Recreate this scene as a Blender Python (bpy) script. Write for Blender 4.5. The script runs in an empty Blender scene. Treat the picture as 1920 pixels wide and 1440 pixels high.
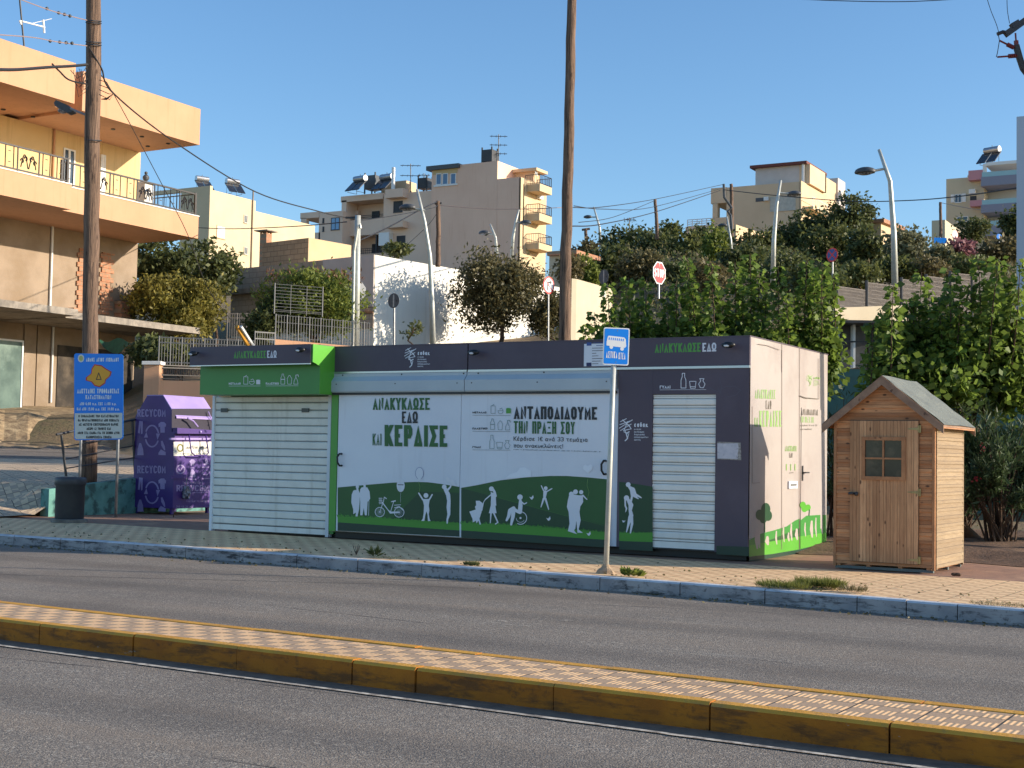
import bpy, math, random
import numpy as np
from mathutils import Vector, Matrix
R_ = math.radians
sc = bpy.context.scene
COL = sc.collection
# ------------------------------------------------------------------ camera
FPX = 2610.63
YAW, PIT, ROL = .5136, .0497, .0181
CAM = np.array([6.3502, -17.7172, 1.3711])
Fv = np.array([-math.sin(YAW)*math.cos(PIT), math.cos(YAW)*math.cos(PIT), math.sin(PIT)])
Rh = np.array([math.cos(YAW), math.sin(YAW), 0.])
Uv = np.cross(Rh, Fv)
_c, _s = math.cos(ROL), math.sin(ROL)
Rv = _c*Rh+_s*Uv
Uv = -_s*Rh+_c*Uv
cd = bpy.data.cameras.new('camera')
cam = bpy.data.objects.new('camera', cd)
COL.objects.link(cam)
cd.sensor_width = 36
cd.lens = FPX*36/1920
cd.clip_end = 3000
cam.matrix_world = Matrix(((Rv[0], Uv[0], -Fv[0], CAM[0]), (Rv[1], Uv[1], -Fv[1], CAM[1]), (Rv[2], Uv[2], -Fv[2], CAM[2]), (0, 0, 0, 1)))
sc.camera = cam
# ------------------------------------------------------------------ light
SUN_AZ, SUN_EL = 22., 16.5          # degrees from +X towards +Y
w = bpy.data.worlds.new('World')
sc.world = w
w.use_nodes = True
nt = w.node_tree
bg = nt.nodes['Background']
sky = nt.nodes.new('ShaderNodeTexSky')
sky.sky_type = 'NISHITA'
sky.sun_disc = False
sky.sun_elevation = R_(SUN_EL)
sky.sun_rotation = R_(90-SUN_AZ)
sky.air_density = 1.0
sky.dust_density = .5
sky.ozone_density = 3.5
hs = nt.nodes.new('ShaderNodeHueSaturation')
hs.inputs['Saturation'].default_value = 1.08
nt.links.new(sky.outputs[0], hs.inputs['Color'])
nt.links.new(hs.outputs[0], bg.inputs[0])
bg.inputs[1].default_value = .15
sd = bpy.data.lights.new('sun', 'SUN')
sd.energy = 4.8
sd.angle = R_(.5)
sd.color = (1, .87, .71)
so = bpy.data.objects.new('sun', sd)
COL.objects.link(so)
sv = Vector((math.cos(R_(SUN_AZ))*math.cos(R_(SUN_EL)), math.sin(R_(SUN_AZ))*math.cos(R_(SUN_EL)), math.sin(R_(SUN_EL))))
so.rotation_euler = (-sv).to_track_quat('-Z', 'Y').to_euler()
so.location = (30, 10, 30)
sc.view_settings.view_transform = 'Standard'
sc.view_settings.look = 'None'
sc.view_settings.exposure = .55
sc.view_settings.gamma = 1
sc.cycles.max_bounces = 6
sc.cycles.diffuse_bounces = 3
sc.cycles.transparent_max_bounces = 6
sc.cycles.use_denoising = True
# ------------------------------------------------------------------ pixel rays (1920x1440 photo) to points in the place
def ray(x, y): return Fv+Rv*(x-960)/FPX-Uv*(y-720)/FPX
def at(x, y, D): return CAM+ray(x, y)*D
def gz(x, y, z=0.):
    d = ray(x, y); return CAM+d*(z-CAM[2])/d[2]
def gY(x, y, Y=0.):
    d = ray(x, y); return CAM+d*(Y-CAM[1])/d[1]
def gX(x, y, X=0.):
    d = ray(x, y); return CAM+d*(X-CAM[0])/d[0]
def gP(x, y, P, n):
    d = ray(x, y); return CAM+d*(np.dot(np.array(P)-CAM, n)/np.dot(d, n))
def hz(px, z, D):
    """point at column px (taken at its height) and depth D with height z"""
    y = 848-(z-CAM[2])/D*FPX
    p = at(px, y, D); return np.array([p[0], p[1], z])
# ------------------------------------------------------------------ tagging
def tag(o, label=None, cat=None, group=None, kind=None):
    if label: o['label'] = label
    if cat: o['category'] = cat
    if group: o['group'] = group
    if kind: o['kind'] = kind
    return o
def thing(name, label, cat, loc=(0, 0, 0), group=None, rz=0):
    o = bpy.data.objects.new(name, None)
    COL.objects.link(o)
    o.empty_display_size = .2
    o.location = Vector([float(a) for a in loc])
    o.rotation_euler = (0, 0, rz)
    return tag(o, label, cat, group)
def root_loc(o):
    while o.parent: o = o.parent
    return np.array(o.location)
def copy_tree(o, parent=None):
    c = o.copy()
    COL.objects.link(c)
    if parent: c.parent = parent
    for ch in list(o.children): copy_tree(ch, c)
    return c
def place(proto, first, loc, label, rz=0, s=1.0):
    o = proto if first else copy_tree(proto)
    o.location = Vector([float(a) for a in loc]); o.rotation_euler = (0, 0, rz); o.scale = (s, s, s)
    o['label'] = label
    return o
# ------------------------------------------------------------------ materials
def lin(r, g, b):
    f = lambda v: v/12.92 if v <= .04045 else ((v+.055)/1.055)**2.4
    return (f(r/255), f(g/255), f(b/255), 1)
MATS = {}
def mat(name, c1, c2=None, scale=3., rough=.8, bump=0., bscale=None, metal=0., detail=6, lo=.35, hi=.65, stretch=(1, 1, 1), c3=None, s3=1.1, t3=(.52, .7), spec=.5, leak=None):
    """two-tone noisy surface; c3 = a third, larger patchy stain colour; leak = vertical streak colour"""
    if name in MATS: return MATS[name]
    m = bpy.data.materials.new(name); m.use_nodes = True
    n = m.node_tree.nodes; l = m.node_tree.links
    b = n['Principled BSDF']
    b.inputs['Roughness'].default_value = rough; b.inputs['Metallic'].default_value = metal
    b.inputs['Specular IOR Level'].default_value = spec
    c1 = tuple(c1)+(1,)*(4-len(c1))
    tc = n.new('ShaderNodeTexCoord'); mp = n.new('ShaderNodeMapping'); l.new(tc.outputs['Object'], mp.inputs[0])
    mp.inputs['Scale'].default_value = stretch
    out = None
    def noise(sc_, det=detail, vec=mp):
        t = n.new('ShaderNodeTexNoise'); l.new(vec.outputs[0], t.inputs['Vector'])
        t.inputs['Scale'].default_value = sc_; t.inputs['Detail'].default_value = det; t.inputs['Roughness'].default_value = .6
        return t
    def mix(fac, a, bcol):
        x = n.new('ShaderNodeMix'); x.data_type = 'RGBA'
        l.new(fac, x.inputs['Factor'])
        if hasattr(a, 'links'): l.new(a, x.inputs[6])
        else: x.inputs[6].default_value = a
        x.inputs[7].default_value = bcol
        return x.outputs[2]
    def mr(src, a, bb):
        x = n.new('ShaderNodeMapRange'); x.clamp = True
        x.inputs['From Min'].default_value = a; x.inputs['From Max'].default_value = bb
        l.new(src, x.inputs['Value']); return x.outputs[0]
    out = c1
    if c2 is not None:
        c2 = tuple(c2)+(1,)*(4-len(c2))
        out = mix(mr(noise(scale).outputs['Fac'], lo, hi), c1, c2)
    if c3 is not None:
        c3 = tuple(c3)+(1,)*(4-len(c3))
        out = mix(mr(noise(s3).outputs['Fac'], t3[0], t3[1]), out, c3)
    if leak is not None:
        mp2 = n.new('ShaderNodeMapping'); l.new(tc.outputs['Object'], mp2.inputs[0]); mp2.inputs['Scale'].default_value = (5, 5, .35)
        leak = tuple(leak)+(1,)*(4-len(leak))
        out = mix(mr(noise(1.0, 4, mp2).outputs['Fac'], .55, .8), out, leak)
    if hasattr(out, 'links'): l.new(out, b.inputs['Base Color'])
    else: b.inputs['Base Color'].default_value = out
    if bump:
        bm = n.new('ShaderNodeBump'); bm.inputs['Strength'].default_value = bump; bm.inputs['Distance'].default_value = .02
        l.new(noise(bscale or scale*4).outputs['Fac'], bm.inputs['Height']); l.new(bm.outputs[0], b.inputs['Normal'])
    MATS[name] = m
    return m
class G:
    """small node-graph helper for the special surfaces"""
    def __init__(s, name, rough=.8):
        s.m = bpy.data.materials.new(name); s.m.use_nodes = True; MATS[name] = s.m
        s.n = s.m.node_tree.nodes; s.l = s.m.node_tree.links; s.b = s.n['Principled BSDF']
        s.b.inputs['Roughness'].default_value = rough
        tc = s.n.new('ShaderNodeTexCoord'); s.co = tc.outputs['Object']
    def map(s, rz=0, sc=(1, 1, 1), loc=(0, 0, 0)):
        m = s.n.new('ShaderNodeMapping'); s.l.new(s.co, m.inputs[0]); m.inputs['Rotation'].default_value = (0, 0, rz); m.inputs['Scale'].default_value = sc
        m.inputs['Location'].default_value = loc; return m.outputs[0]
    def noise(s, v, sc, det=6, rg=.6):
        t = s.n.new('ShaderNodeTexNoise'); s.l.new(v, t.inputs['Vector']); t.inputs['Scale'].default_value = sc; t.inputs['Detail'].default_value = det; t.inputs['Roughness'].default_value = rg
        return t.outputs['Fac']
    def vor(s, v, sc, out='Distance'):
        t = s.n.new('ShaderNodeTexVoronoi'); s.l.new(v, t.inputs['Vector']); t.inputs['Scale'].default_value = sc; return t.outputs[out]
    def sep(s, v):
        t = s.n.new('ShaderNodeSeparateXYZ'); s.l.new(v, t.inputs[0]); return t.outputs
    def ma(s, op, a, b=0., c=0.):
        t = s.n.new('ShaderNodeMath'); t.operation = op
        for i, q in enumerate((a, b, c)):
            if hasattr(q, 'links'): s.l.new(q, t.inputs[i])
            else: t.inputs[i].default_value = q
        return t.outputs[0]
    def rng(s, v, a, b, c=0., d=1.):
        t = s.n.new('ShaderNodeMapRange'); t.clamp = True; s.l.new(v, t.inputs[0])
        for i, q in enumerate((a, b, c, d)): t.inputs[i+1].default_value = q
        return t.outputs[0]
    def mix(s, f, a, b):
        x = s.n.new('ShaderNodeMix'); x.data_type = 'RGBA'
        for i, q in ((0, f), (6, a), (7, b)):
            if hasattr(q, 'links'): s.l.new(q, x.inputs[i])
            else: x.inputs[i].default_value = q if i == 0 else (tuple(q)+(1,))[:4]
        return x.outputs[2]
    def col(s, c): s.l.new(c, s.b.inputs['Base Color'])
    def bump(s, h, st=.5, dist=.01):
        t = s.n.new('ShaderNodeBump'); t.inputs['Strength'].default_value = st; t.inputs['Distance'].default_value = dist
        s.l.new(h, t.inputs['Height']); s.l.new(t.outputs[0], s.b.inputs['Normal'])
def tile_mat(name, pink, grey, joint, cell=.1333, rz=0., dirt=.5, ribs=True, bright=1.):
    g = G(name, .85)
    v = g.map(rz, (1/cell,)*3)
    x, y, _ = g.sep(v)
    ck = g.n.new('ShaderNodeTexChecker'); g.l.new(v, ck.inputs[0]); ck.inputs['Scale'].default_value = 1.0
    f = ck.outputs['Fac']
    big = g.noise(g.co, .9, 5); fine = g.noise(g.co, 40, 4)
    c = g.mix(f, grey, pink)
    c = g.mix(g.rng(big, .4, .72, 0, dirt), c, tuple(k*.55 for k in grey))
    c = g.mix(g.rng(fine, .35, .7, 0, .35), c, tuple(k*.7 for k in pink))
    jm = None
    for q in (x, y):
        fr = g.ma('FRACT', g.ma('DIVIDE', q, 3.))
        d = g.ma('ABSOLUTE', g.ma('SUBTRACT', fr, .5))
        e = g.rng(d, .478, .492)
        jm = e if jm is None else g.ma('MAXIMUM', jm, e)
    # fine gaps between the small squares
    sm = None
    for q in (x, y):
        d = g.ma('ABSOLUTE', g.ma('SUBTRACT', g.ma('FRACT', q), .5))
        e = g.rng(d, .46, .49); sm = e if sm is None else g.ma('MAXIMUM', sm, e)
    c = g.mix(g.ma('MULTIPLY', sm, .35), c, joint)
    c = g.mix(g.ma('MULTIPLY', jm, g.rng(g.noise(g.co, 3.), .3, .55, .25, 1.)), c, joint)
    h = g.ma('SUBTRACT', 1.0, g.ma('MULTIPLY', jm, 1.0))
    if ribs:
        rb = g.ma('SINE', g.ma('MULTIPLY', x, 2*math.pi*4))
        c = g.mix(g.ma('MULTIPLY', f, g.rng(rb, -.3, -.9, 0, .25)), c, joint)
        h = g.ma('ADD', h, g.ma('MULTIPLY', g.ma('MULTIPLY', rb, f), .35))
    h = g.ma('ADD', h, g.ma('MULTIPLY', fine, .3))
    g.col(c); g.bump(h, .6, .006)
    return g.m
# ------------------------------------------------------------------ mesh builder
def _mi(s, m):
    if m not in s.mats: s.mats.append(m)
    return s.mats.index(m)
class MB:
    def __init__(s): s.v = []; s.f = []; s.m = []; s.mats = []; s.k = 0
    def add(s, vs, fs, m):
        o = len(s.v); i = _mi(s, m)
        s.v += [tuple(float(c) for c in q) for q in vs]
        for f in fs: s.f.append(tuple(o+j for j in f)); s.m.append(i)
        return s
    def box(s, x0, x1, y0, y1, z0, z1, m):
        v = [(x, y, z) for z in (z0, z1) for y in (y0, y1) for x in (x0, x1)]
        return s.add(v, [(0, 2, 3, 1), (4, 5, 7, 6), (0, 1, 5, 4), (2, 6, 7, 3), (0, 4, 6, 2), (1, 3, 7, 5)], m)
    def obox(s, o, a, b, c, m):
        """box from corner o along the vectors a, b, c"""
        o, a, b, c = [np.array(q, float) for q in (o, a, b, c)]
        v = [o+a*i+b*j+c*k for k in (0, 1) for j in (0, 1) for i in (0, 1)]
        return s.add(v, [(0, 2, 3, 1), (4, 5, 7, 6), (0, 1, 5, 4), (2, 6, 7, 3), (0, 4, 6, 2), (1, 3, 7, 5)], m)
    def poly(s, pts, m): return s.add(pts, [tuple(range(len(pts)))], m)
    def prism(s, pts, vec, m, mcap=None):
        pts = [np.array(p, float) for p in pts]; vec = np.array(vec, float); n = len(pts)
        s.add(pts+[p+vec for p in pts], [(i, (i+1) % n, n+(i+1) % n, n+i) for i in range(n)], m)
        s.add(pts, [tuple(range(n))], mcap or m); s.add([p+vec for p in pts], [tuple(reversed(range(n)))], mcap or m)
        return s
    def bar(s, a, b, w_, h, m, up=(0, 0, 1)):
        a, b = np.array(a, float), np.array(b, float); d = b-a; u = np.array(up, float)
        r = np.cross(d, u); L = np.linalg.norm(r)
        if L < 1e-6: r = np.cross(d, (1, 0, 0)); L = np.linalg.norm(r)
        r = r/L; u2 = np.cross(r, d); u2 /= np.linalg.norm(u2)
        return s.obox(a-r*w_/2-u2*h/2, r*w_, d, u2*h, m)
    def tube(s, pts, rad, m, n=8, cap=True):
        pts = [np.array(p, float) for p in pts]
        if not hasattr(rad, '__len__'): rad = [rad]*len(pts)
        vs = []; fs = []
        ref = None
        for i, p in enumerate(pts):
            d = pts[min(i+1, len(pts)-1)]-pts[max(i-1, 0)]; d = d/(np.linalg.norm(d)+1e-9)
            if ref is None:
                ref = np.array([0, 0, 1.]) if abs(d[2]) < .9 else np.array([1., 0, 0])
            a = np.cross(d, ref); a /= np.linalg.norm(a)+1e-9; b = np.cross(a, d); ref = b
            for k in range(n):
                t = 2*math.pi*k/n; vs.append(p+(a*math.cos(t)+b*math.sin(t))*rad[i])
        for i in range(len(pts)-1):
            for k in range(n): fs.append((i*n+k, i*n+(k+1) % n, (i+1)*n+(k+1) % n, (i+1)*n+k))
        if cap: fs.append(tuple(range(n))[::-1]); fs.append(tuple(range((len(pts)-1)*n, len(pts)*n)))
        return s.add(vs, fs, m)
    def ball(s, c, r, m, n=10, k=6):
        if not hasattr(r, '__len__'): r = (r, r, r)
        vs = [(c[0], c[1], c[2]-r[2])]; fs = []
        for i in range(1, k):
            ph = -math.pi/2+math.pi*i/k
            for j in range(n):
                t = 2*math.pi*j/n; vs.append((c[0]+r[0]*math.cos(ph)*math.cos(t), c[1]+r[1]*math.cos(ph)*math.sin(t), c[2]+r[2]*math.sin(ph)))
        vs.append((c[0], c[1], c[2]+r[2])); L = len(vs)-1
        for j in range(n):
            fs.append((0, 1+(j+1) % n, 1+j)); fs.append((L, L-n+j, L-n+(j+1) % n))
            for i in range(k-2): fs.append((1+i*n+j, 1+i*n+(j+1) % n, 1+(i+1)*n+(j+1) % n, 1+(i+1)*n+j))
        return s.add(vs, fs, m)
    # --- flat art on a surface: PM(px, py, off) gives the 3D point
    def off(s): s.k += 1; return .002+s.k*.00002
    def shape(s, pts, m, PM, k=None):
        o = s.off(); return s.poly([PM(x, y, o) for x, y in pts], m)
    def disc(s, x, y, rx, m, PM, ry=None, n=14):
        ry = ry or rx; o = s.off()
        return s.poly([PM(x+rx*math.cos(2*math.pi*i/n), y-ry*math.sin(2*math.pi*i/n), o) for i in range(n)], m)
    def ring(s, x, y, r0, r1, m, PM, n=20, a0=0, a1=360):
        o = s.off(); c = []
        for i in range(n+1):
            t = R_(a0+(a1-a0)*i/n); c.append((PM(x+r0*math.cos(t), y-r0*math.sin(t), o), PM(x+r1*math.cos(t), y-r1*math.sin(t), o)))
        for i in range(n): s.poly([c[i][0], c[i][1], c[i+1][1], c[i+1][0]], m)
    def stroke(s, pts, w_, m, PM, dots=True):
        if not hasattr(w_, '__len__'): w_ = [w_]*len(pts)
        for i in range(len(pts)-1):
            (x0, y0), (x1, y1) = pts[i], pts[i+1]; L = math.hypot(x1-x0, y1-y0) or 1
            nx, ny = -(y1-y0)/L/2, (x1-x0)/L/2; a, b = w_[i], w_[i+1]
            s.shape([(x0+nx*a, y0+ny*a), (x0-nx*a, y0-ny*a), (x1-nx*b, y1-ny*b), (x1+nx*b, y1+ny*b)], m, PM)
        if dots:
            for (x, y), q in zip(pts, w_): s.disc(x, y, q/2, m, PM, n=8)
    def build(s, name, parent=None, smooth=False, label=None, bevel=0, cat=None, group=None, kind=None, local=False):
        if not s.v: return None
        me = bpy.data.meshes.new(name)
        o = bpy.data.objects.new(name, me); COL.objects.link(o)
        V = np.array(s.v)
        if parent is not None:
            o.parent = parent
            if not local: V = V-root_loc(parent)
        elif not local:
            c = np.array([(V[:, 0].min()+V[:, 0].max())/2, (V[:, 1].min()+V[:, 1].max())/2, V[:, 2].min()])
            V = V-c; o.location = Vector(c)
        me.from_pydata(V.tolist(), [], s.f)
        for m in s.mats: me.materials.append(m)
        me.polygons.foreach_set('material_index', s.m)
        if smooth: me.polygons.foreach_set('use_smooth', [True]*len(s.f))
        me.update()
        if bevel:
            b = o.modifiers.new('bevel', 'BEVEL'); b.width = bevel; b.segments = 2; b.limit_method = 'ANGLE'
        return tag(o, label, cat, group, kind)
# ------------------------------------------------------------------ foliage
def leaf_mat(name, dark, light, trans=.35, rough=.55, back=None):
    g = G(name, rough)
    geo = g.n.new('ShaderNodeNewGeometry'); rnd = geo.outputs['Random Per Island']
    c = g.mix(rnd, dark, light)
    big = g.noise(g.co, .8, 3)
    c = g.mix(g.rng(big, .35, .7, 0, .45), c, tuple(k*.6 for k in dark))
    g.col(c)
    g.b.inputs['Specular IOR Level'].default_value = .35
    tr = g.n.new('ShaderNodeBsdfTranslucent')
    g.l.new(g.mix(.5, c, light), tr.inputs[0])
    mx = g.n.new('ShaderNodeMixShader'); mx.inputs[0].default_value = trans
    g.l.new(g.b.outputs[0], mx.inputs[1]); g.l.new(tr.outputs[0], mx.inputs[2])
    out = g.n['Material Output']; g.l.new(mx.outputs[0], out.inputs[0])
    return g.m
def leaves_mesh(name, P, size, rng, mat_, parent, aspect=.5, up=.0, dirs=None, jitter=.35, kind=None):
    """one leaf-sized face per point of P (folded diamond: 2 quads' worth in 4 verts)"""
    n = len(P)
    if dirs is None: d = rng.normal(size=(n, 3))
    else: d = dirs+rng.normal(size=(n, 3))*jitter
    d[:, 2] += up
    d /= np.linalg.norm(d, axis=1)[:, None]+1e-9
    e = rng.normal(size=(n, 3)); e -= (e*d).sum(1)[:, None]*d; e /= np.linalg.norm(e, axis=1)[:, None]+1e-9
    L = size*(.6+.8*rng.random(n))[:, None]; W = L*aspect
    c = P
    V = np.stack([c, c+d*L*.45+e*W*.5, c+d*L, c+d*L*.45-e*W*.5], axis=1).reshape(-1, 3)
    V = V-root_loc(parent)
    me = bpy.data.meshes.new(name)
    me.vertices.add(n*4); me.vertices.foreach_set('co', V.ravel().astype(np.float32))
    me.loops.add(n*4); me.loops.foreach_set('vertex_index', np.arange(n*4, dtype=np.int32))
    me.polygons.add(n); me.polygons.foreach_set('loop_start', np.arange(0, n*4, 4, dtype=np.int32)); me.polygons.foreach_set('loop_total', np.full(n, 4, np.int32))
    me.materials.append(mat_); me.update(calc_edges=True)
    o = bpy.data.objects.new(name, me); COL.objects.link(o); o.parent = parent
    if kind: o['kind'] = kind
    return o
def clump_points(rng, blobs, n, sub=26, tight=.28):
    """points in sub-clumps on the outer shell of ellipsoid blobs [(centre, radii)], with gaps between"""
    out = []; vol = np.array([r[0]*r[1]+r[1]*r[2]+r[0]*r[2] for _, r in blobs]); vol = vol/vol.sum()
    for (c, r), q in zip(blobs, vol):
        c = np.array(c, float); r = np.array(r, float)
        ns = max(5, int(sub*(.5+q*len(blobs)*.5)))
        u = rng.normal(size=(ns, 3)); u /= np.linalg.norm(u, axis=1)[:, None]
        sc_ = c+u*r*(.55+.45*rng.random(ns)**.6)[:, None]
        k = int(n*q); idx = rng.integers(0, ns, k)
        w_ = .55+.9*rng.random(ns)
        p = sc_[idx]+rng.normal(size=(k, 3))*r*tight*w_[idx][:, None]*.8
        out.append(p)
    return np.concatenate(out)
def trunk_mb(rng, base, top, r0, m, limbs=(), r1=None, wob=.12):
    mb = MB(); base = np.array(base, float); top = np.array(top, float); k = 6
    pts = [base+(top-base)*i/k+np.array([rng.normal(), rng.normal(), 0])*wob*(0 if i in (0,) else 1) for i in range(k+1)]
    mb.tube(pts, [r0*(1.25 if i == 0 else 1-.5*i/k) for i in range(k+1)], m, 8)
    for L in limbs:
        s0 = pts[k-rng.integers(0, 3)]; L = np.array(L, float); mid = (s0+L)/2+rng.normal(size=3)*wob
        q = (mid+L)/2+rng.normal(size=3)*wob*.7
        mb.tube([s0, mid, q, L], [r0*.5, r0*.33, r0*.2, r0*.08], m, 6)
    return mb
def tree(name, label, cat, base, top, r0, blobs, n, leaf, lm, tm, seed, sub=26, aspect=.5, group=None, up=0., tight=.28, extra=None):
    rng = np.random.default_rng(seed)
    t = thing(name, label, cat, base, group)
    trunk_mb(rng, base, top, r0, tm, [b[0] for b in blobs]).build('trunk', t, smooth=True)
    P = clump_points(rng, blobs, n, sub, tight)
    if extra is not None: P = np.concatenate([P, extra])
    leaves_mesh('crown', P, leaf, rng, lm, t, aspect, up)
    return t
# ------------------------------------------------------------------ stroke lettering (block capitals and a plain hand for small letters)
_o = [(.3, 0), (.7, 0), (1, .18), (1, .82), (.7, 1), (.3, 1), (0, .82), (0, .18), (.3, 0)]
_b = lambda y: [(0, y), (.7, y), (1, y+.1), (1, .4+y*.0), (.7, .5), (0, .5)]
GL = {
 'Α': [[(0, 0), (.5, 1), (1, 0)], [(.2, .3), (.8, .3)]], 'Β': [[(0, 0), (0, 1), (.7, 1), (.95, .88), (.95, .64), (.7, .52), (0, .52)], [(.7, .52), (1, .4), (1, .12), (.7, 0), (0, 0)]],
 'Γ': [[(0, 0), (0, 1), (1, 1)]], 'Δ': [[(.0, 0), (.5, 1), (1, 0)], [(.1, 0), (.9, 0)]], 'Ε': [[(1, 1), (0, 1), (0, 0), (1, 0)], [(0, .5), (.85, .5)]], 'Ζ': [[(0, 1), (1, 1), (0, 0), (1, 0)]],
 'Η': [[(0, 0), (0, 1)], [(1, 0), (1, 1)], [(0, .5), (1, .5)]], 'Θ': [_o, [(.1, .5), (.9, .5)]], 'Ι': [[(.5, 0), (.5, 1)]], 'Κ': [[(0, 0), (0, 1)], [(1, 1), (.12, .48)], [(.25, .58), (1, 0)]],
 'Λ': [[(0, 0), (.5, 1), (1, 0)]], 'Μ': [[(0, 0), (0, 1), (.5, .3), (1, 1), (1, 0)]], 'Ν': [[(0, 0), (0, 1), (1, 0), (1, 1)]], 'Ξ': [[(0, 1), (1, 1)], [(.1, .5), (.9, .5)], [(0, 0), (1, 0)]],
 'Ο': [_o], 'Π': [[(0, 0), (0, 1), (1, 1), (1, 0)]], 'Ρ': [[(0, 0), (0, 1), (.75, 1), (1, .86), (1, .6), (.75, .45), (0, .45)]], 'Σ': [[(1, 1), (0, 1), (.6, .5), (0, 0), (1, 0)]],
 'Τ': [[(0, 1), (1, 1)], [(.5, 0), (.5, 1)]], 'Υ': [[(0, 1), (.5, .45), (1, 1)], [(.5, 0), (.5, .5)]], 'Φ': [[(.3, .15), (.7, .15), (1, .35), (1, .65), (.7, .85), (.3, .85), (0, .65), (0, .35), (.3, .15)], [(.5, 0), (.5, 1)]],
 'Χ': [[(0, 0), (1, 1)], [(0, 1), (1, 0)]], 'Ω': [[(0, 0), (.35, 0), (.35, .12), (0, .4), (0, .8), (.3, 1), (.7, 1), (1, .8), (1, .4), (.65, .12), (.65, 0), (1, 0)]],
 'C': [[(1, .78), (1, .85), (.7, 1), (.3, 1), (0, .82), (0, .18), (.3, 0), (.7, 0), (1, .15), (1, .22)]], 'R': [[(0, 0), (0, 1), (.75, 1), (1, .86), (1, .62), (.75, .48), (0, .48)], [(.5, .48), (1, 0)]],
 'S': [[(1, .82), (.7, 1), (.3, 1), (0, .85), (0, .65), (.3, .53), (.7, .47), (1, .35), (1, .15), (.7, 0), (.3, 0), (0, .18)]],
 '0': [_o], '1': [[(.2, .8), (.55, 1), (.55, 0)]], '2': [[(0, .8), (.3, 1), (.7, 1), (1, .82), (1, .62), (0, 0), (1, 0)]], '3': [[(0, .9), (.3, 1), (.7, 1), (1, .85), (1, .65), (.7, .52), (.3, .52)], [(.7, .52), (1, .38), (1, .15), (.7, 0), (.3, 0), (0, .12)]],
 '5': [[(1, 1), (0, 1), (0, .55), (.7, .6), (1, .42), (1, .15), (.7, 0), (0, 0)]], '6': [[(.9, 1), (.3, 1), (0, .75), (0, .15), (.3, 0), (.7, 0), (1, .15), (1, .42), (.7, .57), (0, .5)]], '8': [[(.3, .53), (0, .7), (0, .85), (.3, 1), (.7, 1), (1, .85), (1, .7), (.7, .53), (.3, .53), (0, .38), (0, .15), (.3, 0), (.7, 0), (1, .15), (1, .38), (.7, .53)]],
 '€': [[(1, .85), (.7, 1), (.4, 1), (.2, .8), (.2, .2), (.4, 0), (.7, 0), (1, .15)], [(0, .6), (.7, .6)], [(0, .42), (.7, .42)]], '!': [[(.5, 1), (.5, .3)], [(.5, .12), (.5, 0)]], ':': [[(.5, .6), (.5, .45)], [(.5, .15), (.5, 0)]], '.': [[(.5, .12), (.5, 0)]], '-': [[(.1, .4), (.9, .4)]],
}
for a_, b_ in zip('ABEHIKMNOPTXYZ', 'ΑΒΕΗΙΚΜΝΟΡΤΧΥΖ'): GL[a_] = GL[b_]
_lo = lambda P: [[(x, y*.68) for x, y in q] for q in P]
_a = [[(.85, 0), (.85, .68)], [(.85, .55), (.6, .68), (.2, .64), (0, .45), (0, .2), (.2, .02), (.6, 0), (.85, .14)]]
GL.update({'α': _a, 'a': _a, 'ά': _a+[[(.4, .85), (.6, 1)]], 'ε': [[(.9, .6), (.6, .68), (.2, .62), (.15, .45), (.3, .37), (.65, .37)], [(.3, .37), (.05, .25), (.1, .07), (.4, 0), (.9, .07)]],
 'κ': [[(.05, 0), (.05, .68)], [(.9, .68), (.15, .34)], [(.2, .36), (.95, 0)]], 'ν': [[(0, .68), (.45, 0), (.9, .68)]], 'ο': _lo([_o]), 'ι': [[(.4, .68), (.4, .1), (.6, 0)]], 'υ': [[(.05, .68), (.05, .2), (.3, 0), (.65, 0), (.9, .2), (.9, .68)]],
 'σ': [[(1, .66), (.3, .66), (0, .45), (0, .2), (.3, 0), (.65, 0), (.9, .2), (.9, .45), (.7, .62)]], 'ς': [[(.9, .6), (.5, .68), (.1, .55), (.1, .2), (.5, .05), (.8, -.05), (.6, -.25)]], 'τ': [[(0, .66), (1, .66)], [(.5, .66), (.5, .1), (.65, 0)]],
 'μ': [[(0, -.25), (0, .68)], [(0, .2), (.25, 0), (.6, .05), (.85, .25)], [(.85, .68), (.85, .1), (1, 0)]], 'χ': [[(0, .66), (.2, .6), (.75, -.2), (1, -.25)], [(.9, .68), (.05, -.25)]], 'δ': [[(.9, .95), (.5, 1), (.2, .85), (.8, .6), (.9, .3), (.7, .03), (.3, 0), (.05, .2), (.1, .5), (.4, .62), (.6, .6)]],
 'ρ': [[(.05, -.25), (.05, .45), (.3, .68), (.65, .66), (.9, .45), (.9, .2), (.65, 0), (.3, 0), (.05, .15)]], 'π': [[(0, .66), (1, .66)], [(.2, .66), (.2, 0)], [(.8, .66), (.8, 0)]], 'λ': [[(0, 1), (.2, .95), (.95, 0)], [(.5, .55), (.05, 0)]],
 'ω': [[(.15, .68), (0, .4), (0, .15), (.2, 0), (.4, .05), (.5, .3), (.6, .05), (.8, 0), (1, .15), (1, .4), (.85, .68)]], 'η': [[(.05, 0), (.05, .68)], [(.05, .5), (.4, .68), (.85, .6), (.85, -.25)]], 'γ': [[(0, .68), (.5, .1), (.5, -.25)], [(.95, .68), (.5, .1)]],
 'θ': [[(.3, 0), (.6, 0), (.85, .3), (.85, .7), (.6, 1), (.3, 1), (.05, .7), (.05, .3), (.3, 0)], [(.1, .5), (.8, .5)]]})
GL['έ'] = GL['ε']+[[(.45, .85), (.65, 1)]]; GL['ώ'] = GL['ω']+[[(.4, .85), (.6, 1)]]; GL['ή'] = GL['η']+[[(.4, .85), (.6, 1)]]; GL['ί'] = GL['ι']+[[(.4, .85), (.6, 1)]]; GL['n'] = GL['η']; GL['ξ'] = GL['ε']
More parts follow.
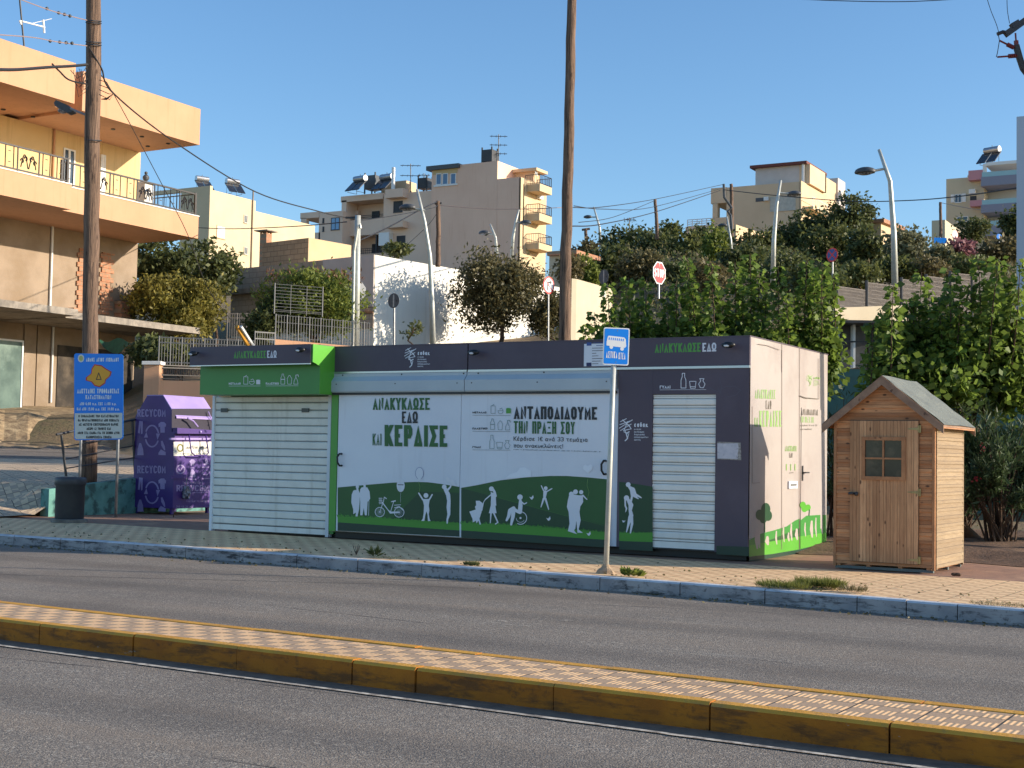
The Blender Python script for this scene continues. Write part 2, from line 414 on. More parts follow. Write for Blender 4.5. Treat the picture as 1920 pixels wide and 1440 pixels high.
WID = {'Ι': .0, 'I': .0, '1': .5, 'ι': .35, 'ί': .35, '!': .05, '.': .05, ':': .05, ' ': .45, 'Ω': 1.15, 'Μ': 1.2, 'M': 1.2, 'ω': 1.2, 'ώ': 1.2, 'Γ': .85, 'Ε': .85, 'E': .85}
def _miter(P, t):
    """left/right outlines of a polyline of width t"""
    n = len(P); Lf = []; Rt = []
    closed = n > 3 and P[0] == P[-1]
    for i in range(n):
        p = P[i]
        a = P[i-1] if i > 0 else (P[-2] if closed else None); b = P[i+1] if i < n-1 else (P[1] if closed else None)
        def nrm(u, v):
            dx, dy = v[0]-u[0], v[1]-u[1]; L = math.hypot(dx, dy) or 1; return (-dy/L, dx/L)
        if a is None: q = nrm(p, b); k = 1
        elif b is None: q = nrm(a, p); k = 1
        else:
            n1, n2 = nrm(a, p), nrm(p, b); q = (n1[0]+n2[0], n1[1]+n2[1]); L = math.hypot(*q) or 1e-6; q = (q[0]/L, q[1]/L)
            k = min(1/max(q[0]*n1[0]+q[1]*n1[1], .3), 2.2)
        Lf.append((p[0]+q[0]*k*t/2, p[1]+q[1]*k*t/2)); Rt.append((p[0]-q[0]*k*t/2, p[1]-q[1]*k*t/2))
    return Lf, Rt
def lettering(mb, body, x0, y0, x1, y1, m, PM, bold=.2, gap=.28, slope=0., lean=0.):
    """letters filling x0..x1, y0 (top)..y1 (baseline) on the surface PM; bold = stroke as a share of the cap height"""
    H = y1-y0; t = min(bold*H, .345*(x1-x0)/max(sum(WID.get(c_, 1.) for c_ in body), .6)) if len(body) > 1 else bold*H
    ws = [WID.get(ch, 1.) for ch in body]
    # letter body width bw (centre lines) so that the whole line fills x0..x1
    n = len(body); g_ = gap*t+.06*H
    tot = sum(ws); bw = ((x1-x0)-n*t-(n-1)*g_)/max(tot, .1)
    if bw < t*.35: t = max(.05*H, (x1-x0)*.5/n*.55); g_ = t*.6; bw = ((x1-x0)-n*t-(n-1)*g_)/max(tot, .1)
    x = x0
    for ch, w_ in zip(body, ws):
        wd = bw*w_; o = mb.off()
        if ch in GL:
            for st in GL[ch]:
                P = [(x+t/2+u*wd, t/2+v*(H-t)) for u, v in st]
                P = [list(p) for p in P]; cut = [None, None]
                if st[0] != st[-1]:
                    for e, nb, c in ((0, 1, 0), (-1, -2, 1)):
                        dx, dy = P[e][0]-P[nb][0], P[e][1]-P[nb][1]; L = math.hypot(dx, dy) or 1
                        if st[e][1] in (0, 1) and abs(dy) > .3*abs(dx):
                            sgn = 1 if dy > 0 else -1; k = (t/2)/abs(dy)
                            P[e][0] += dx*k; P[e][1] += sgn*t/2; cut[c] = t/2/max(abs(dy)/L, .3)
                        elif abs(dy) < 1e-6: P[e][0] += (1 if dx > 0 else -1)*t/2*(1 if st[e][0] in (0, 1) else 0)
                P = [tuple(p) for p in P]
                Lf, Rt = _miter(P, t)
                for c, e in ((0, 0), (1, -1)):
                    if cut[c]:
                        sg = 1 if Lf[e][0] > Rt[e][0] else -1
                        Lf[e] = (P[e][0]+sg*cut[c], P[e][1]); Rt[e] = (P[e][0]-sg*cut[c], P[e][1])
                if min(v for _, v in st) >= 0:
                    Lf = [(a, min(max(b, 0), H)) for a, b in Lf]; Rt = [(a, min(max(b, 0), H)) for a, b in Rt]
                o += .00001
                def W(p):
                    X = p[0]+lean*p[1]; return PM(X, y1+slope*(X-x0)/max(x1-x0, 1)-p[1], o)
                for i in range(len(P)-1):
                    o += .000004
                    q = [Rt[i], Rt[i+1], Lf[i+1], Lf[i]]
                    mb.poly([W(p) for p in q], m)
        x += wd+t+g_
# ------------------------------------------------------------------ palette
WHITE = lin(235, 236, 236)
m_conc = mat('concrete', lin(150, 144, 134), lin(120, 115, 106), 4, .9, .3, 30, c3=lin(95, 90, 84))
m_metal = mat('galvanised', lin(170, 174, 176), lin(140, 144, 148), 8, .45, metal=.6)
m_dark = mat('dark_metal', lin(45, 47, 50), lin(60, 60, 62), 6, .5)
m_black = mat('black_plastic', lin(22, 24, 26), rough=.45)
m_cable = mat('cable', lin(40, 38, 38), rough=.6)
# ------------------------------------------------------------------ road, kerbs, island
def road_mat():
    g = G('asphalt', .88)
    v1 = g.vor(g.co, 95.); v2 = g.noise(g.co, 60., 3); v3 = g.vor(g.co, 240.)
    c = g.mix(g.rng(g.vor(g.co, 110., 'Color'), .15, .9), lin(104, 96, 88), lin(176, 163, 145))
    c = g.mix(g.rng(v2, .4, .7, 0, .75), c, lin(76, 69, 63))
    c = g.mix(g.rng(g.vor(g.map(.3), 60., 'Color'), .78, .84, 0, .45), c, lin(200, 188, 170))
    # long wear bands along the lane, dust and patches
    st = g.map(.05, (.12, 1.6, 1)); c = g.mix(g.rng(g.noise(st, 1.4, 5), .45, .75, 0, .5), c, lin(146, 128, 108))
    c = g.mix(g.rng(g.noise(g.co, .35, 5), .45, .7, 0, .45), c, lin(80, 71, 63))
    sp = g.noise(g.map(.1, (.5, 2.5, 1)), 2.2, 6); c = g.mix(g.rng(sp, .6, .78, 0, .5), c, lin(168, 160, 146))
    # hairline cracks and darker wheel tracks
    cr = g.n.new('ShaderNodeTexVoronoi'); cr.feature = 'DISTANCE_TO_EDGE'; g.l.new(g.map(.2, (.07, .45, 1)), cr.inputs['Vector']); cr.inputs['Scale'].default_value = 1.0
    wob = g.noise(g.co, 5., 6)
    c = g.mix(g.ma('MULTIPLY', g.rng(g.ma('ADD', cr.outputs['Distance'], g.ma('MULTIPLY', wob, .012)), .012, .0085), g.rng(g.noise(g.co, .3, 3), .52, .62)), c, lin(52, 47, 43))
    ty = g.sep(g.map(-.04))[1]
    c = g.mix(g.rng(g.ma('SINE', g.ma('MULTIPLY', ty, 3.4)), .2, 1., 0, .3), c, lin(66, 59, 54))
    g.col(c); h = g.ma('ADD', g.ma('MULTIPLY', v1, -.8), g.ma('MULTIPLY', v2, .6))
    g.bump(g.ma('ADD', h, g.ma('MULTIPLY', v3, -.4)), .8, .006); return g.m
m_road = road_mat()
m_pave = tile_mat('pavement_tiles', lin(255, 214, 160), lin(228, 182, 134), lin(72, 58, 44), .1333, .06, .3, False)
m_med = tile_mat('island_tiles', lin(252, 204, 150), lin(176, 148, 120), lin(84, 70, 54), .1333, .035, .2, True)
m_brown = mat('red_concrete', lin(166, 124, 98), lin(140, 106, 86), 5, .9, .3, 40, c3=lin(184, 144, 112))
def kerb_mat(name, a, b, dirt, amt, chips=False):
    g = G(name, .8)
    c = g.mix(g.rng(g.noise(g.co, 3., 6), .35, .65), a, b)
    st = g.noise(g.map(0, (1.2, 1.2, 6)), 2.2, 7, .7); c = g.mix(g.rng(st, .5, .62, 0, amt), c, dirt)
    c = g.mix(g.rng(g.noise(g.co, 14., 6, .7), .56, .66, 0, amt*.8), c, dirt)
    ch = g.noise(g.map(0, (1, 1, 2.5)), 5.5, 7, .75); c = g.mix(g.rng(ch, .66, .69), c, lin(150, 144, 134)) if chips else c
    g.col(c); g.bump(g.noise(g.co, 30., 5), .5, .01); return g.m
m_kerb = kerb_mat('kerb_paint', lin(176, 170, 166), lin(146, 142, 142), lin(54, 52, 52), .9)
m_kerbtop = kerb_mat('kerb_top', lin(208, 210, 212), lin(180, 184, 188), lin(120, 116, 110), .35)
m_yel = kerb_mat('yellow_kerb', lin(186, 112, 12), lin(160, 92, 8), lin(78, 50, 24), .7, True)
m_yeltop = kerb_mat('yellow_kerb_top', lin(214, 156, 52), lin(200, 140, 40), lin(150, 118, 76), .5, True)
m_line = mat('road_line', lin(214, 204, 186), lin(140, 130, 118), 12, .8, lo=.4, hi=.6)
ZR = -.15
def sheet(name, x0, x1, y0, y1, z, m, kind='structure', mat2=None):
    return MB().box(x0, x1, y0, y1, z-.3, z, m).build(name, kind=kind)
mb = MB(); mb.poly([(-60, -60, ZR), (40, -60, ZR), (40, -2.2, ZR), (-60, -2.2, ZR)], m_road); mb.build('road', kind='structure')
# far kerb line (slightly curved) : (X, Y) of the road-side top edge
KP = [(-40, -1.4), (-25, -2.1), (-16, -2.75), (-10.7, -3.02), (-7.35, -3.10), (-4.3, -3.24), (-1.7, -3.38), (.5, -3.55), (1.9, -3.72), (3.9, -3.93), (8, -4.4), (16, -5.6)]
def curve_pts(KP, step):
    xs = np.array([p[0] for p in KP]); ys = np.array([p[1] for p in KP]); x = np.arange(xs[0], xs[-1], step); return [(a, float(np.interp(a, xs, ys))) for a in x]
def kerb_run(name, KP, z0, z1, wd, mface, mtop, step, side, seed):
    rnd = random.Random(seed); mb = MB(); P = curve_pts(KP, .25)
    xs = np.array([p[0] for p in P]); ys = np.array([p[1] for p in P]); x = xs[0]
    while x < xs[-1]-step:
        L = step*rnd.choice([.5, 1, 1, 1, 1]); j = rnd.uniform(-.006, .006); jz = rnd.uniform(-.004, .004)
        a = np.array([x+.005, np.interp(x, xs, ys)+j, 0]); b = np.array([x+L-.005, np.interp(x+L, xs, ys)+j, 0]); d = np.array([0, wd*side, 0]); up = np.array([0, 0, 1.])
        ch = .018
        prof = [(0, z0-.2), (0, z1-ch), (side*ch, z1), (side*wd, z1), (side*wd, z0-.2)]
        A = [a+np.array([0, q[0], q[1]+jz]) for q in prof]; B = [b+np.array([0, q[0], q[1]+jz]) for q in prof]
        for i in range(4): mb.add([A[i], B[i], B[i+1], A[i+1]], [(0, 1, 2, 3)], mface if i == 0 else mtop)
        mb.add(A, [(0, 1, 2, 3, 4)], mface); mb.add(B, [(0, 1, 2, 3, 4)], mface)
        x += L
    return mb.build(name, kind='structure')
kerb_run('kerb', KP, ZR, .0, .14, m_kerb, m_kerbtop, 1.0, 1, 3)
# pavement: tiles in front of the kiosks, red-brown concrete behind
P = curve_pts(KP, .5); mb = MB()
def ye(x): return -.38-.062*(x+2)
for (xa, ya), (xb, yb) in zip(P[:-1], P[1:]):
    mb.poly([(xa, ya+.13, -.008), (xb, yb+.13, -.008), (xb, ye(xb), -.004), (xa, ye(xa), -.004)], m_pave)
mb.build('pavement', kind='structure')
# traffic island
def ML(x): return -9.42-.042*(x-1.)      # far edge
def MN(x): return -10.27-.036*(x-1.)     # near edge
kerb_run('island_kerb', [(x, MN(x)) for x in range(-26, 22, 2)], ZR, .01, .11, m_yel, m_yeltop, 1.0, 1, 5)
kerb_run('island_kerb', [(x, ML(x)) for x in range(-26, 22, 2)], ZR, .01, .11, m_yel, m_yeltop, 1.0, -1, 6)
mb = MB(); mb.poly([(-26, MN(-26)+.1, .004), (20, MN(20)+.1, .004), (20, ML(20)-.1, .004), (-26, ML(-26)-.1, .004)], m_med); mb.build('island_paving', kind='structure')
# dusty gutter lines beside the island
mb = MB(); rnd = random.Random(4); x = -26.
gm = mat('gutter_dust', lin(126, 106, 88), lin(100, 84, 70), 9, .9)
while x < 20:
    L = rnd.uniform(.7, 1.6); a, b = MN(x)-.0, MN(x+L)-.0
    mb.poly([(x, a-.205, ZR+.004), (x+L, b-.205, ZR+.004), (x+L, b+.02, ZR+.004), (x, a+.02, ZR+.004)], gm)
    mb.poly([(x, a-.245-rnd.uniform(0, .01), ZR+.008), (x+L, b-.245, ZR+.008), (x+L, b-.205, ZR+.008), (x, a-.205-rnd.uniform(-.006, .006), ZR+.008)], m_line)
    x += L
mb.build('gutter_line', kind='structure')
# ------------------------------------------------------------------ terrain (D = depth from the viewpoint, S = sideways)
Fh = np.array([-math.sin(YAW), math.cos(YAW), 0])
AL = ([0, 23.3, 24.5, 26.5, 31, 36, 44, 48.5, 51.5, 60, 75, 110, 160, 300, 600], [-.5, -.3, .0, .42, .86, 1.05, 1.25, 1.45, 2.45, 3.2, 6.5, 14, 19, 24, 24])
BC = ([0, 24, 30, 34, 40, 50, 62, 80, 100, 120, 150, 200, 300, 600], [-.02, -.02, .15, .6, 1.4, 3.0, 5.4, 9, 13.2, 16.4, 19.5, 21, 22, 22])
BR = ([0, 24, 30, 34, 40, 50, 62, 80, 100, 120, 150, 200, 300, 600], [-.02, -.02, .15, .6, 1.4, 3.2, 6.5, 11.3, 16.0, 18.6, 21.5, 24, 26, 26])
def ground_z(X, Y):
    D = (X-CAM[0])*Fh[0]+(Y-CAM[1])*Fh[1]; S = (X-CAM[0])*Rh[0]+(Y-CAM[1])*Rh[1]
    t = S/max(D, 1); u = min(max((t+.29)/.06, 0), 1)   # t=-.29 -> px ~200
    if D < 33: u = 1 if X > XWALL else 0      # the raised side street lies left of the retaining wall
    k = min(max((t-.03)/.08, 0), 1)
    return (1-u)*np.interp(D, *AL)+u*((1-k)*np.interp(D, *BC)+k*np.interp(D, *BR))
XWALL = -14.62
def side_wall_S(D): return (XWALL-CAM[0]-Fh[0]*D)/Rh[0]
def gmat():
    g = G('hill_ground', .95)
    c = g.mix(g.rng(g.noise(g.co, .25, 6), .35, .65), lin(134, 112, 84), lin(96, 92, 60))
    c = g.mix(g.rng(g.noise(g.co, 2.5, 6), .45, .7), c, lin(112, 92, 70)); c = g.mix(g.rng(g.noise(g.co, 20, 4), .5, .8, 0, .6), c, lin(170, 146, 108))
    g.col(c); g.bump(g.noise(g.co, 6., 6), .7, .08); return g.m
m_hill = gmat()
mb = MB(); DS = list(np.arange(19, 64, 1.0))+list(np.arange(66, 170, 4))+[180, 200, 240, 300, 450, 700, 1200]
TS = np.linspace(-.62, .62, 84); rg = np.random.default_rng(8); V = []
for D in DS:
    for t in TS:
        q = CAM+Fh*D+Rh*t*D; z = ground_z(q[0], q[1]); q[2] = z-.05+(rg.normal()*.03 if D > 33 else 0)-(.0 if z > .1 else 0.0); V.append(q)
n = len(TS); Fc = [(i*n+j, i*n+j+1, (i+1)*n+j+1, (i+1)*n+j) for i in range(len(DS)-1) for j in range(n-1) if not (DS[i] < 33 and TS[j] < -.2)]
mb.add(V, Fc, m_hill).build('ground', smooth=True, kind='structure')
# red-brown concrete apron behind the tiles
mb = MB(); mb.poly([(-30, ye(-30), -.012), (16, ye(16), -.012), (16, 9.5, -.012), (-30, 9.5, -.012)], m_brown); mb.build('concrete_apron', kind='structure')
# side street: paved slope, asphalt and stony bank (left of the retaining wall)
m_pave2 = tile_mat('side_street_tiles', lin(226, 198, 160), lin(184, 162, 138), lin(48, 40, 34), .1333, .5, .5, False)
m_bank = mat('stony_bank', lin(176, 152, 116), lin(120, 100, 76), 5, .95, 1., 14, c3=lin(196, 172, 134), s3=2.2)
mb = MB(); D0 = [21.5, 22.5, 23.2, 23.7, 24.2, 24.7, 25.2, 25.7, 26.2, 26.7, 27.2, 27.7, 28.3, 29, 30, 31, 33, 35, 37, 39, 41, 43, 45, 47, 48.5, 49.5, 50.5, 51.5, 53, 56]
for i in range(len(D0)-1):
    for j in range(34):
        def V_(D, k):
            Sl = -.5*D; Sr = side_wall_S(D)-.06 if D < 33 else -.2*D; S = Sl+(Sr-Sl)*(k/34)**.7
            q = CAM+Fh*D+Rh*S; q[2] = np.interp(D+(.9*math.sin(S*.9) if D > 44 else 0), *AL)*(max(min(max((q[1]-1.32)/.5, 0), 1), min(max((-14.4-q[0])/3.2, 0), 1)) if D < 30 else 1)+(.07*math.sin(S*7.3+D*3)*math.sin(S*2.9-D*5) if 44 < D < 52 else 0); return q
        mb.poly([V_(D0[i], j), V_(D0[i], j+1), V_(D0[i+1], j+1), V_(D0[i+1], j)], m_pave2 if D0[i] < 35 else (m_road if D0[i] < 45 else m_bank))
mb.build('side_street', kind='structure')
# turquoise retaining wall beside the side street
m_turq = mat('turquoise_render', lin(104, 156, 146), lin(84, 132, 124), 3, .9, .4, 25, c3=lin(66, 96, 90), t3=(.5, .6), s3=4)
t = thing('retaining_wall', 'low turquoise rendered retaining wall between the side street and the purple bin', 'wall', (XWALL, 1.35, 0))
mb = MB(); ys = [1.35, 2.0, 2.6, 3.2, 3.9, 5., 6.2, 7.5, 9.]
def wtop(y):
    D = (XWALL-CAM[0])*Fh[0]+(y-CAM[1])*Fh[1]; return max(float(np.interp(D, *AL))+.06, .5)
for y0, y1 in zip(ys[:-1], ys[1:]):
    mb.prism([(XWALL-.2, y0, -.1), (XWALL-.2, y1, -.1), (XWALL-.2, y1, wtop(y1)), (XWALL-.2, y0, wtop(y0))], (.22, 0, 0), m_turq)
mb.build('wall', t)
# black handrail on the retaining wall
t = thing('handrail', 'leaning black metal handrail on the retaining wall behind the blue sign', 'railing', gX(124, 892, XWALL))
HR = lambda x, y: gX(x, y, XWALL-.05)
MB().tube([HR(106, 815), HR(139, 808), HR(253, 787), HR(300, 780)], .024, m_dark, 8).build('top_rail', t)
for a, b in (((115, 816), (124, 893)), ((248, 789), (253, 884))): MB().bar(HR(*a), HR(*b), .05, .02, m_dark).build('post', t)
for a, b in (((120, 838), (250, 813)), ((123, 861), (252, 835)), ((125, 878), (252, 858))): MB().tube([HR(*a), HR(*b)], .013, m_dark, 6).build('mid_rail', t)
# tar lines and small scrapes on the far lane
mb = MB(); m_tar = mat('tar_line', lin(38, 35, 34), rough=.7); rnd = random.Random(12)
for (a, b_, w_) in (((-60, 1076), (700, 1095), .02), ((700, 1095), (900, 1104), .014)):
    A, B_ = gz(*a, ZR), gz(*b_, ZR); n = 26; pts = [A+(B_-A)*i/n+np.array([0, rnd.uniform(-.012, .012), 0]) for i in range(n+1)]
    for p, q in zip(pts[:-1], pts[1:]): mb.poly([p+[0, -w_/2, .004], q+[0, -w_/2, .004], q+[0, w_/2, .004], p+[0, w_/2, .004]], m_tar)
mb.build('tar_line', kind='structure')
mb = MB()
for k in range(26):
    px, py = (rnd.uniform(930, 1160), rnd.uniform(1160, 1178)) if k < 16 else (rnd.uniform(300, 1900), rnd.uniform(1120, 1300)); A = gz(px, py, ZR)
    if A[1] < ML(A[0])+.15: continue
    L = rnd.uniform(.03, .12); mb.poly([A+[0, 0, .005], A+[L, .004, .005], A+[L+.01, .016, .005], A+[.01, .012, .005]], m_line)
mb.build('road_scrape', kind='structure')
# ------------------------------------------------------------------ recycling kiosk (main unit)
m_grey = mat('slate_panel', lin(92, 82, 92), lin(85, 77, 88), 1.2, .5, c3=lin(104, 94, 104), s3=.6, spec=.3)
m_white = mat('white_panel', lin(228, 232, 238), lin(220, 224, 232), .9, .38, leak=lin(206, 208, 214))
m_side = mat('side_panel_film', lin(170, 163, 157), lin(163, 154, 149), .8, .5, .25, 3, c3=lin(156, 145, 140))
m_hood = mat('hood_metal', lin(186, 196, 200), lin(176, 186, 192), 1.5, .35)
m_g1 = mat('dark_hill_green', lin(40, 94, 44), lin(36, 88, 40), 2, .4)
m_g1b = mat('deep_hill_green', lin(26, 70, 42), rough=.4)
m_g2 = mat('grass_green', lin(74, 148, 48), rough=.4)
m_g3 = mat('plinth_green', lin(26, 58, 46), lin(30, 64, 50), 2, .4)
m_fig = mat('figure_white', lin(226, 228, 234), rough=.4)
m_txtg = mat('text_green', lin(38, 98, 44), rough=.4)
m_txtk = mat('text_dark', lin(22, 30, 38), rough=.4)
m_lime = mat('lime_panel', lin(90, 168, 54), lin(84, 160, 50), 1, .38)
m_green = mat('green_panel', lin(66, 142, 62), lin(60, 134, 58), 1, .38)
m_shut = mat('shutter_slats', lin(240, 240, 232), lin(228, 228, 220), 3, .5, leak=lin(204, 202, 190))
m_slot = mat('shutter_gap', lin(96, 98, 96), rough=.7)
m_fadeg = mat('faded_green', lin(132, 172, 92), lin(140, 170, 110), 3, .5)
m_fadek = mat('faded_grey', lin(84, 78, 70), lin(110, 102, 92), 8, .5)
m_alu = mat('aluminium', lin(190, 194, 196), rough=.3, metal=.8)
L_ = 6.8356
K = thing('recycling_kiosk', 'long grey and white recycling kiosk with sliding doors and a green hill mural', 'kiosk', (-3.4, 1.75, 0))
XL = -L_
mb = MB()
mb.box(XL, 0, .004, 3.5, .10, 2.985, m_side)                      # body
mb.build('body', K)
MB().box(XL+.02, -.05, .07, 3.45, 0., .10, m_black).build('base', K)
MB().box(XL-.012, .012, -.046, 3.52, 2.985, 3.0, m_grey).build('roof', K)
PF = lambda x, y, o=0.: gY(x, y, -o)          # front plane Y=0
def xz(px, py, Y=0.): p = gY(px, py, Y); return p[0], p[2]
mb = MB()                                                         # corner and pier panels of the front
x1160 = xz(1160, 860)[0]; xsl = xz(1224, 860)[0]; xsr = xz(1343, 860)[0]
mb.box(x1160, xsl, -.036, .004, .10, 2.6, m_grey); mb.box(xsr, .006, -.036, .004, .10, 2.6, m_grey); mb.box(xsl, xsr, -.034, .004, 2.22, 2.6, m_grey)
PG = lambda x, y, o=0.: gY(x, y, -.036-o)
c6 = lambda P: [(1130+x/6, 840+y/6) for x, y in P]
def art(mb, P, m, PM, c): mb.shape(c(P), m, PM)
def grass(mb, pts, base_dy, m, PM, seed, h=9):
    """band of grass with curling blades along the polyline pts (photo pixels)"""
    rnd = random.Random(seed); xs = [p[0] for p in pts]; ys = [p[1] for p in pts]; x = xs[0]
    while x < xs[-1]-2:
        y = float(np.interp(x, xs, ys))+2; hh = h*rnd.uniform(.45, 1); ln = rnd.uniform(-1, 1)*hh*.6
        mb.shape([(x-.2, y), (x+2.2, y), (x+1.4+ln*.7, y-hh*.7), (x+1+ln*1.3, y-hh)], m, PM)
        if rnd.random() < .3: mb.ring(x+1, y-2, 2.0, 2.8, m, PM, 10, 20, 250)
        x += rnd.uniform(1.4, 3.4)
art(mb, [(185, 380), (250, 388), (420, 412), (562, 436), (562, 960), (185, 960)], m_g1b, PG, c6)
art(mb, [(185, 955), (562, 950), (562, 1060), (185, 1050)], m_g2, PG, c6)
grass(mb, c6([(188, 960), (560, 965)]), 0, m_g2, PG, 3, 8)
art(mb, [(185, 1046), (562, 1058), (562, 1160), (185, 1140)], m_g3, PG, c6)
art(mb, [(1280, 1100), (1645, 1112), (1645, 1218), (1280, 1195)], m_g3, PG, c6)
# woman lifting a child
fg = lambda P, w_: mb.stroke(c6(P), w_, m_fig, PG)
mb.disc(*c6([(287, 412)])[0], 4.6, m_fig, PG); fg([(300, 440), (335, 470), (360, 520)], [5, 10, 7]); fg([(358, 520), (410, 545), (434, 560)], [6, 3.5, 2]); fg([(350, 535), (400, 570)], [5, 2])
fg([(318, 470), (330, 545), (318, 600)], [4, 4, 4]); mb.disc(*c6([(268, 562)])[0], 5, m_fig, PG); fg([(252, 565), (255, 650), (268, 680), (258, 720)], [3, 3, 3, 1])
fg([(285, 580), (318, 640), (310, 700), (322, 760)], [6, 9, 6, 8]); fg([(318, 760), (330, 850), (312, 955)], [8, 5, 2.5]); fg([(310, 770), (290, 860), (268, 945)], [7, 4.5, 2])
mb.shape(c6([(218, 812), (238, 818), (258, 815), (240, 838), (226, 836)]), m_fig, PG)
mb.build('front_panel', K)
# emblem: the company mark (a small standing figure drawn in brush strokes) with its name
def emblem(mb, x, y, s, PM, m):
    q = lambda P: [(x+a*s, y+b*s) for a, b in P]
    for P, w_ in [([(2, 5), (12, 0)], 1.2), ([(1, 10), (18, 4)], 1.3), ([(0, 16), (22, 2)], 1.2), ([(6, 2), (18, 14)], 1.4), ([(14, 5), (8, 20)], 1.3), ([(2, 20), (20, 9)], 1.2), ([(7, 20), (20, 17), (16, 10)], 1.3), ([(10, 20), (12, 27), (14, 24), (17, 22)], 1.3),
                  ([(8, 22), (13, 24), (16, 22)], 1.5), ([(12, 26), (14, 33), (10, 37)], 1.8), ([(16, 25), (14, 33)], 1.2)]:
        mb.stroke(q(P), w_*s, m, PM)
    lettering(mb, 'εσδακ', x+25*s, y+6*s, x+48*s, y+14*s, m, PM, .2, .3)
    for i, (tx, ln) in enumerate((('ενιαιος', 12), ('συνδεσμος', 17), ('διαχειρισης', 18), ('απορριμματων', 24), ('κρητης', 11))):
        lettering(mb, tx, x+25*s, y+(16+i*4.4)*s, x+(25+ln)*s, y+(19+i*4.4)*s, m, PM, .16, .3)
mb = MB(); emblem(mb, 1161, 785, 1.12, PG, m_fig); mb.build('emblem', K)
# glass drop: label and outline icons
def bottle(mb, x, y, s, m, PM, w_=.9): mb.stroke([(x-2*s, y-24*s), (x-2*s, y-18*s), (x-4*s, y-13*s), (x-4*s, y), (x+4*s, y), (x+4*s, y-13*s), (x+2*s, y-18*s), (x+2*s, y-24*s), (x-2*s, y-24*s)], w_, m, PM)
def glass(mb, x, y, s, m, PM, w_=.9):
    mb.stroke([(x-6*s, y-13*s), (x-4.5*s, y), (x+4.5*s, y), (x+6*s, y-13*s), (x-6*s, y-13*s)], w_, m, PM); mb.stroke([(x-4.5*s, y-3*s), (x+4.5*s, y-3*s)], w_, m, PM)
def vase(mb, x, y, s, m, PM, w_=.9): mb.stroke([(x-4*s, y-17*s), (x-2*s, y-13*s), (x-6*s, y-7*s), (x-3*s, y), (x+3*s, y), (x+6*s, y-7*s), (x+2*s, y-13*s), (x+4*s, y-17*s), (x-4*s, y-17*s)], w_, m, PM)
def can(mb, x, y, s, m, PM, w_=.8): mb.stroke([(x-4*s, y-14*s), (x-4*s, y), (x+4*s, y), (x+4*s, y-14*s), (x-4*s, y-14*s)], w_, m, PM); mb.stroke([(x-3*s, y-14*s), (x+2*s, y-17*s)], w_, m, PM)
def opencan(mb, x, y, s, m, PM, w_=.8): mb.ring(x, y-4*s, 4.4*s, 4.4*s+w_, m, PM, 14, 180, 360); mb.stroke([(x-5*s, y-5*s), (x+5*s, y-5*s), (x+2*s, y-10*s), (x-2*s, y-8*s)], w_, m, PM)
def tin(mb, x, y, s, m, PM): mb.shape([(x-4*s, y-8*s), (x+4*s, y-8*s), (x+4*s, y), (x-4*s, y)], m, PM); mb.disc(x, y-8*s, 4*s, m, PM, 1.2*s)
def pet(mb, x, y, s, m, PM, w_=.8): mb.stroke([(x-1.5*s, y-19*s), (x-1.5*s, y-16*s), (x-3.6*s, y-12*s), (x-3.6*s, y), (x+3.6*s, y), (x+3.6*s, y-12*s), (x+1.5*s, y-16*s), (x+1.5*s, y-19*s), (x-1.5*s, y-19*s)], w_, m, PM); mb.stroke([(x-3.6*s, y-9*s), (x+3.6*s, y-9*s)], w_*1.6, m, PM)
def jug(mb, x, y, s, m, PM, w_=.8): mb.stroke([(x-1*s, y-17*s), (x-4.5*s, y-11*s), (x-3.5*s, y), (x+3.5*s, y), (x+4.5*s, y-11*s), (x+1*s, y-17*s), (x-1*s, y-17*s)], w_, m, PM)
def spray(mb, x, y, s, m, PM, w_=.8): mb.stroke([(x-4*s, y), (x-3*s, y-7*s), (x, y-13*s), (x+3*s, y-7*s), (x+4*s, y), (x-4*s, y)], w_, m, PM); mb.stroke([(x, y-13*s), (x, y-17*s), (x+4*s, y-17.5*s), (x+5*s, y-14*s)], w_*1.4, m, PM)
PGl = lambda x, y, o=0.: gY(x, y, -.034-o)
mb = MB(); lettering(mb, 'ΓΥΑΛΙ', 1237, 723, 1257, 728.5, m_fig, PGl, .26); mb.stroke([(1237, 731), (1324, 730.5)], .6, m_fig, PGl)
bottle(mb, 1281.5, 727.5, 1.15, m_fig, PGl, 1.3); glass(mb, 1299, 728, 1.0, m_fig, PGl, 1.2); vase(mb, 1316, 727, 1.0, m_fig, PGl, 1.3); mb.build('glass_lettering', K)
# scuffs on the panel right of the glass shutter
m_scuff = mat('scuff', lin(96, 98, 112), rough=.6)
mb = MB()
c5 = lambda P: [(1080+x/5.538, 600+y/5.538) for x, y in P]
for P in ([(1490, 600), (1510, 690), (1500, 760), (1470, 700)], [(1500, 720), (1560, 690), (1650, 690), (1710, 730), (1660, 780), (1570, 800)], [(1380, 700), (1430, 730), (1480, 745)]): mb.stroke(c5(P), .6, m_scuff, PG, False)
mb.build('scuff_mark', K)
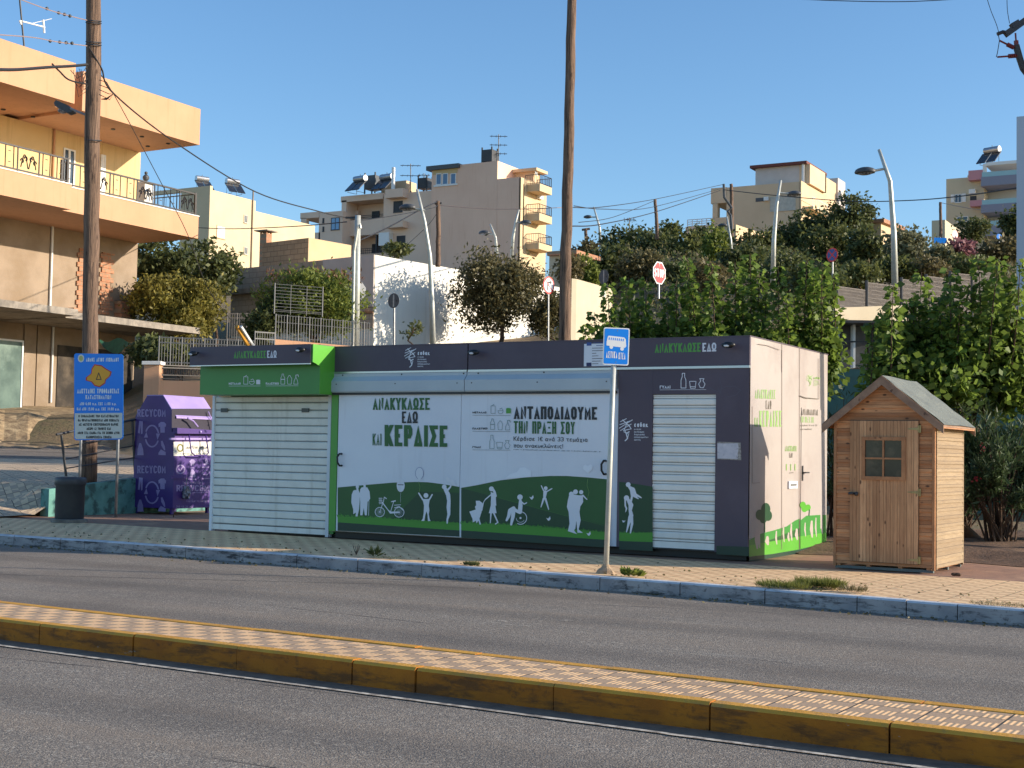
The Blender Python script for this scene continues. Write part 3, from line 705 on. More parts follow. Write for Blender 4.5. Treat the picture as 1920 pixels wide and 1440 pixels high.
# torn notice
m_paper = mat('torn_paper', lin(214, 210, 214), lin(190, 190, 198), 9, .8, c3=lin(150, 146, 150), s3=14, t3=(.58, .7))
m_paper2 = mat('old_glue', lin(120, 116, 112), lin(180, 174, 166), 40, .9)
mb = MB(); PGp = lambda x, y, o=0.: gY(x, y, -.037-o)
mb.shape([(1345, 828), (1389, 830), (1390, 863), (1345, 861)], m_paper2, PGp); mb.shape([(1345, 831), (1360, 831.5), (1383, 831), (1385, 840), (1383, 850), (1384, 860.5), (1345, 859.5)], m_paper, PGp)
mb.build('torn_notice', K)
mb = MB(); m_navy = mat('navy_print', lin(36, 42, 92), rough=.5)
mb.shape([(1375.5, 1026), (1403.5, 1029), (1403.5, 1042), (1375.5, 1039)], m_fig, PG); mb.shape([(1376.5, 1032), (1402.5, 1035), (1402.5, 1040), (1376.5, 1037.5)], m_navy, PG); mb.stroke([(1378, 1028.5), (1388, 1029.5)], 1.6, m_navy, PG, False)
mb.stroke([(1380, 1035), (1400, 1037.5)], .7, m_fig, PG, False); mb.build('sticker', K)
# fascia
zf = 2.60
mb = MB(); xs0 = xz(880, 665)[0]
mb.box(XL, xs0-.012, -.038, .004, zf+.001, 2.985, m_grey); mb.box(xs0+.012, .008, -.042, .004, zf+.001, 2.985, m_grey)
mb.build('fascia', K)
MB().box(XL, xs0-.012, -.05, .0, zf-.03, zf-.002, m_alu).build('trim_rail', K); MB().box(xs0+.012, .01, -.054, .0, zf-.034, zf-.002, m_alu).build('trim_rail', K)
PFa = lambda x, y, o=0.: gY(x, y, -.042-o)
mb = MB(); emblem(mb, 758.5, 652, .98, PFa, m_fig); mb.build('emblem', K)
m_txtg2 = mat('sign_green', lin(84, 158, 62), rough=.4)
mb = MB(); lettering(mb, 'ΑΝΑΚΥΚΛΩΣΕ', 1228, 644.5, 1314, 661.5, m_txtg2, PFa, .24, .12, slope=-2.0); lettering(mb, 'ΕΔΩ', 1317, 643, 1343, 659.5, m_fig, PFa, .26, .12, slope=-.6); mb.build('sign_lettering', K)
mb = MB()                                                          # funding notice board on the fascia
mb.box(xz(1098, 660)[0], xz(1140, 660)[0]+.14, -.052, -.042, zf+.02, 2.94, m_white); PB = lambda x, y, o=0.: gY(x, y, -.052-o)
m_bl = mat('notice_blue', lin(58, 84, 150), rough=.5)
mb.shape([(1100, 642), (1109, 641.7), (1109, 648), (1100, 648.3)], m_bl, PB); mb.shape([(1099.5, 680), (1109, 679.8), (1109, 686.5), (1099.5, 686.7)], m_navy, PB)
for i, (a, b) in enumerate(((1112, 1140), (1118, 1140), (1110, 1130), (1110, 1136), (1110, 1118), (1110, 1122), (1110, 1130), (1110, 1126), (1110, 1122))): mb.stroke([(a, 643+i*4.9), (b, 642.6+i*4.9)], 1.0, m_bl if i < 2 else m_grey, PB, False)
mb.build('notice_board', K)
def lamp_spot(px, py, Y, parent):
    p = gY(px, py, Y); mb = MB(); mb.tube([p+[0, 0, .02], p+[.0, -.10, .03]], .012, m_black, 6)
    mb.ball(p+[0, -.13, .0], (.10, .05, .045), m_black, 10, 6); s = mb.build('spotlight', parent, smooth=True)
    MB().ball(p+[-.01, -.15, -.012], (.055, .034, .022), m_fig, 8, 5).build('lens', s)
for px, py in ((896, 662), (1372, 648)): lamp_spot(px, py, -.042, K)
# shutter hood over the sliding doors (two lengths)
def hood(xa, xb):
    mb = MB(); pr = [(-.045, 2.566), (-.045, 2.52), (-.115, 2.445), (-.115, 2.285), (-.095, 2.285), (-.095, 2.27), (0, 2.27), (0, 2.57)]
    mb.prism([(xa, a, b) for a, b in pr], (xb-xa, 0, 0), m_hood)
    h = mb.build('shutter_hood', K); n = max(3, int((xb-xa)/.8))
    for i in range(n):
        x = xa+.12+(xb-xa-.24)*i/(n-1)
        MB().tube([(x+.07, -.043, 2.545), (x+.07, -.05, 2.545)], .012, m_black, 6).build('rivet', h); MB().tube([(x, -.112, 2.40), (x, -.119, 2.40)], .010, m_dark, 6).build('rivet', h)
    return h
xh = xz(871, 715, -.11)[0]; xhr = xz(1152, 715, -.11)[0]
hood(XL-.02, xh-.006); hood(xh+.006, xhr)
MB().box(XL+.0, xhr, -.09, .0, 2.235, 2.268, m_dark).build('door_track', K)
# sliding doors: mural panels
YD = -.055
PD = lambda x, y, o=0.: gY(x, y, YD-o)
xd0 = xz(633, 860, YD)[0]; xd1 = xz(863, 860, YD)[0]; xd2 = xz(1143, 860, YD)[0]
MB().box(xz(1143, 860)[0]-.02, x1160, -.008, .004, .10, 2.3, m_white).build('wall_strip', K)
mb = MB(); mb.box(XL-.02, xd0-.012, -.06, .0, .11, 2.25, m_txtg2); mb.build('door_post', K)
c2 = lambda P: [(620+x/6.857, 840+y/6.857) for x, y in P]
c4 = lambda P: [(860+x/6.4, 860+y/6.4) for x, y in P]
def zb(px): return xz(px, 1000, YD)
# --- left door
mb = MB(); mb.box(xd0, xd1-.004, YD, -.012, .115, 2.235, m_white)
eL, eR = 90, 1655
mb.shape(c2([(eL, 508), (480, 472), (800, 445), (1100, 436), (1250, 440), (1420, 462), (eR, 500), (eR, 1000), (eL, 900)]), m_g1, PD)
mb.stroke(c2([(eL, 504), (480, 468), (800, 441), (1100, 432), (1250, 436), (1420, 458), (eR, 496)]), .9, m_fig, PD, False)
mb.shape(c2([(700, 1000), (1150, 560), (eR, 575), (eR, 1010), (700, 1010)]), m_g1b, PD)
mb.shape(c2([(eL, 880), (600, 900), (eR, 965), (eR, 1062), (eL, 957)]), m_g2, PD)
grass(mb, c2([(eL, 878), (600, 905), (1200, 950), (eR-10, 975)]), 0, m_g2, PD, 7)
mb.shape(c2([(eL, 955), (eR, 1060), (eR, 1140), (eL, 1062)]), m_g3, PD)
def S(P, w_, c=None): mb.stroke((c or c2)(P), w_, m_fig, PD)
def Dd(x, y, r, c=None): q = (c or c2)([(x, y)])[0]; mb.disc(q[0], q[1], r, m_fig, PD)
# two standing grandparents
Dd(343, 497, 3.2); S([(343, 520), (345, 545)], 4); mb.shape(c2([(310, 540), (360, 545), (375, 580), (372, 700), (365, 790), (345, 880), (320, 880), (325, 830), (290, 850), (290, 790), (265, 700), (270, 600), (290, 550)]), m_fig, PD)
Dd(436, 458, 3.4); S([(436, 480), (436, 505)], 4.4); mb.shape(c2([(400, 505), (470, 505), (500, 560), (508, 650), (490, 680), (475, 690), (470, 780), (465, 865), (440, 865), (425, 770), (410, 865), (380, 865), (380, 700), (372, 600), (380, 530)]), m_fig, PD); S([(492, 680), (488, 868)], .9)
# bicycle
for wx, wy, r in ((632, 823, 8.2), (880, 826, 8.6)):
    q = c2([(wx, wy)])[0]; mb.ring(q[0], q[1], r, r+1.2, m_fig, PD, 20)
    for k in range(8): a = k*math.pi/8; mb.stroke([(q[0]+r*math.cos(a), q[1]+r*math.sin(a)), (q[0]-r*math.cos(a), q[1]-r*math.sin(a))], .28, m_fig, PD, False)
S([(632, 823), (680, 680), (690, 630), (715, 650)], [1, 1.4, 1.2, 2]); S([(665, 700), (740, 800), (770, 830), (880, 826)], [2.2, 1.6, 4, 2.4]); S([(770, 820), (810, 690)], 1.2); S([(780, 690), (830, 680)], [1.6, 2.6]); S([(820, 735), (900, 730)], 1.2); S([(820, 770), (880, 750), (930, 800)], 1.2)
for k in range(5): S([(622+k*9, 640), (626+k*8, 720)], .5)
for k in range(3): S([(620, 645+k*30), (665, 648+k*30)], .7)
# balloons, boy with arms up
q = c2([(900, 485)])[0]; mb.disc(q[0], q[1], 7.6, m_fig, PD, 12); mb.disc(q[0], q[1]+.2, 7.0, m_white, PD, 11.3); mb.stroke(c2([(862, 472), (936, 474)]), 1.4, m_txtk, PD, False); S([(900, 575), (898, 700)], .35)
q = c2([(1142, 325)])[0]; mb.disc(q[0], q[1], 8.0, m_bl, PD, 11.4); mb.disc(q[0], q[1], 7.4, m_fig, PD, 10.8); mb.shape(c2([(1095, 350), (1190, 350), (1150, 415), (1135, 415)]), m_fig, PD); mb.stroke(c2([(1130, 432), (1148, 500), (1142, 560)]), .5, m_fadeg, PD)
Dd(1225, 610, 4.6); S([(1133, 580), (1185, 665), (1225, 690)], [2.6, 3, 4]); S([(1305, 600), (1270, 660), (1235, 690)], [2.6, 3, 4]); mb.shape(c2([(1180, 655), (1275, 655), (1262, 740), (1270, 800), (1262, 850), (1272, 910), (1285, 938), (1250, 940), (1245, 860), (1232, 815), (1218, 860), (1205, 938), (1165, 938), (1185, 905), (1195, 840), (1200, 740)]), m_fig, PD)
# parent lifting a child
Dd(1460, 500, 4.4); S([(1475, 530), (1510, 600), (1520, 680), (1515, 760), (1520, 850), (1500, 920), (1498, 965)], [7, 8, 6.5, 7.5, 5.5, 3.5, 2.6]); S([(1500, 545), (1540, 500), (1550, 455)], [4, 3, 2.6]); Dd(1508, 398, 3.6); S([(1520, 420), (1560, 430), (1580, 455), (1605, 480)], [4, 7, 6, 2])
lettering(mb, 'ΑΝΑΚΥΚΛΩΣΕ', 699, 746, 805.5, 768.5, m_txtg, PD, .24, .1); lettering(mb, 'ΕΔΩ', 753.5, 771.5, 783, 793.5, m_txtk, PD, .25, .12); lettering(mb, 'ΚΑΙ', 698.5, 813, 715, 835, m_txtg, PD, .085, .2); lettering(mb, 'ΚΕΡΔΙΣΕ', 721, 796.5, 838.5, 836.5, m_txtg, PD, .25, .12, slope=1.5)
dL = mb.build('sliding_door', K)
# --- right door
mb = MB(); mb.box(xd1+.004, xd2, YD, -.012, .115, 2.235, m_white)
eL, eR = 30, 1805
mb.shape(c4([(eL, 350), (200, 322), (500, 260), (800, 225), (1100, 207), (1300, 208), (1550, 225), (eR, 250), (eR, 960), (eL, 860)]), m_g1, PD)
mb.stroke(c4([(eL, 346), (200, 318), (500, 256), (800, 221), (1100, 203), (1300, 204), (1550, 221), (eR, 246)]), .9, m_fig, PD, False)
mb.shape(c4([(eL, 352), (330, 430), (700, 530), (1310, 690), (eR, 805), (eR, 900), (eL, 860)]), m_g1b, PD)
mb.stroke(c4([(480, 470), (1300, 690), (1740, 800)]), .3, m_g2, PD, False)
mb.shape(c4([(eL, 770), (500, 790), (900, 815), (1400, 855), (eR, 890), (eR, 978), (eL, 862)]), m_g2, PD)
grass(mb, c4([(eL, 768), (500, 795), (900, 820), (1400, 860), (eR-10, 900)]), 0, m_g2, PD, 9)
mb.shape(c4([(eL, 860), (eR, 976), (eR, 1070), (eL, 950)]), m_g3, PD)
S4 = lambda P, w_: S(P, w_, c4); D4 = lambda x, y, r: Dd(x, y, r, c4)
A4 = lambda P: mb.shape(c4(P), m_fig, PD)
A4([(205, 505), (250, 505), (290, 535), (275, 640), (250, 720), (268, 790), (250, 790), (238, 745), (215, 775), (205, 745), (170, 765), (165, 720), (128, 635), (205, 610), (195, 575), (210, 560)]); S4([(278, 620), (300, 520), (320, 490)], [2, 1.4, 1.6])
D4(393, 362, 4.6); S4([(320, 490), (385, 435), (400, 430)], [2, 2.4, 3]); S4([(405, 350), (430, 400), (448, 450)], [3, 5, 3]); A4([(385, 400), (440, 420), (448, 470), (440, 560), (455, 655), (362, 655), (385, 560), (388, 470)]); S4([(440, 470), (445, 560)], 2); S4([(388, 650), (380, 770)], [3, 1.6]); S4([(420, 650), (470, 765), (440, 785)], [3, 2.4, 1.8])
D4(736, 462, 5.2); S4([(740, 500), (742, 560), (735, 640)], [5, 8, 8]); S4([(755, 520), (785, 545), (815, 530)], [3, 2.2, 2.2]); S4([(660, 590), (615, 620), (600, 690), (575, 740)], [6, 7, 6, 4]); S4([(660, 600), (650, 700), (630, 790)], [8, 7, 4]); S4([(720, 640), (650, 600)], 6)
q = c4([(742, 712)])[0]; mb.ring(q[0], q[1], 11, 12.4, m_fig, PD, 24, -120, 110); mb.ring(q[0], q[1], 7.6, 8.4, m_fig, PD, 18, 180, 330); mb.disc(q[0], q[1], 2, m_fig, PD)
for x, y in ((875, 468), (1078, 722), (1560, 902)): mb.shape(c4([(x-28, y-12), (x-4, y-2), (x+18, y-32), (x+26, y), (x+4, y+26), (x-12, y+14)]), m_fig, PD)
D4(1045, 355, 3.6); S4([(992, 325), (1020, 385), (1040, 400)], [2, 2.4, 3]); S4([(1118, 360), (1062, 392), (1040, 405)], [2, 2.4, 3]); S4([(1038, 400), (1030, 470)], [7, 5]); S4([(1020, 480), (988, 580)], [4, 1.8]); S4([(1042, 480), (1080, 608)], [4, 2])
D4(1352, 425, 4.6); D4(1402, 398, 4.6); D4(1470, 402, 4); A4([(1325, 440), (1380, 430), (1440, 440), (1490, 440), (1495, 520), (1460, 575), (1450, 640), (1465, 740), (1440, 850), (1490, 890), (1425, 888), (1412, 745), (1400, 840), (1385, 860), (1420, 905), (1310, 870), (1330, 780), (1320, 640), (1298, 580), (1310, 500)]); S4([(1490, 440), (1540, 490)], [3, 1.8]); mb.stroke(c4([(1545, 480), (1565, 400), (1540, 320), (1550, 240)]), .5, m_fadeg, PD)
m_pale = mat('pale_print', lin(236, 240, 246), rough=.4)
mb.shape(c4([(555, 240), (620, 185), (700, 160), (735, 110), (790, 98), (830, 125), (868, 140), (868, 218), (700, 232)]), m_pale, PD)
mb.shape(c4([(1552, 175), (1495, 125), (1495, 85), (1520, 68), (1550, 88), (1580, 65), (1608, 82), (1605, 125)]), m_pale, PD)
c3_ = lambda P: [(860+x/6.4, 720+y/6.4) for x, y in P]
def L3(tx, x0, y0, x1, y1, m, b, g_=.28, sl=0.): (a, c), (d, e) = c3_([(x0, y0), (x1, y1)]); lettering(mb, tx, a, c, d, e, m, PD, b, g_, sl)
L3('ΑΝΤΑΠΟΔΙΔΟΥΜΕ', 662, 266, 1660, 420, m_txtk, .24, .1, 1.5); L3('ΤΗΝ ΠΡΑΞΗ ΣΟΥ', 660, 444, 1392, 592, m_txtg, .135, .1, 1.6)
L3('Κέρδισε 1€ ανά 33 τεμάχια', 658, 628, 1548, 680, m_txtk, .13, .35, 2.2); L3('που ανακυκλώνεις!', 658, 712, 1252, 762, m_txtk, .13, .35, 1.4)
L3('γιατι η ανακυκλωση ειναι θεμα ολων μας και η σωστη διαλογη αξιζει', 655, 778, 1710, 790, m_txtk, .2, .3, 4.2)
for tx, y in (('ΜΕΤΑΛΛΟ', 352), ('ΠΛΑΣΤΙΚΟ', 545), ('ΓΥΑΛΙ', 768)):
    L3(tx, 165, y-22, {'ΜΕΤΑΛΛΟ': 332, 'ΠΛΑΣΤΙΚΟ': 345, 'ΓΥΑΛΙ': 262}[tx], y, m_txtk, .27); mb.stroke(c3_([(165, y+22), (620, y+26)]), .5, m_slot, PD, False)
q = lambda x, y: c3_([(x, y)])[0]
m_ic = mat('icon_line', lin(96, 128, 124), rough=.5)
can(mb, *q(412, 352), 1.0, m_ic, PD, .7); opencan(mb, *q(502, 352), 1.0, m_ic, PD, .7); tin(mb, *q(597, 352), 1.1, m_txtg2, PD)
pet(mb, *q(405, 545), 1.05, m_ic, PD, .7); jug(mb, *q(497, 550), 1.0, m_ic, PD, .7); spray(mb, *q(585, 552), 1.05, m_ic, PD, .7)
bottle(mb, *q(398, 775), 1.05, m_ic, PD, .7); glass(mb, *q(490, 778), .95, m_ic, PD, .7); vase(mb, *q(582, 776), .9, m_ic, PD, .7)
dR = mb.build('sliding_door', K)
def pull(px, py0, py1, sgn, parent):
    a, b = gY(px, py0, YD), gY(px, py1, YD); mb = MB(); e = np.array([0, -.07, 0]); s_ = np.array([.035*sgn, 0, 0])
    mb.tube([a, a+e*.8+s_*.2, a+e+s_-[0, 0, .05], b+e+s_+[0, 0, .05], b+e*.8+s_*.2, b], .016, m_black, 8); mb.build('door_handle', parent, smooth=True)
pull(641, 851, 873, -1, dL); pull(1136, 864, 889, -1, dR)
# glass drop roller shutter
def shutter(name, xa, xb, z0, z1, Y, pitch, parent, m=m_shut, twin=True):
    mb = MB(); z = z0+.09; mb.box(xa, xb, Y-.022, Y, z0, z0+.085, m)
    while z < z1:
        h = min(pitch, z1-z)
        if twin:
            mb.box(xa, xb, Y-.006, Y+.01, z, z+.006, m_slot); mb.box(xa, xb, Y-.012, Y+.01, z+.006, z+.03, m); mb.box(xa, xb, Y-.006, Y+.01, z+.03, z+.036, m_slot)
            if h > .05: mb.prism([(xa, Y-.004, z+.036), (xa, Y-.018, z+.05), (xa, Y-.02, z+h-.016), (xa, Y-.004, z+h), (xa, Y+.01, z+h), (xa, Y+.01, z+.036)], (xb-xa, 0, 0), m)
        else:
            mb.box(xa, xb, Y-.0, Y+.01, z, z+.012, m_slot)
            if h > .03: mb.prism([(xa, Y-.0, z+.012), (xa, Y-.012, z+.022), (xa, Y-.026, z+h-.014), (xa, Y-.0, z+h), (xa, Y+.01, z+h), (xa, Y+.01, z+.012)], (xb-xa, 0, 0), m)
        z += pitch
    return mb.build(name, parent)
shutter('roller_shutter', xsl+.004, xsr-.004, .12, 2.21, .003, .13, K)
MB().box(xsl, xsr, -.03, .003, .103, .12, m_dark).build('sill', K)
# side wall: film panels, door, mural
PS = lambda x, y, o=0.: gX(x, y, .006+o)
mb = MB(); mb.box(.0, .006, -.034, 3.5, .3, 2.985, m_side)
c7 = lambda P: [(1390+x/3.272, 620+y/3.272) for x, y in P]
mb.shape(c7([(48, 1285), (120, 1245), (200, 1225), (280, 1200), (330, 1165), (400, 1135), (520, 1130), (520, 1260), (48, 1340)]), m_green, PS)
mb.shape(c7([(360, 1210), (430, 1245), (520, 1240), (520, 1290), (48, 1345), (48, 1335)]), m_g1, PS)
mb.shape(c7([(48, 1318), (200, 1290), (360, 1262), (520, 1238), (520, 1305), (350, 1345), (190, 1372), (48, 1388)]), m_lime, PS)
mb.shape(c7([(48, 1386), (190, 1370), (350, 1343), (520, 1303), (520, 1335), (350, 1372), (190, 1400), (48, 1415)]), m_g3, PS)
for P in ([(140, 1190), (150, 1060), (145, 1080)],): pass
mb.stroke(c7([(143, 1235), (143, 1160)]), 2.6, m_g1b, PS)
for x, y, r in ((150, 1095, 9.5), (112, 1130, 8), (165, 1135, 8), (135, 1150, 8)): q7 = c7([(x, y)])[0]; mb.disc(q7[0], q7[1], r*.92, m_g1b, PS, r*1.25)
mb.stroke(c7([(415, 1135), (418, 1100)]), 2, m_g1b, PS)
for x, y, r in ((375, 1070, 5.5), (410, 1085, 5), (385, 1090, 6)): q7 = c7([(x, y)])[0]; mb.disc(q7[0], q7[1], r, m_lime, PS, r*1.2)
m_figs = mat('faded_figure', lin(172, 160, 154), rough=.5)
for x, y0, y1, w_ in ((95, 1225, 1335, 7), (110, 1235, 1330, 5), (160, 1275, 1310, 8), (215, 1235, 1310, 3.6), (260, 1195, 1295, 3), (290, 1245, 1290, 4), (307, 1190, 1285, 4), (340, 1225, 1280, 6), (432, 1170, 1265, 6), (458, 1150, 1262, 3), (495, 1140, 1245, 4)):
    mb.stroke(c7([(x, y0), (x-2, (y0+y1)/2), (x+3, y1)]), [w_*.6, w_, w_*.5], m_figs, PS); q7 = c7([(x, y0)])[0]; mb.disc(q7[0], q7[1], w_*.35, m_figs, PS, w_*.6)
lettering(mb, 'ΑΝΑΚΥΚΛΩΣΕ', 1416, 730, 1454, 747, m_fadeg, PS, .22, .1, slope=1); lettering(mb, 'ΕΔΩ', 1436, 751, 1446.5, 767, m_fadek, PS, .2, .2); lettering(mb, 'ΚΑΙ', 1415, 783, 1421, 800, m_fadeg, PS, .1, .4); lettering(mb, 'ΚΕΡΔΙΣΕ', 1424, 770, 1465.5, 800, m_fadeg, PS, .22, .1, slope=0)
lettering(mb, 'ΑΝΑΚΥΚΛΩΣΕ', 1472, 836, 1494, 846, m_fadeg, PS, .22, .1); lettering(mb, 'ΕΔΩ', 1480, 849, 1486, 858, m_fadek, PS, .2, .2)
lettering(mb, 'ΑΝΤΑΠΟΔΙΔΟΥΜΕ', 1503, 767, 1534, 778, m_fadek, PS, .22, .1, slope=1); lettering(mb, 'ΤΗΝ ΠΡΑΞΗ ΣΟΥ', 1502, 781, 1526, 792, m_fadeg, PS, .16, .2, slope=1); lettering(mb, 'Κέρδισε 1€ ανά 33', 1502, 796, 1532, 799, m_fadek, PS, .12); lettering(mb, 'που ανακυκλώνεις!', 1502, 803, 1522, 806, m_fadek, PS, .12)
for k in (1475, 1483, 1491): mb.stroke([(k, 870), (k, 882)], 1.6, m_fadeg, PS, False)
mb.stroke([(1480, 887), (1488, 886)], 1.2, m_fadek, PS, False)
emblem(mb, 1512, 703, .55, PS, m_fadeg)
seam = mat('film_seam', lin(120, 106, 98), rough=.6)
for a, b in (((1466.5, 640), (1466, 1030)), ((1499.5, 650), (1499, 1030)), ((1411, 762), (1411, 906)), ((1411, 906), (1425, 905)), ((1466, 656), (1466, 698))): mb.stroke([a, b], .7, seam, PS, False)
mb.build('side_wall', K)
PS2 = lambda x, y, o=0.: gX(x, y, .02+o)                                # lifting edges of film, flap of a poster
mb = MB(); mb.stroke([(1499.5, 742), (1510, 746), (1523, 747), (1536, 748)], [1.4, 2, 1.4, 1], m_fadek, PS2, False); mb.stroke([(1536, 748), (1536, 672)], .8, seam, PS2, False); mb.build('loose_film', K)
mb = MB(); mb.stroke([(1421, 645), (1440, 648), (1462, 656)], 1., seam, PS2, False); mb.build('loose_film', K)
# side service door
ya, yb = gX(1500.5, 850, 0)[1], gX(1540, 850, 0)[1]; d = MB().box(.006, .016, ya, yb, .31, 2.12, m_side)
c = lambda x, y, o=0.: gX(x, y, .016+o)
d.shape(c7([(362, 1165), (400, 1135), (485, 1130), (485, 1255), (362, 1275)]), m_green, c); d.shape(c7([(362, 1262), (485, 1243), (485, 1310), (362, 1338)]), m_lime, c)
for x, y0, y1, w_ in ((392, 1180, 1260, 3), (432, 1170, 1265, 6), (458, 1150, 1262, 3)): d.stroke(c7([(x, y0), (x-2, (y0+y1)/2), (x+3, y1)]), [w_*.6, w_, w_*.5], m_figs, c)
for x, y, r in ((378, 1070, 5.5), (410, 1085, 5), (388, 1090, 6)): q7 = c7([(x, y)])[0]; d.disc(q7[0], q7[1], r, m_lime, c, r*1.2)
d.stroke(c7([(415, 1135), (418, 1100)]), 2, m_g1b, c)
lettering(d, 'ΑΝΤΑΠΟΔΙΔΟΥΜΕ', 1503, 767, 1534, 778, m_fadek, c, .22, .1, slope=1); lettering(d, 'ΤΗΝ ΠΡΑΞΗ ΣΟΥ', 1502, 781, 1526, 792, m_fadeg, c, .16, .2, slope=1); lettering(d, 'Κέρδισε 1€ ανά 33', 1502, 796, 1532, 799, m_fadek, c, .12); lettering(d, 'που ανακυκλώνεις!', 1502, 803, 1522, 806, m_fadek, c, .12)
d = d.build('side_door', K)
h0 = gX(1504, 886, .016); mb = MB(); mb.box(.016, .03, h0[1]-.02, h0[1]+.02, h0[2]-.12, h0[2]+.1, m_dark); mb.tube([h0, h0+[.05, 0, 0], h0+[.06, .14, 0]], .011, m_dark, 6); mb.build('door_handle', d)
a, b = gX(1476, 905, 0), gX(1492, 913, 0); mb = MB(); mb.box(.006, .03, a[1], b[1], b[2]-.02, a[2]+.02, m_white); mb.box(.03, .034, a[1]+.06, b[1]-.06, b[2]+.02, a[2]-.02, m_slot); mb.build('mail_slot', K)
# ------------------------------------------------------------------ left kiosk with the green hood
K2 = thing('collection_kiosk', 'smaller kiosk with a lit green hood, grey sign band and closed white roller shutter', 'kiosk', (-8.1, .8, 0))
xl = -9.27; YS = .12
sx0 = gY(405, 860, YS)[0]; sx1 = gY(618, 860, YS)[0]
MB().box(xl+.18, XL-.006, YS+.03, 3.3, .06, 2.99, m_side).build('body', K2)
mb = MB(); mb.box(xl, XL-.006, -.41, YS+.03, 2.235, 2.99, m_green)
hb = mb.build('lower_hood', K2)
mb = MB(); mb.box(xl-.04, XL-.004, -.60, -.41, 2.715, 2.995, m_green); mb.box(xl, XL-.003, -.41, YS+.028, 2.996, 3.004, m_grey); mb.build('upper_hood', K2)
mb = MB(); mb.box(xl-.046, XL-.03, -.616, -.60, 2.70, 2.998, m_grey); mb.box(xl-.046, XL-.03, -.619, -.603, 2.685, 2.70, m_alu); mb.build('sign_band', K2)
PQ = lambda x, y, o=0.: gX(x, y, XL+.002+o)
mb = MB(); Yf = -.60
mb.prism([(XL-.004, -.60, 2.995), (XL-.004, -.60, 2.72), (XL-.004, -.52, 2.70), (XL-.004, -.41, 2.66), (XL-.004, -.41, 2.235), (XL-.004, .0, 2.235), (XL-.004, .0, 2.995)], (.008, 0, 0), m_lime); mb.build('green_cheek', K2)
PB2 = lambda x, y, o=0.: gY(x, y, -.616-o)
mb = MB(); lettering(mb, 'ΑΝΑΚΥΚΛΩΣΕ', 438.5, 658.5, 499, 672, m_txtg2, PB2, .24, .12, slope=-.9); lettering(mb, 'ΕΔΩ', 501, 657.5, 518.5, 671, m_fig, PB2, .26, .12, slope=-.3); mb.build('sign_lettering', K2)
for px, py in ((372, 664), (572, 657)): lamp_spot(px, py, -.616, K2)
PH = lambda x, y, o=0.: gY(x, y, -.41-o)
c8 = lambda x, y: (340+x/3.6, 620+y/3.6)
mb = MB()
def L8(tx, x0, y0, x1, y1, b): (a, c), (d, e) = c8(x0, y0), c8(x1, y1); lettering(mb, tx, a, c, d, e, m_fig, PH, b)
L8('ΜΕΤΑΛΛΟ', 320, 350, 400, 364, .27); L8('ΠΛΑΣΤΙΚΟ', 570, 350, 658, 364, .27); mb.stroke([c8(320, 374), c8(533, 373)], .6, m_fig, PH, False); mb.stroke([c8(570, 373), c8(790, 372)], .6, m_fig, PH, False)
can(mb, *c8(435, 361), .98, m_fig, PH, .9); opencan(mb, *c8(476, 360), .95, m_fig, PH, .9); tin(mb, *c8(519, 362), .95, m_fig, PH); pet(mb, *c8(685, 361), 1.0, m_fig, PH, .9); jug(mb, *c8(730, 361), .95, m_fig, PH, .9); spray(mb, *c8(773, 361), 1.0, m_fig, PH, .9)
mb.build('material_lettering', K2)
sh = shutter('roller_shutter', sx0, sx1, .03, 2.225, YS-.03, .125, K2, twin=False)
for px in (421, 573):
    p = gY(px, 769, YS-.06); MB().box(p[0]-.07, p[0]+.07, YS-.075, YS-.055, p[2]-.035, p[2]+.03, m_slot).build('shutter_lock', sh)
mb = MB(); mb.box(sx0-.05, sx0, YS-.07, YS+.03, .0, 2.235, m_white); mb.build('shutter_rail', K2)
mb = MB(); mb.box(sx1, sx1+.06, YS-.07, YS+.03, .0, 2.235, m_white); mb.build('shutter_rail', K2)
MB().box(sx1+.065, XL-.03, YS-.05, YS+.02, .05, 2.235, m_green).build('edge_post', K2)
MB().box(xl+.2, XL-.01, YS+.03, 3.2, 0, .06, m_black).build('base', K2)
# ------------------------------------------------------------------ garden shed
def wood(name, a, b, dark, ax, board, horiz, knots=True, grain=1.):
    """boards: ax = axis across the boards (0 x, 1 y, 2 z), board width in m"""
    g = G(name, .75)
    xyz = g.sep(g.co); q = xyz[ax]
    idx = g.ma('FLOOR', g.ma('DIVIDE', q, board)); fr = g.ma('FRACT', g.ma('DIVIDE', q, board))
    wn = g.n.new('ShaderNodeTexWhiteNoise'); wn.noise_dimensions = '1D'; g.l.new(idx, wn.inputs['W'])
    c = g.mix(wn.outputs['Value'], a, b)
    scl = (2.5, 2.5, 2.5); scl = tuple(30 if i == ax else 2.2 for i in range(3))
    c = g.mix(g.rng(g.noise(g.map(0, scl), 1.6, 6, .7), .42, .72, 0, .6), c, dark)
    if knots:
        k = g.vor(g.map(0, tuple(1/board*1.0 if i == ax else 5. for i in range(3))), 1.0)
        c = g.mix(g.rng(k, .16, .09, 0, .9), c, tuple(v*.35 for v in dark))
    c = g.mix(g.rng(g.ma('ABSOLUTE', g.ma('SUBTRACT', fr, .5)), .455, .485, 0, .75), c, tuple(v*.3 for v in dark))
    c = g.mix(g.rng(g.noise(g.co, 1.5, 5), .45, .75, 0, .35), c, tuple(v*.7 for v in b))
    g.col(c); g.bump(g.noise(g.map(0, scl), 1.6, 6, .7), .4, .004); return g.m
m_wf = wood('shed_boards', lin(224, 162, 110), lin(168, 112, 70), lin(116, 76, 48), 2, .098, True)
m_wd = wood('door_boards', lin(228, 176, 128), lin(174, 128, 88), lin(126, 82, 52), 0, .085, False)
m_ws = wood('sunny_boards', lin(160, 138, 106), lin(140, 118, 88), lin(112, 90, 64), 2, .098, True, False)
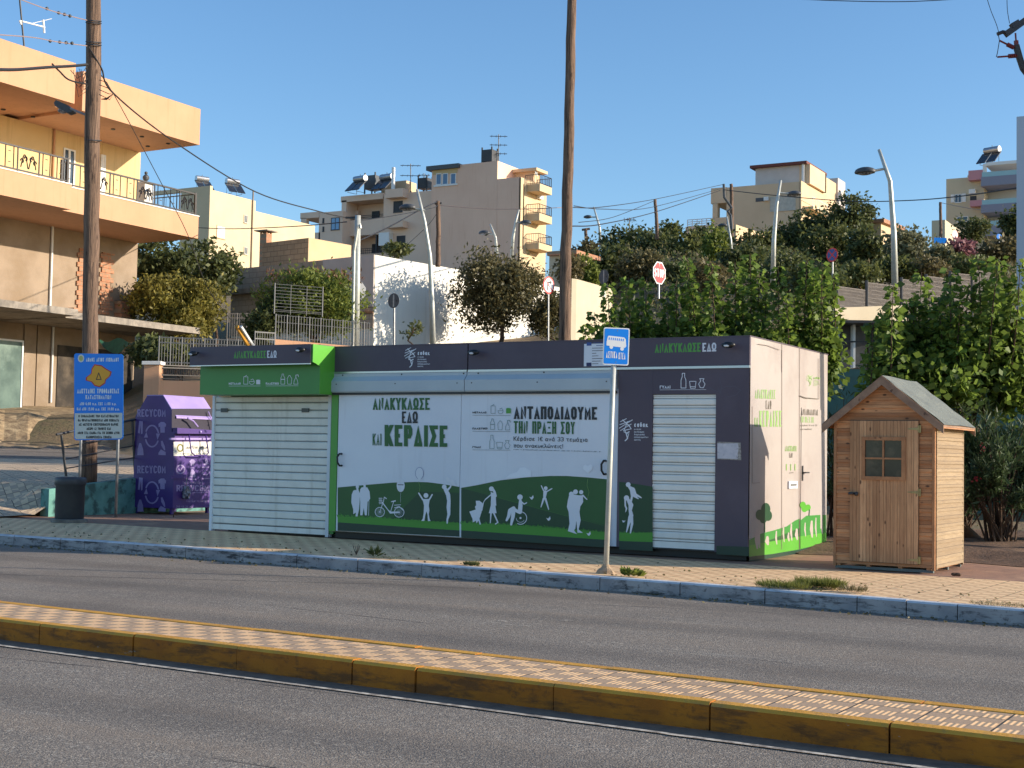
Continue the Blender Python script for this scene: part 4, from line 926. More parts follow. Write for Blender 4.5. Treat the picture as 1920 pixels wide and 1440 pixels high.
m_wt = mat('trim_wood', lin(182, 130, 88), lin(156, 108, 72), 6, .75, .3, 30, stretch=(1, 1, 1), c3=lin(104, 68, 44), s3=9, t3=(.62, .7))
m_wg = mat('weathered_board', lin(158, 128, 104), lin(132, 104, 84), 8, .8, .3, 30, c3=lin(92, 66, 50), s3=10, t3=(.63, .68))
m_felt = mat('roof_felt', lin(120, 126, 120), lin(104, 110, 106), 3, .9, .6, 120)
m_glass = mat('dark_glass', lin(22, 26, 28), lin(48, 52, 50), 3, .12, c3=lin(84, 78, 68), s3=5, t3=(.5, .75), spec=.5)
m_brass = mat('hinge_zinc', lin(182, 164, 112), lin(150, 134, 92), 9, .4, metal=.5)
SH = thing('garden_shed', 'small wooden apex garden shed with four-pane window in its door on the pavement', 'shed', (1.22, -.24, 0), rz=R_(-2.5))
w_, d_, he, hp = 1.27, 1.36, 1.86, 2.36
rndS = random.Random(2)
def B(): return MB()
ov = .09
mb = B()                                                   # shiplap boards of the front as real laps
z = .06
def gable(z): return 0 if z <= he else (z-he)/(hp-he)*w_/2
while z < hp-.05:
    z2 = min(z+.098, hp-.02); a, b = gable(z), gable(z2)
    j = rndS.uniform(-.001, .001)
    mb.prism([(a, -.012+j, z), (w_-a, -.012+j, z), (w_-b, .002+j, z2), (b, .002+j, z2)], (0, .02, 0), m_wf); z += .098
mb.build('front_wall', SH, local=True)
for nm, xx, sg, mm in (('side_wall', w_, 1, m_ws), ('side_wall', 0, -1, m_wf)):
    mb = B(); z = .06
    while z < he-.04:
        z2 = min(z+.098, he); mb.prism([(xx+sg*.012, .02, z), (xx+sg*.012, d_-.02, z), (xx-sg*.002, d_-.02, z2), (xx-sg*.002, .02, z2)], (-sg*.02, 0, 0), mm); z += .098
    mb.build(nm, SH, local=True)
B().prism([(0, d_, .06), (w_, d_, .06), (w_, d_, he), (w_/2, d_, hp), (0, d_, he)], (0, .02, 0), m_wf).build('back_wall', SH, local=True)
for x in (0, w_-.03):
    for y in (-.016, d_-.012):
        B().box(x-.002, x+.034, y, y+.036, .03, he+.0, m_wt if y < 0 else m_ws).build('corner_post', SH, local=True, bevel=.003)
mb = B(); mb.box(w_-.004, w_+.018, .02, .055, .04, he, m_ws); mb.build('corner_trim', SH, local=True)
# base: skids with gaps
mb = B()
for y in (.0, d_/2, d_-.06): mb.box(.02, w_-.02, y+.01, y+.06, .0, .035, m_felt)
for x in (.04, .42, .82, w_-.1): mb.box(x, x+.05, .0, d_, .035, .06, m_wt)
mb.build('base', SH, local=True)
# roof
sl = (hp-he)/(w_/2); ex = .13
for sg in (-1, 1):
    def RP(u, y, t=0):        # u: 0 ridge .. 1 eave
        x = w_/2+sg*u*(w_/2+ex); z = hp+.03-u*(w_/2+ex)*sl; return np.array([x, y, z+t])
    mb = B(); mb.prism([RP(0, -ov), RP(1, -ov), RP(1, d_+ov), RP(0, d_+ov)], (0, 0, .018), m_wg); mb.build('roof_board', SH, local=True)
    mb = B(); n = 8
    for i in range(n):
        for j in range(4):
            f = lambda i_, j_: RP(i_/n*1.01, -ov+(d_+2*ov)*j_/4, -.0+.036+.006*math.sin(i_*2.1+j_*1.7))
            mb.poly([f(i, j), f(i+1, j), f(i+1, j+1), f(i, j+1)], m_felt)
    mb.build('roofing_felt', SH, local=True, smooth=True)
    for y in (-ov-.018, d_+ov):
        a, b = RP(0, y, -.085), RP(1.0, y, -.085); mb = B()
        mb.prism([a, b, b+np.array([0, 0, .105]), a+np.array([0, 0, .115])], (0, .018, 0), m_wg); mb.build('bargeboard', SH, local=True, bevel=.003)
    mb = B(); a, b = RP(.985, -ov, -.012), RP(.985, d_+ov, -.012); mb.bar(a, b, .012, .03, m_wt); mb.build('eave_strip', SH, local=True)
# door
dx0, dx1, dz0, dz1 = .215, 1.075, .10, 1.86
mb = B(); nb = 10; bw_ = (dx1-dx0)/nb
for i in range(nb):
    x = dx0+i*bw_; wx0, wx1, wz0, wz1 = dx0+.15, dx0+.70, 1.12, 1.66
    if 2 <= i <= 7:
        mb.box(x+.0015, x+bw_-.0015, -.032, -.014, dz0, wz0, m_wd); mb.box(x+.0015, x+bw_-.0015, -.032, -.014, wz1, dz1, m_wd)
    else: mb.box(x+.0015, x+bw_-.0015, -.032, -.014, dz0, dz1, m_wd)
mb.box(dx0-.004, dx1+.004, -.0135, -.0125, dz0-.005, dz1+.008, m_black)
dr = mb.build('door', SH, local=True)
mb = B(); F = .045
mb.box(wx0-.0, wx1, -.048, -.028, wz1-F, wz1, m_wt); mb.box(wx0, wx1, -.048, -.028, wz0, wz0+F, m_wt); mb.box(wx0, wx0+F, -.046, -.028, wz0+F, wz1-F, m_wt); mb.box(wx1-F, wx1, -.046, -.028, wz0+F, wz1-F, m_wt)
xm, zm = (wx0+wx1)/2, (wz0+wz1)/2
mb.box(xm-.011, xm+.011, -.042, -.026, wz0+F, wz1-F, m_wt); mb.box(wx0+F, wx1-F, -.044, -.024, zm-.011, zm+.011, m_wt); mb.build('window_frame', dr, local=True)
MB().box(wx0+.02, wx1-.02, -.024, -.019, wz0+.02, wz1-.02, m_glass).build('pane', dr, local=True)
mb = B(); mb.box(dx0-.01, dx0+.09, -.044, -.03, .93, .96, m_dark); mb.tube([(dx0+.05, -.035, .945), (dx0+.05, -.075, .945), (dx0+.0, -.08, .942)], .014, m_dark, 8); mb.ball((dx0+.09, -.05, .94), .026, m_dark); mb.build('latch', dr, local=True)
for zc in (1.76, .98, .15):
    mb = B(); mb.prism([(dx1-.13, -.032, zc-.005), (dx1+.0, -.032, zc-.018), (dx1+.0, -.032, zc+.018), (dx1-.13, -.032, zc+.006)], (0, -.005, 0), m_brass); mb.box(dx1+.004, dx1+.03, -.03, -.014, zc-.045, zc+.045, m_brass); mb.tube([(dx1+.002, -.036, zc-.04), (dx1+.002, -.036, zc+.04)], .008, m_brass, 8); mb.build('hinge', dr, local=True)
# ------------------------------------------------------------------ bus stop sign
m_blue = mat('sign_blue', lin(6, 132, 236), lin(10, 138, 240), 2, .35)
m_swhite = mat('sign_white', lin(238, 240, 240), rough=.35)
m_pole = mat('painted_pole', lin(196, 198, 190), lin(176, 178, 170), 6, .4, metal=.2)
b0 = gz(1136, 1074, 0.)
BS = thing('bus_stop_sign', 'blue bus stop sign on a leaning grey pole at the kerb', 'sign', b0)
tp = gP(1152, 640, b0, np.array([.45, -.89, 0])); hd = tp-b0
mb = MB(); mb.tube([b0+[0, 0, -.02], b0+hd*.5, tp+hd*.01], .031, m_pole, 14); mb.build('pole', BS, smooth=True)
def plate_map(c, r, u, w, h, px0, py0, px1, py1):
    """plane of a sign plate: c centre, r right, u up, size w x h <- photo box"""
    n = np.cross(r, u)
    return lambda x, y, o=0.: c+r*((x-px0)/(px1-px0)-.5)*w+u*(.5-(y-py0)/(py1-py0))*h+n*o
rp = np.array([math.cos(R_(33)), math.sin(R_(33)), 0]); up_ = hd/np.linalg.norm(hd); rp = rp-up_*np.dot(rp, up_); rp /= np.linalg.norm(rp)
def rrect(M_, x0, y0, x1, y1, r, n=4):
    P = []
    for cx, cy, a0 in ((x1-r, y0+r, 90), (x0+r, y0+r, 180), (x0+r, y1-r, 270), (x1-r, y1-r, 0)):
        seg = [(cx+r*math.cos(R_(a0-90+ (90*i/n))), cy-r*math.sin(R_(a0-90+(90*i/n)))) for i in range(n+1)]
        P += seg
    return P
def sheet_plate(mb, PM, P, m, th=.006):
    a = [PM(x, y, 0.) for x, y in P]; b = [PM(x, y, -th) for x, y in P]; n = len(P)
    mb.add(a+b, [tuple(range(n)), tuple(range(n, 2*n))[::-1]]+[(i, (i+1) % n, n+(i+1) % n, n+i) for i in range(n)], m)
ctr = gP(1154.5, 650, b0, np.array([.45, -.89, 0]))
wS, hS = (1179-1131)/FPX*16.35*1.02, (685-615)/FPX*16.35
PMs = plate_map(ctr+np.cross(rp, up_)*.04, rp, up_, wS, hS, 0, 0, 48, 68)
mb = MB(); sheet_plate(mb, PMs, rrect(None, 0, 0, 48, 68, 3.5), m_swhite); mb.shape(rrect(None, 2, 2, 46, 66, 2.5), m_blue, PMs)
pl = mb.build('sign_plate', BS)
mb = MB(); mb.k = 60; mb.shape([(8, 16), (10, 15), (38, 17), (41, 20), (42.5, 33), (40, 36), (6, 33), (6, 26)], m_swhite, PMs); mb.disc(15, 35.5, 3.4, m_swhite, PMs); mb.disc(35, 38, 3.4, m_swhite, PMs)
for i in range(8): mb.shape([(9.8+i*3.7, 18+i*.25), (11.8+i*3.7, 18.1+i*.25), (11.4+i*3.7, 22.6+i*.25), (9.4+i*3.7, 22.5+i*.25)], m_blue, PMs)
lettering(mb, 'ΑΣΤΙΚΑ', 6, 43.5, 26.5, 55.5, m_swhite, PMs, .2, .3, slope=0); lettering(mb, 'ΚΤΕΛ', 29, 45, 41.5, 57, m_swhite, PMs, .2, .3, slope=0)
mb.disc(25.5, 5.5, .9, m_metal, PMs); mb.disc(24.5, 62.5, .9, m_metal, PMs); mb.build('pictogram', pl)
mb = MB(); rg2 = random.Random(1)
m_cem = mat('cement', lin(176, 154, 126), lin(150, 128, 104), 12, .95, .6, 60)
rings = []
for k, (r, z) in enumerate(((.12, -.01), (.10, .03), (.06, .06), (.034, .10))):
    rings.append([b0+[r*math.cos(a)*(1+rg2.uniform(-.15, .15)), r*.8*math.sin(a)*(1+rg2.uniform(-.15, .15)), z] for a in [2*math.pi*i/12 for i in range(12)]])
for k in range(3):
    for i in range(12): mb.poly([rings[k][i], rings[k][(i+1) % 12], rings[k+1][(i+1) % 12], rings[k+1][i]], m_cem)
mb.build('cement_footing', BS, smooth=True)
# ------------------------------------------------------------------ blue information sign
s0, s1 = gz(146, 975, 0.), gz(218, 972, 0.)
s0, s1 = at(147, 966, 27.2), at(217, 966, 27.0); s0[2] = s1[2] = 0.
IS = thing('information_sign', 'tall blue and white notice sign with an orange map on two posts', 'sign', (s0+s1)/2)
zt = at(180, 664, 27)[2]
for p in (s0, s1): MB().tube([p, p+[0, 0, zt-.02]], .028, m_metal, 10).build('post', IS, smooth=True)
nrm_ = np.array([Fh[0], Fh[1], 0])
A_, B__ = at(138, 826, 26.9), at(232, 823, 26.7)
nS = np.cross(B__-A_, [0, 0, 1.]); nS /= np.linalg.norm(nS)
PI_ = lambda x, y, o=0.: gP(x, y, A_, nS)+nS*o
m_cream = mat('notice_cream', lin(226, 222, 208), rough=.4)
mb = MB(); sheet_plate(mb, PI_, [(142, 662.5), (228, 664), (231, 667), (231, 820), (228, 824), (142, 825.5), (139, 822), (139, 665)], m_blue); mb.shape([(140.5, 775), (229.5, 774), (229.5, 819), (227, 822), (143, 823.5), (140.5, 821)], m_cream, PI_)
pi = mb.build('sign_plate', IS); mb = MB(); mb.k = 60
c3b = lambda P: [(100+x/3.6925, 620+y/3.6925) for x, y in P]
m_or = mat('map_orange', lin(240, 168, 40), rough=.4); m_red = mat('sign_red', lin(204, 40, 44), rough=.4)
MAPP = [(285, 232), (335, 240), (365, 262), (405, 285), (395, 315), (365, 340), (360, 365), (320, 392), (285, 382), (262, 355), (225, 345), (225, 325), (262, 295), (265, 262)]
cx_, cy_ = 315, 312
mb.shape(c3b(MAPP), m_red, PI_); mb.shape(c3b([(cx_+(x-cx_)*.9, cy_+(y-cy_)*.9) for x, y in MAPP]), m_or, PI_)
mb.stroke(c3b([(298, 338), (315, 292), (332, 338), (298, 338)]), 1.5, m_txtk, PI_)
mb.disc(152, 672, 6, m_cream, PI_, 7.5); mb.disc(152, 672, 3.8, mat('seal_gold', lin(196, 190, 110), rough=.5), PI_, 5)
for tx, x0, y0, x1, y1, b in (('ΔΗΜΟΣ ΑΓΙΟΥ ΝΙΚΟΛΑΟΥ', 228, 188, 454, 214, .2), ('ΔΑΚΤΥΛΙΟΣ ΤΡΟΦΟΔΟΣΙΑΣ', 166, 402, 456, 434, .19), ('ΚΑΤΑΣΤΗΜΑΤΩΝ', 224, 446, 402, 474, .2), ('ΑΠΟ 6:00 π.μ. ΕΩΣ 11:00 π.μ.', 184, 496, 438, 516, .18), ('ΚΑΙ ΑΠΟ 15:00 μ.μ. ΕΩΣ 18:00 μ.μ.', 164, 532, 460, 552, .18)):
    (a, c_), (d2, e) = c3b([(x0, y0), (x1, y1)]); lettering(mb, tx, a, c_, d2, e, m_swhite, PI_, b, .3)
for i, (tx, x0, x1) in enumerate((('Ο ΕΦΟΔΙΑΣΜΟΣ ΤΩΝ ΚΑΤΑΣΤΗΜΑΤΩΝ', 175, 452), ('ΘΑ ΠΡΑΓΜΑΤΟΠΟΙΕΙΤΑΙ ΑΠΟ ΟΧΗΜΑΤΑ', 172, 456), ('ΜΕ ΜΕΓΙΣΤΟ ΕΠΙΤΡΕΠΟΜΕΝΟ ΒΑΡΟΣ', 178, 450), ('ΜΕΧΡΙ 12 ΤΟΝΟΥΣ ΚΑΙ', 232, 398), ('ΜΟΝΟ ΣΤΑ ΕΙΔΙΚΑ ΓΙΑ ΤΟ ΣΚΟΠΟ ΑΥΤΟ', 170, 458), ('ΚΑΘΟΡΙΣΜΕΝΑ ΣΗΜΕΙΑ', 230, 404))):
    (a, c_), (d2, e) = c3b([(x0, 583+i*29), (x1, 600+i*29)]); lettering(mb, tx, a, c_, d2, e, m_txtk, PI_, .2, .3)
mb.build('notice_print', pi)
# ------------------------------------------------------------------ purple textile bin
m_pur = mat('purple_paint', lin(78, 52, 128), lin(70, 46, 116), 2, .4, c3=lin(92, 70, 140), s3=1.5, t3=(.6, .8))
m_lil = mat('lilac_paint', lin(172, 150, 206), lin(158, 138, 194), 2, .45)
cB = at(320.5, 966, 28.3); cB[2] = 0.; cB[0] += .04
ang = R_(29.4+4)      # the front looks towards the right of the camera
fx = np.array([0., 1., 0.])      # along the front face (to the right)
lx = np.array([-1., 0., 0.])    # along the left face (to the left)
TB = thing('textile_bin', 'purple clothes collection bin with lilac sloped top beside the left kiosk', 'bin', cB)
W1 = 1.2; W2 = 1.1; zb_, zf_, zt2 = .12, 1.98, 2.42
O_ = cB+[0, 0, zb_]
def PL(u, z): return cB+lx*u*W2+np.array([0, 0, z])       # left face: u 0 at corner .. 1
def PFr(u, z): return cB+fx*u*W1+np.array([0, 0, z])
mb = MB()
prof = [(0, zb_), (0, zf_), (.32, zt2), (.72, zt2), (1, zf_+.02), (1, zb_)]
mb.prism([PL(u, z) for u, z in prof], fx*W1, m_pur); bd = mb.build('body', TB, bevel=.006)
mb = MB(); a = PL(-.02, zf_-.02); n_ = 1
mb.prism([PL(-.03, zf_-.02), PL(-.03, zf_+.01), PL(.32, zt2+.02), PL(.32, zt2-.01)], fx*(W1+.02), m_lil); mb.prism([PL(.32, zt2+.0), PL(.32, zt2+.02), PL(.73, zt2+.02), PL(.73, zt2)], fx*(W1+.02), m_lil); mb.build('sloped_lid', TB)
nl = -np.cross(lx, [0, 0, 1]); nl = nl if np.dot(nl, CAM-cB) > 0 else -nl
nf = np.cross(fx, [0, 0, 1]); nf = nf if np.dot(nf, CAM-cB) > 0 else -nf
PTL = lambda x, y, o=0.: gP(x, y, cB, nl)+nl*o
PTF = lambda x, y, o=0.: gP(x, y, cB, nf)+nf*o
m_prt = mat('bin_print', lin(164, 148, 192), lin(148, 132, 178), 3, .45)
mb = MB(); cb = lambda x, y: (100+x/3.6925, 620+y/3.6925)
def icons(dy):
    for body, x0, y0, x1, y1 in (('RECYCOM', 582, 544+dy, 778, 596+dy),):
        (a, c_), (d2, e) = cb(x0, y0), cb(x1, y1); lettering(mb, body, a, c_, d2, e, m_prt, PTL, .16, .25)
    T = lambda P: [cb(x, y+dy) for x, y in P]
    mb.shape(T([(595, 625), (620, 628), (618, 712), (608, 716), (606, 650), (598, 712), (586, 708)]), m_prt, PTL)
    mb.shape(T([(728, 645), (745, 632), (768, 632), (782, 648), (778, 668), (772, 664), (772, 706), (742, 706), (740, 664), (730, 668)]), m_prt, PTL)
    mb.shape(T([(596, 778), (608, 778), (622, 820), (626, 862), (582, 862), (584, 820)]), m_prt, PTL)
    mb.shape(T([(745, 765), (756, 762), (772, 800), (776, 828), (768, 828), (748, 795)]), m_prt, PTL); mb.shape(T([(728, 846), (745, 822), (778, 840), (778, 862), (728, 860)]), m_prt, PTL)
    q_ = cb(684, 730+dy)
    for a0, a1 in ((20, 160), (200, 340)): 
        pts = [(q_[0]+12.5*math.cos(R_(t)), q_[1]-20*math.sin(R_(t))) for t in range(a0, a1, 12)]; mb.stroke(pts, 2.8, m_prt, PTL)
    mb.shape(T([(712, 712), (740, 712), (722, 756)]), m_prt, PTL); mb.shape(T([(628, 740), (656, 740), (645, 700)]), m_prt, PTL)
icons(0); icons(391); mb.build('side_print', bd)
m_hole = mat('bin_opening', lin(28, 20, 44), rough=.6)
mb = MB(); CB = lambda P: [cb(x, y) for x, y in P]
mb.shape(CB([(820, 540), (1105, 540), (1105, 715), (820, 700)]), m_hole, PTF); mb.build('opening', bd)
def onf(x, y, o): q = cb(x, y); return PTF(q[0], q[1], o)
mb = MB(); mb.prism([onf(820, 672, .02), onf(1100, 690, .02), onf(1103, 715, .02), onf(820, 712, .02)], nf*.13, m_pur); mb.prism([onf(800, 742, .0), onf(1115, 742, .0), onf(1115, 756, .0), onf(800, 756, .0)], nf*.05, m_lil)
mb.tube([onf(900, 605, .12), onf(935, 625, .13), onf(965, 665, .14)], .018, m_lil, 6); mb.ball(onf(978, 700, .16), .03, m_lil); mb.tube([onf(1060, 560, .05), onf(1100, 700, .12)], .012, m_lil, 6); mb.build('chute', bd)
mb = MB(); mb.tube([onf(908, 720, .12), onf(915, 840, .16), onf(935, 862, .17), onf(1015, 862, .17), onf(1032, 845, .17), onf(1025, 725, .12)], .014, m_pur, 8); mb.build('pull_bar', bd, smooth=True)
mb = MB(); mb.shape(CB([(832, 770), (1095, 768), (1095, 862), (832, 868)]), m_cream, PTF); mb.disc(*cb(878, 812), 6.5, mat('seal_olive', lin(120, 116, 60), rough=.5), PTF, 8); mb.disc(*cb(878, 812), 3.6, m_cream, PTF, 4.8)
(a, c_), (d2, e) = cb(915, 802), cb(1072, 818); lettering(mb, 'ΔΗΜΟΣ ΑΓΙΟΥ ΝΙΚΟΛΑΟΥ', a, c_, d2, e, m_txtk, PTF, .22)
(a, c_), (d2, e) = cb(865, 845), cb(1065, 856); lettering(mb, 'Το ρουχο σου εχει αξια', a, c_, d2, e, m_txtk, PTF, .18); mb.build('notice', bd)
mb = MB(); q_ = cb(880, 960); mb.ring(q_[0], q_[1], 6.5, 9, m_prt, PTF, 18); mb.stroke([cb(868, 958), cb(878, 972), cb(895, 945)], 1.6, m_prt, PTF)
mb.shape(CB([(940, 905), (955, 890), (972, 892), (986, 908), (975, 918), (972, 935), (952, 935), (950, 918)]), m_prt, PTF); mb.shape(CB([(1050, 885), (1062, 885), (1076, 925), (1040, 932), (1040, 922), (1055, 915)]), m_prt, PTF); mb.shape(CB([(955, 960), (968, 960), (982, 985), (985, 1015), (942, 1015), (945, 985)]), m_prt, PTF); mb.stroke(CB([(1028, 990), (1050, 968), (1085, 975), (1062, 1000), (1028, 992)]), 1.2, m_prt, PTF)
for x0, x1, y in ((942, 975, 950), (1025, 1080, 945), (930, 988, 1028), (1030, 1085, 1025)): mb.stroke([cb(x0, y), cb(x1, y)], 1.3, m_prt, PTF, False)
for tx, x0, y0, x1, y1, b in (('ΣΑΣ ΕΥΧΑΡΙΣΤΟΥΜΕ', 895, 1046, 1035, 1060, .18), ('RECYCOM', 852, 1068, 1076, 1112, .2), ('Γιορτή με τις διαδοχες!', 922, 1170, 1080, 1186, .15), ('210 68 25 151', 850, 1212, 965, 1228, .16), ('recycom.gr', 985, 1210, 1080, 1226, .16)):
    (a, c_), (d2, e) = cb(x0, y0), cb(x1, y1); lettering(mb, tx, a, c_, d2, e, m_prt, PTF, b)
mb.stroke([cb(948, 1122), cb(1078, 1118)], .9, m_prt, PTF, False); mb.build('front_print', bd)
mb = MB(); mb.prism([onf(808, 1000, .0), onf(912, 996, .0), onf(912, 1022, .0), onf(808, 1026, .0)], nf*.03, m_pur); mb.build('lock_box', bd)
m_bag = mat('plastic_bag', lin(176, 176, 182), lin(60, 56, 62), 12, .3)
for s_ in (.08, .92):
    for q_ in (.06, .94): 
        p = cB+lx*W2*s_+fx*W1*q_; MB().box(p[0]-.03, p[0]+.03, p[1]-.03, p[1]+.03, 0., zb_+.02, m_pur).build('leg', TB)
# carrier bag hanging on the bin
mb = MB(); c_ = onf(905, 1120, .06); rb = np.random.default_rng(3)
mb.ball(c_, (.10, .07, .13), m_bag, 12, 8); mb.v = [tuple(np.array(v)+rb.normal(size=3)*.016) for v in mb.v]; mb.tube([c_+[0, 0, .1], onf(912, 1020, .04)], .008, m_bag, 5)
mb.build('carrier_bag', None, label='crumpled grey plastic bag hanging from the front of the purple bin', cat='bag')
# ------------------------------------------------------------------ litter bin
p0 = at(130, 972, 24.9); p0[2] = 0
LB = thing('litter_bin', 'dark grey round litter bin on a concrete foot below the blue sign', 'bin', p0)
m_lb = mat('bin_grey', lin(72, 72, 74), lin(62, 62, 66), 4, .5)
pr = [(.0, .0), (.235, .0), (.25, .02), (.255, .60), (.262, .605), (.262, .70), (.25, .73), (.232, .735), (.225, .70)]
def lathe(mb, c, pr, m, n=24):
    vs = []; fs = []
    for r, z in pr:
        for k in range(n): t_ = 2*math.pi*k/n; vs.append((c[0]+r*math.cos(t_), c[1]+r*math.sin(t_), c[2]+z))
    for i in range(len(pr)-1):
        for k in range(n): fs.append((i*n+k, i*n+(k+1) % n, (i+1)*n+(k+1) % n, (i+1)*n+k))
    mb.add(vs, fs, m); return mb
lathe(MB(), p0+[0, 0, .055], pr, m_lb).build('body', LB, smooth=True); lathe(MB(), p0+[0, 0, .655], [(.262, 0), (.275, .01), (.275, .12), (.26, .14), (.235, .145), (.235, .08)], m_lb).build('rim', LB, smooth=True)
lathe(MB(), p0, [(0, 0), (.32, 0), (.32, .05), (.30, .06), (0, .06)], m_conc).build('base', LB)
# ------------------------------------------------------------------ buildings
class Bld:
    """box building: corner = vertical edge between the face looking to -Y' (front) and the face looking to +X' (side)"""
    def __init__(s, name, label, cpx, ytop, D, pxl, pxr, zb, m, rot=0., zt=None, group=None, wall=True, par=None, wmax=60):
        s.c = at(cpx, ytop, D); s.rot = R_(rot); s.a = np.array([math.cos(s.rot), math.sin(s.rot), 0]); s.b = np.array([-math.sin(s.rot), math.cos(s.rot), 0])
        s.zt = zt or s.c[2]; s.zb = zb; s.c[2] = 0
        s.L = -np.dot(s.F(pxl, ytop)-s.c, s.a); s.W = min(max(np.dot(s.S(pxr, ytop)-s.c, s.b), 3.), wmax)
        s.t = par or thing(name, label, 'building', s.c+[0, 0, zb], group)
        if wall: s.block(-s.L, 0, 0, s.W, zb, s.zt, m, 'wall')
    def P(s, u, v, z): return s.c+s.a*u+s.b*v+np.array([0, 0, z])
    def F(s, x, y, o=0.): return gP(x, y, s.c-s.b*o, s.b)      # on the front face, o = out of it
    def S(s, x, y, o=0.): return gP(x, y, s.c+s.a*o, s.a)      # on the side face
    def fu(s, x, y, o=0.): p = s.F(x, y, o); return np.dot(p-s.c, s.a), p[2]
    def su(s, x, y, o=0.): p = s.S(x, y, o); return np.dot(p-s.c, s.b), p[2]
    def block(s, u0, u1, v0, v1, z0, z1, m, nm, parent=None, mb=None):
        b = mb or MB(); b.obox(s.P(u0, v0, z0), s.a*(u1-u0), s.b*(v1-v0), (0, 0, z1-z0), m)
        return b if mb is not None else b.build(nm, parent or s.t)
    def fr(s, x0, y0, x1, y1):
        ym, xm = (y0+y1)/2, (x0+x1)/2
        return s.fu(x0, ym)[0], s.fu(x1, ym)[0], s.fu(xm, y1)[1], s.fu(xm, y0)[1]
    def sr(s, x0, y0, x1, y1):
        ym, xm = (y0+y1)/2, (x0+x1)/2
        return s.su(x0, ym)[0], s.su(x1, ym)[0], s.su(xm, y1)[1], s.su(xm, y0)[1]
    def fbox(s, x0, y0, x1, y1, o0, o1, m, nm, parent=None):       # box on the front face from o0 to o1 out of the wall
        u0, u1, z0, z1 = s.fr(x0, y0, x1, y1); return s.block(u0, u1, -o1, -o0, z0, z1, m, nm, parent)
    def sbox(s, x0, y0, x1, y1, o0, o1, m, nm, parent=None):
        v0, v1, z0, z1 = s.sr(x0, y0, x1, y1); return s.block(o0, o1, v0, v1, z0, z1, m, nm, parent)
    def window(s, x0, y0, x1, y1, side=False, fm=None, gm_=None, bars=1, nm='window'):
        u0, u1, z0, z1 = s.sr(x0, y0, x1, y1) if side else s.fr(x0, y0, x1, y1)
        fm = fm or m_wfr; gm_ = gm_ or m_pane; f = .07
        def blk(a, b, z_a, z_b, o, m, mb): 
            if side: s.block(-.02, o, a, b, z_a, z_b, m, '', mb=mb)
            else: s.block(a, b, -o, .02, z_a, z_b, m, '', mb=mb)
        mb = MB(); blk(u0, u1, z1-f, z1, .05, fm, mb); blk(u0, u1, z0-.05, z0+f*.6, .09, fm, mb); blk(u0, u0+f, z0+f*.6, z1-f, .05, fm, mb); blk(u1-f, u1, z0+f*.6, z1-f, .05, fm, mb)
        for k in range(bars): x = u0+(u1-u0)*(k+1)/(bars+1); blk(x-f/2, x+f/2, z0+f*.6, z1-f, .045, fm, mb)
        w_ = mb.build(nm, s.t); mb = MB(); blk(u0+f*.5, u1-f*.5, z0, z1-f*.5, .025, gm_, mb); mb.build('pane', w_); return w_
    def railing(s, pts, z0, h, m, parent=None, n=None, nm='railing', r=.018, glass=None):
        """pts: list of (u, v)"""
        mb = MB()
        for (u0, v0), (u1, v1) in zip(pts[:-1], pts[1:]):
            A, B_ = s.P(u0, v0, z0), s.P(u1, v1, z0); L = np.linalg.norm(B_-A)
            for k in ((.08, h) if not glass else (h,)): mb.tube([A+[0, 0, k], B_+[0, 0, k]], r*1.2, m, 5)
            q = n or max(2, int(L/.14))
            for k in range(q+1): p = A+(B_-A)*k/q; mb.tube([p, p+[0, 0, h]], r*.7 if 0 < k < q else r*1.4, m, 4)
            if glass: mb.obox(A+[0, 0, .05], B_-A, s.a*.01+s.b*.01, (0, 0, h-.1), glass)
        return mb.build(nm, parent or s.t)
m_wfr = mat('window_frame', lin(226, 226, 222), rough=.5)
m_pane = mat('window_pane', lin(60, 78, 92), lin(40, 52, 62), 1.5, .15, spec=.8)
m_panel = mat('closed_shutter', lin(196, 190, 176), lin(180, 174, 160), 3, .6)
m_dkpane = mat('dark_opening', lin(30, 30, 34), rough=.5)
m_yelw = mat('yellow_wall', lin(216, 188, 138), lin(208, 180, 130), .6, .85, .15, 30, leak=lin(188, 160, 112))
m_peach = mat('peach_render', lin(200, 154, 120), lin(192, 146, 112), .5, .85, .15, 30, leak=lin(176, 138, 102))
m_cement = mat('cement_render', lin(158, 140, 120), lin(140, 124, 106), .8, .95, .4, 20, c3=lin(140, 120, 96), s3=.8, t3=(.45, .75))
m_bare = mat('bare_concrete', lin(160, 150, 136), lin(132, 124, 114), 2.5, .95, .4, 15, c3=lin(108, 102, 94), leak=lin(100, 94, 86))
def brick_mat(name, c1, c2, mort, sx, sy, ax=0, rotz=0.):
    g = G(name, .9); br = g.n.new('ShaderNodeTexBrick'); x, y, z = g.sep(g.map(rotz)); cm = g.n.new('ShaderNodeCombineXYZ')
    g.l.new((x, y)[ax], cm.inputs[0]); g.l.new(z, cm.inputs[1]); g.l.new(cm.outputs[0], br.inputs[0])
    br.inputs['Color1'].default_value = c1; br.inputs['Color2'].default_value = c2; br.inputs['Mortar'].default_value = mort
    br.inputs['Scale'].default_value = 1; br.inputs['Brick Width'].default_value = sx; br.inputs['Row Height'].default_value = sy; br.inputs['Mortar Size'].default_value = .018; br.inputs['Bias'].default_value = 0
    c = g.mix(g.rng(g.noise(g.co, 2.5, 6), .4, .7, 0, .5), br.outputs['Color'], tuple(v*.6 for v in c1[:3])); g.col(c); g.bump(br.outputs['Fac'], .5, -.01); return g.m
m_brick = brick_mat('clay_brick', lin(176, 122, 90), lin(186, 136, 106), lin(150, 132, 110), .30, .2, 1)
m_block = brick_mat('cement_blocks', lin(176, 142, 108), lin(156, 126, 96), lin(124, 100, 76), .5, .27, 0)
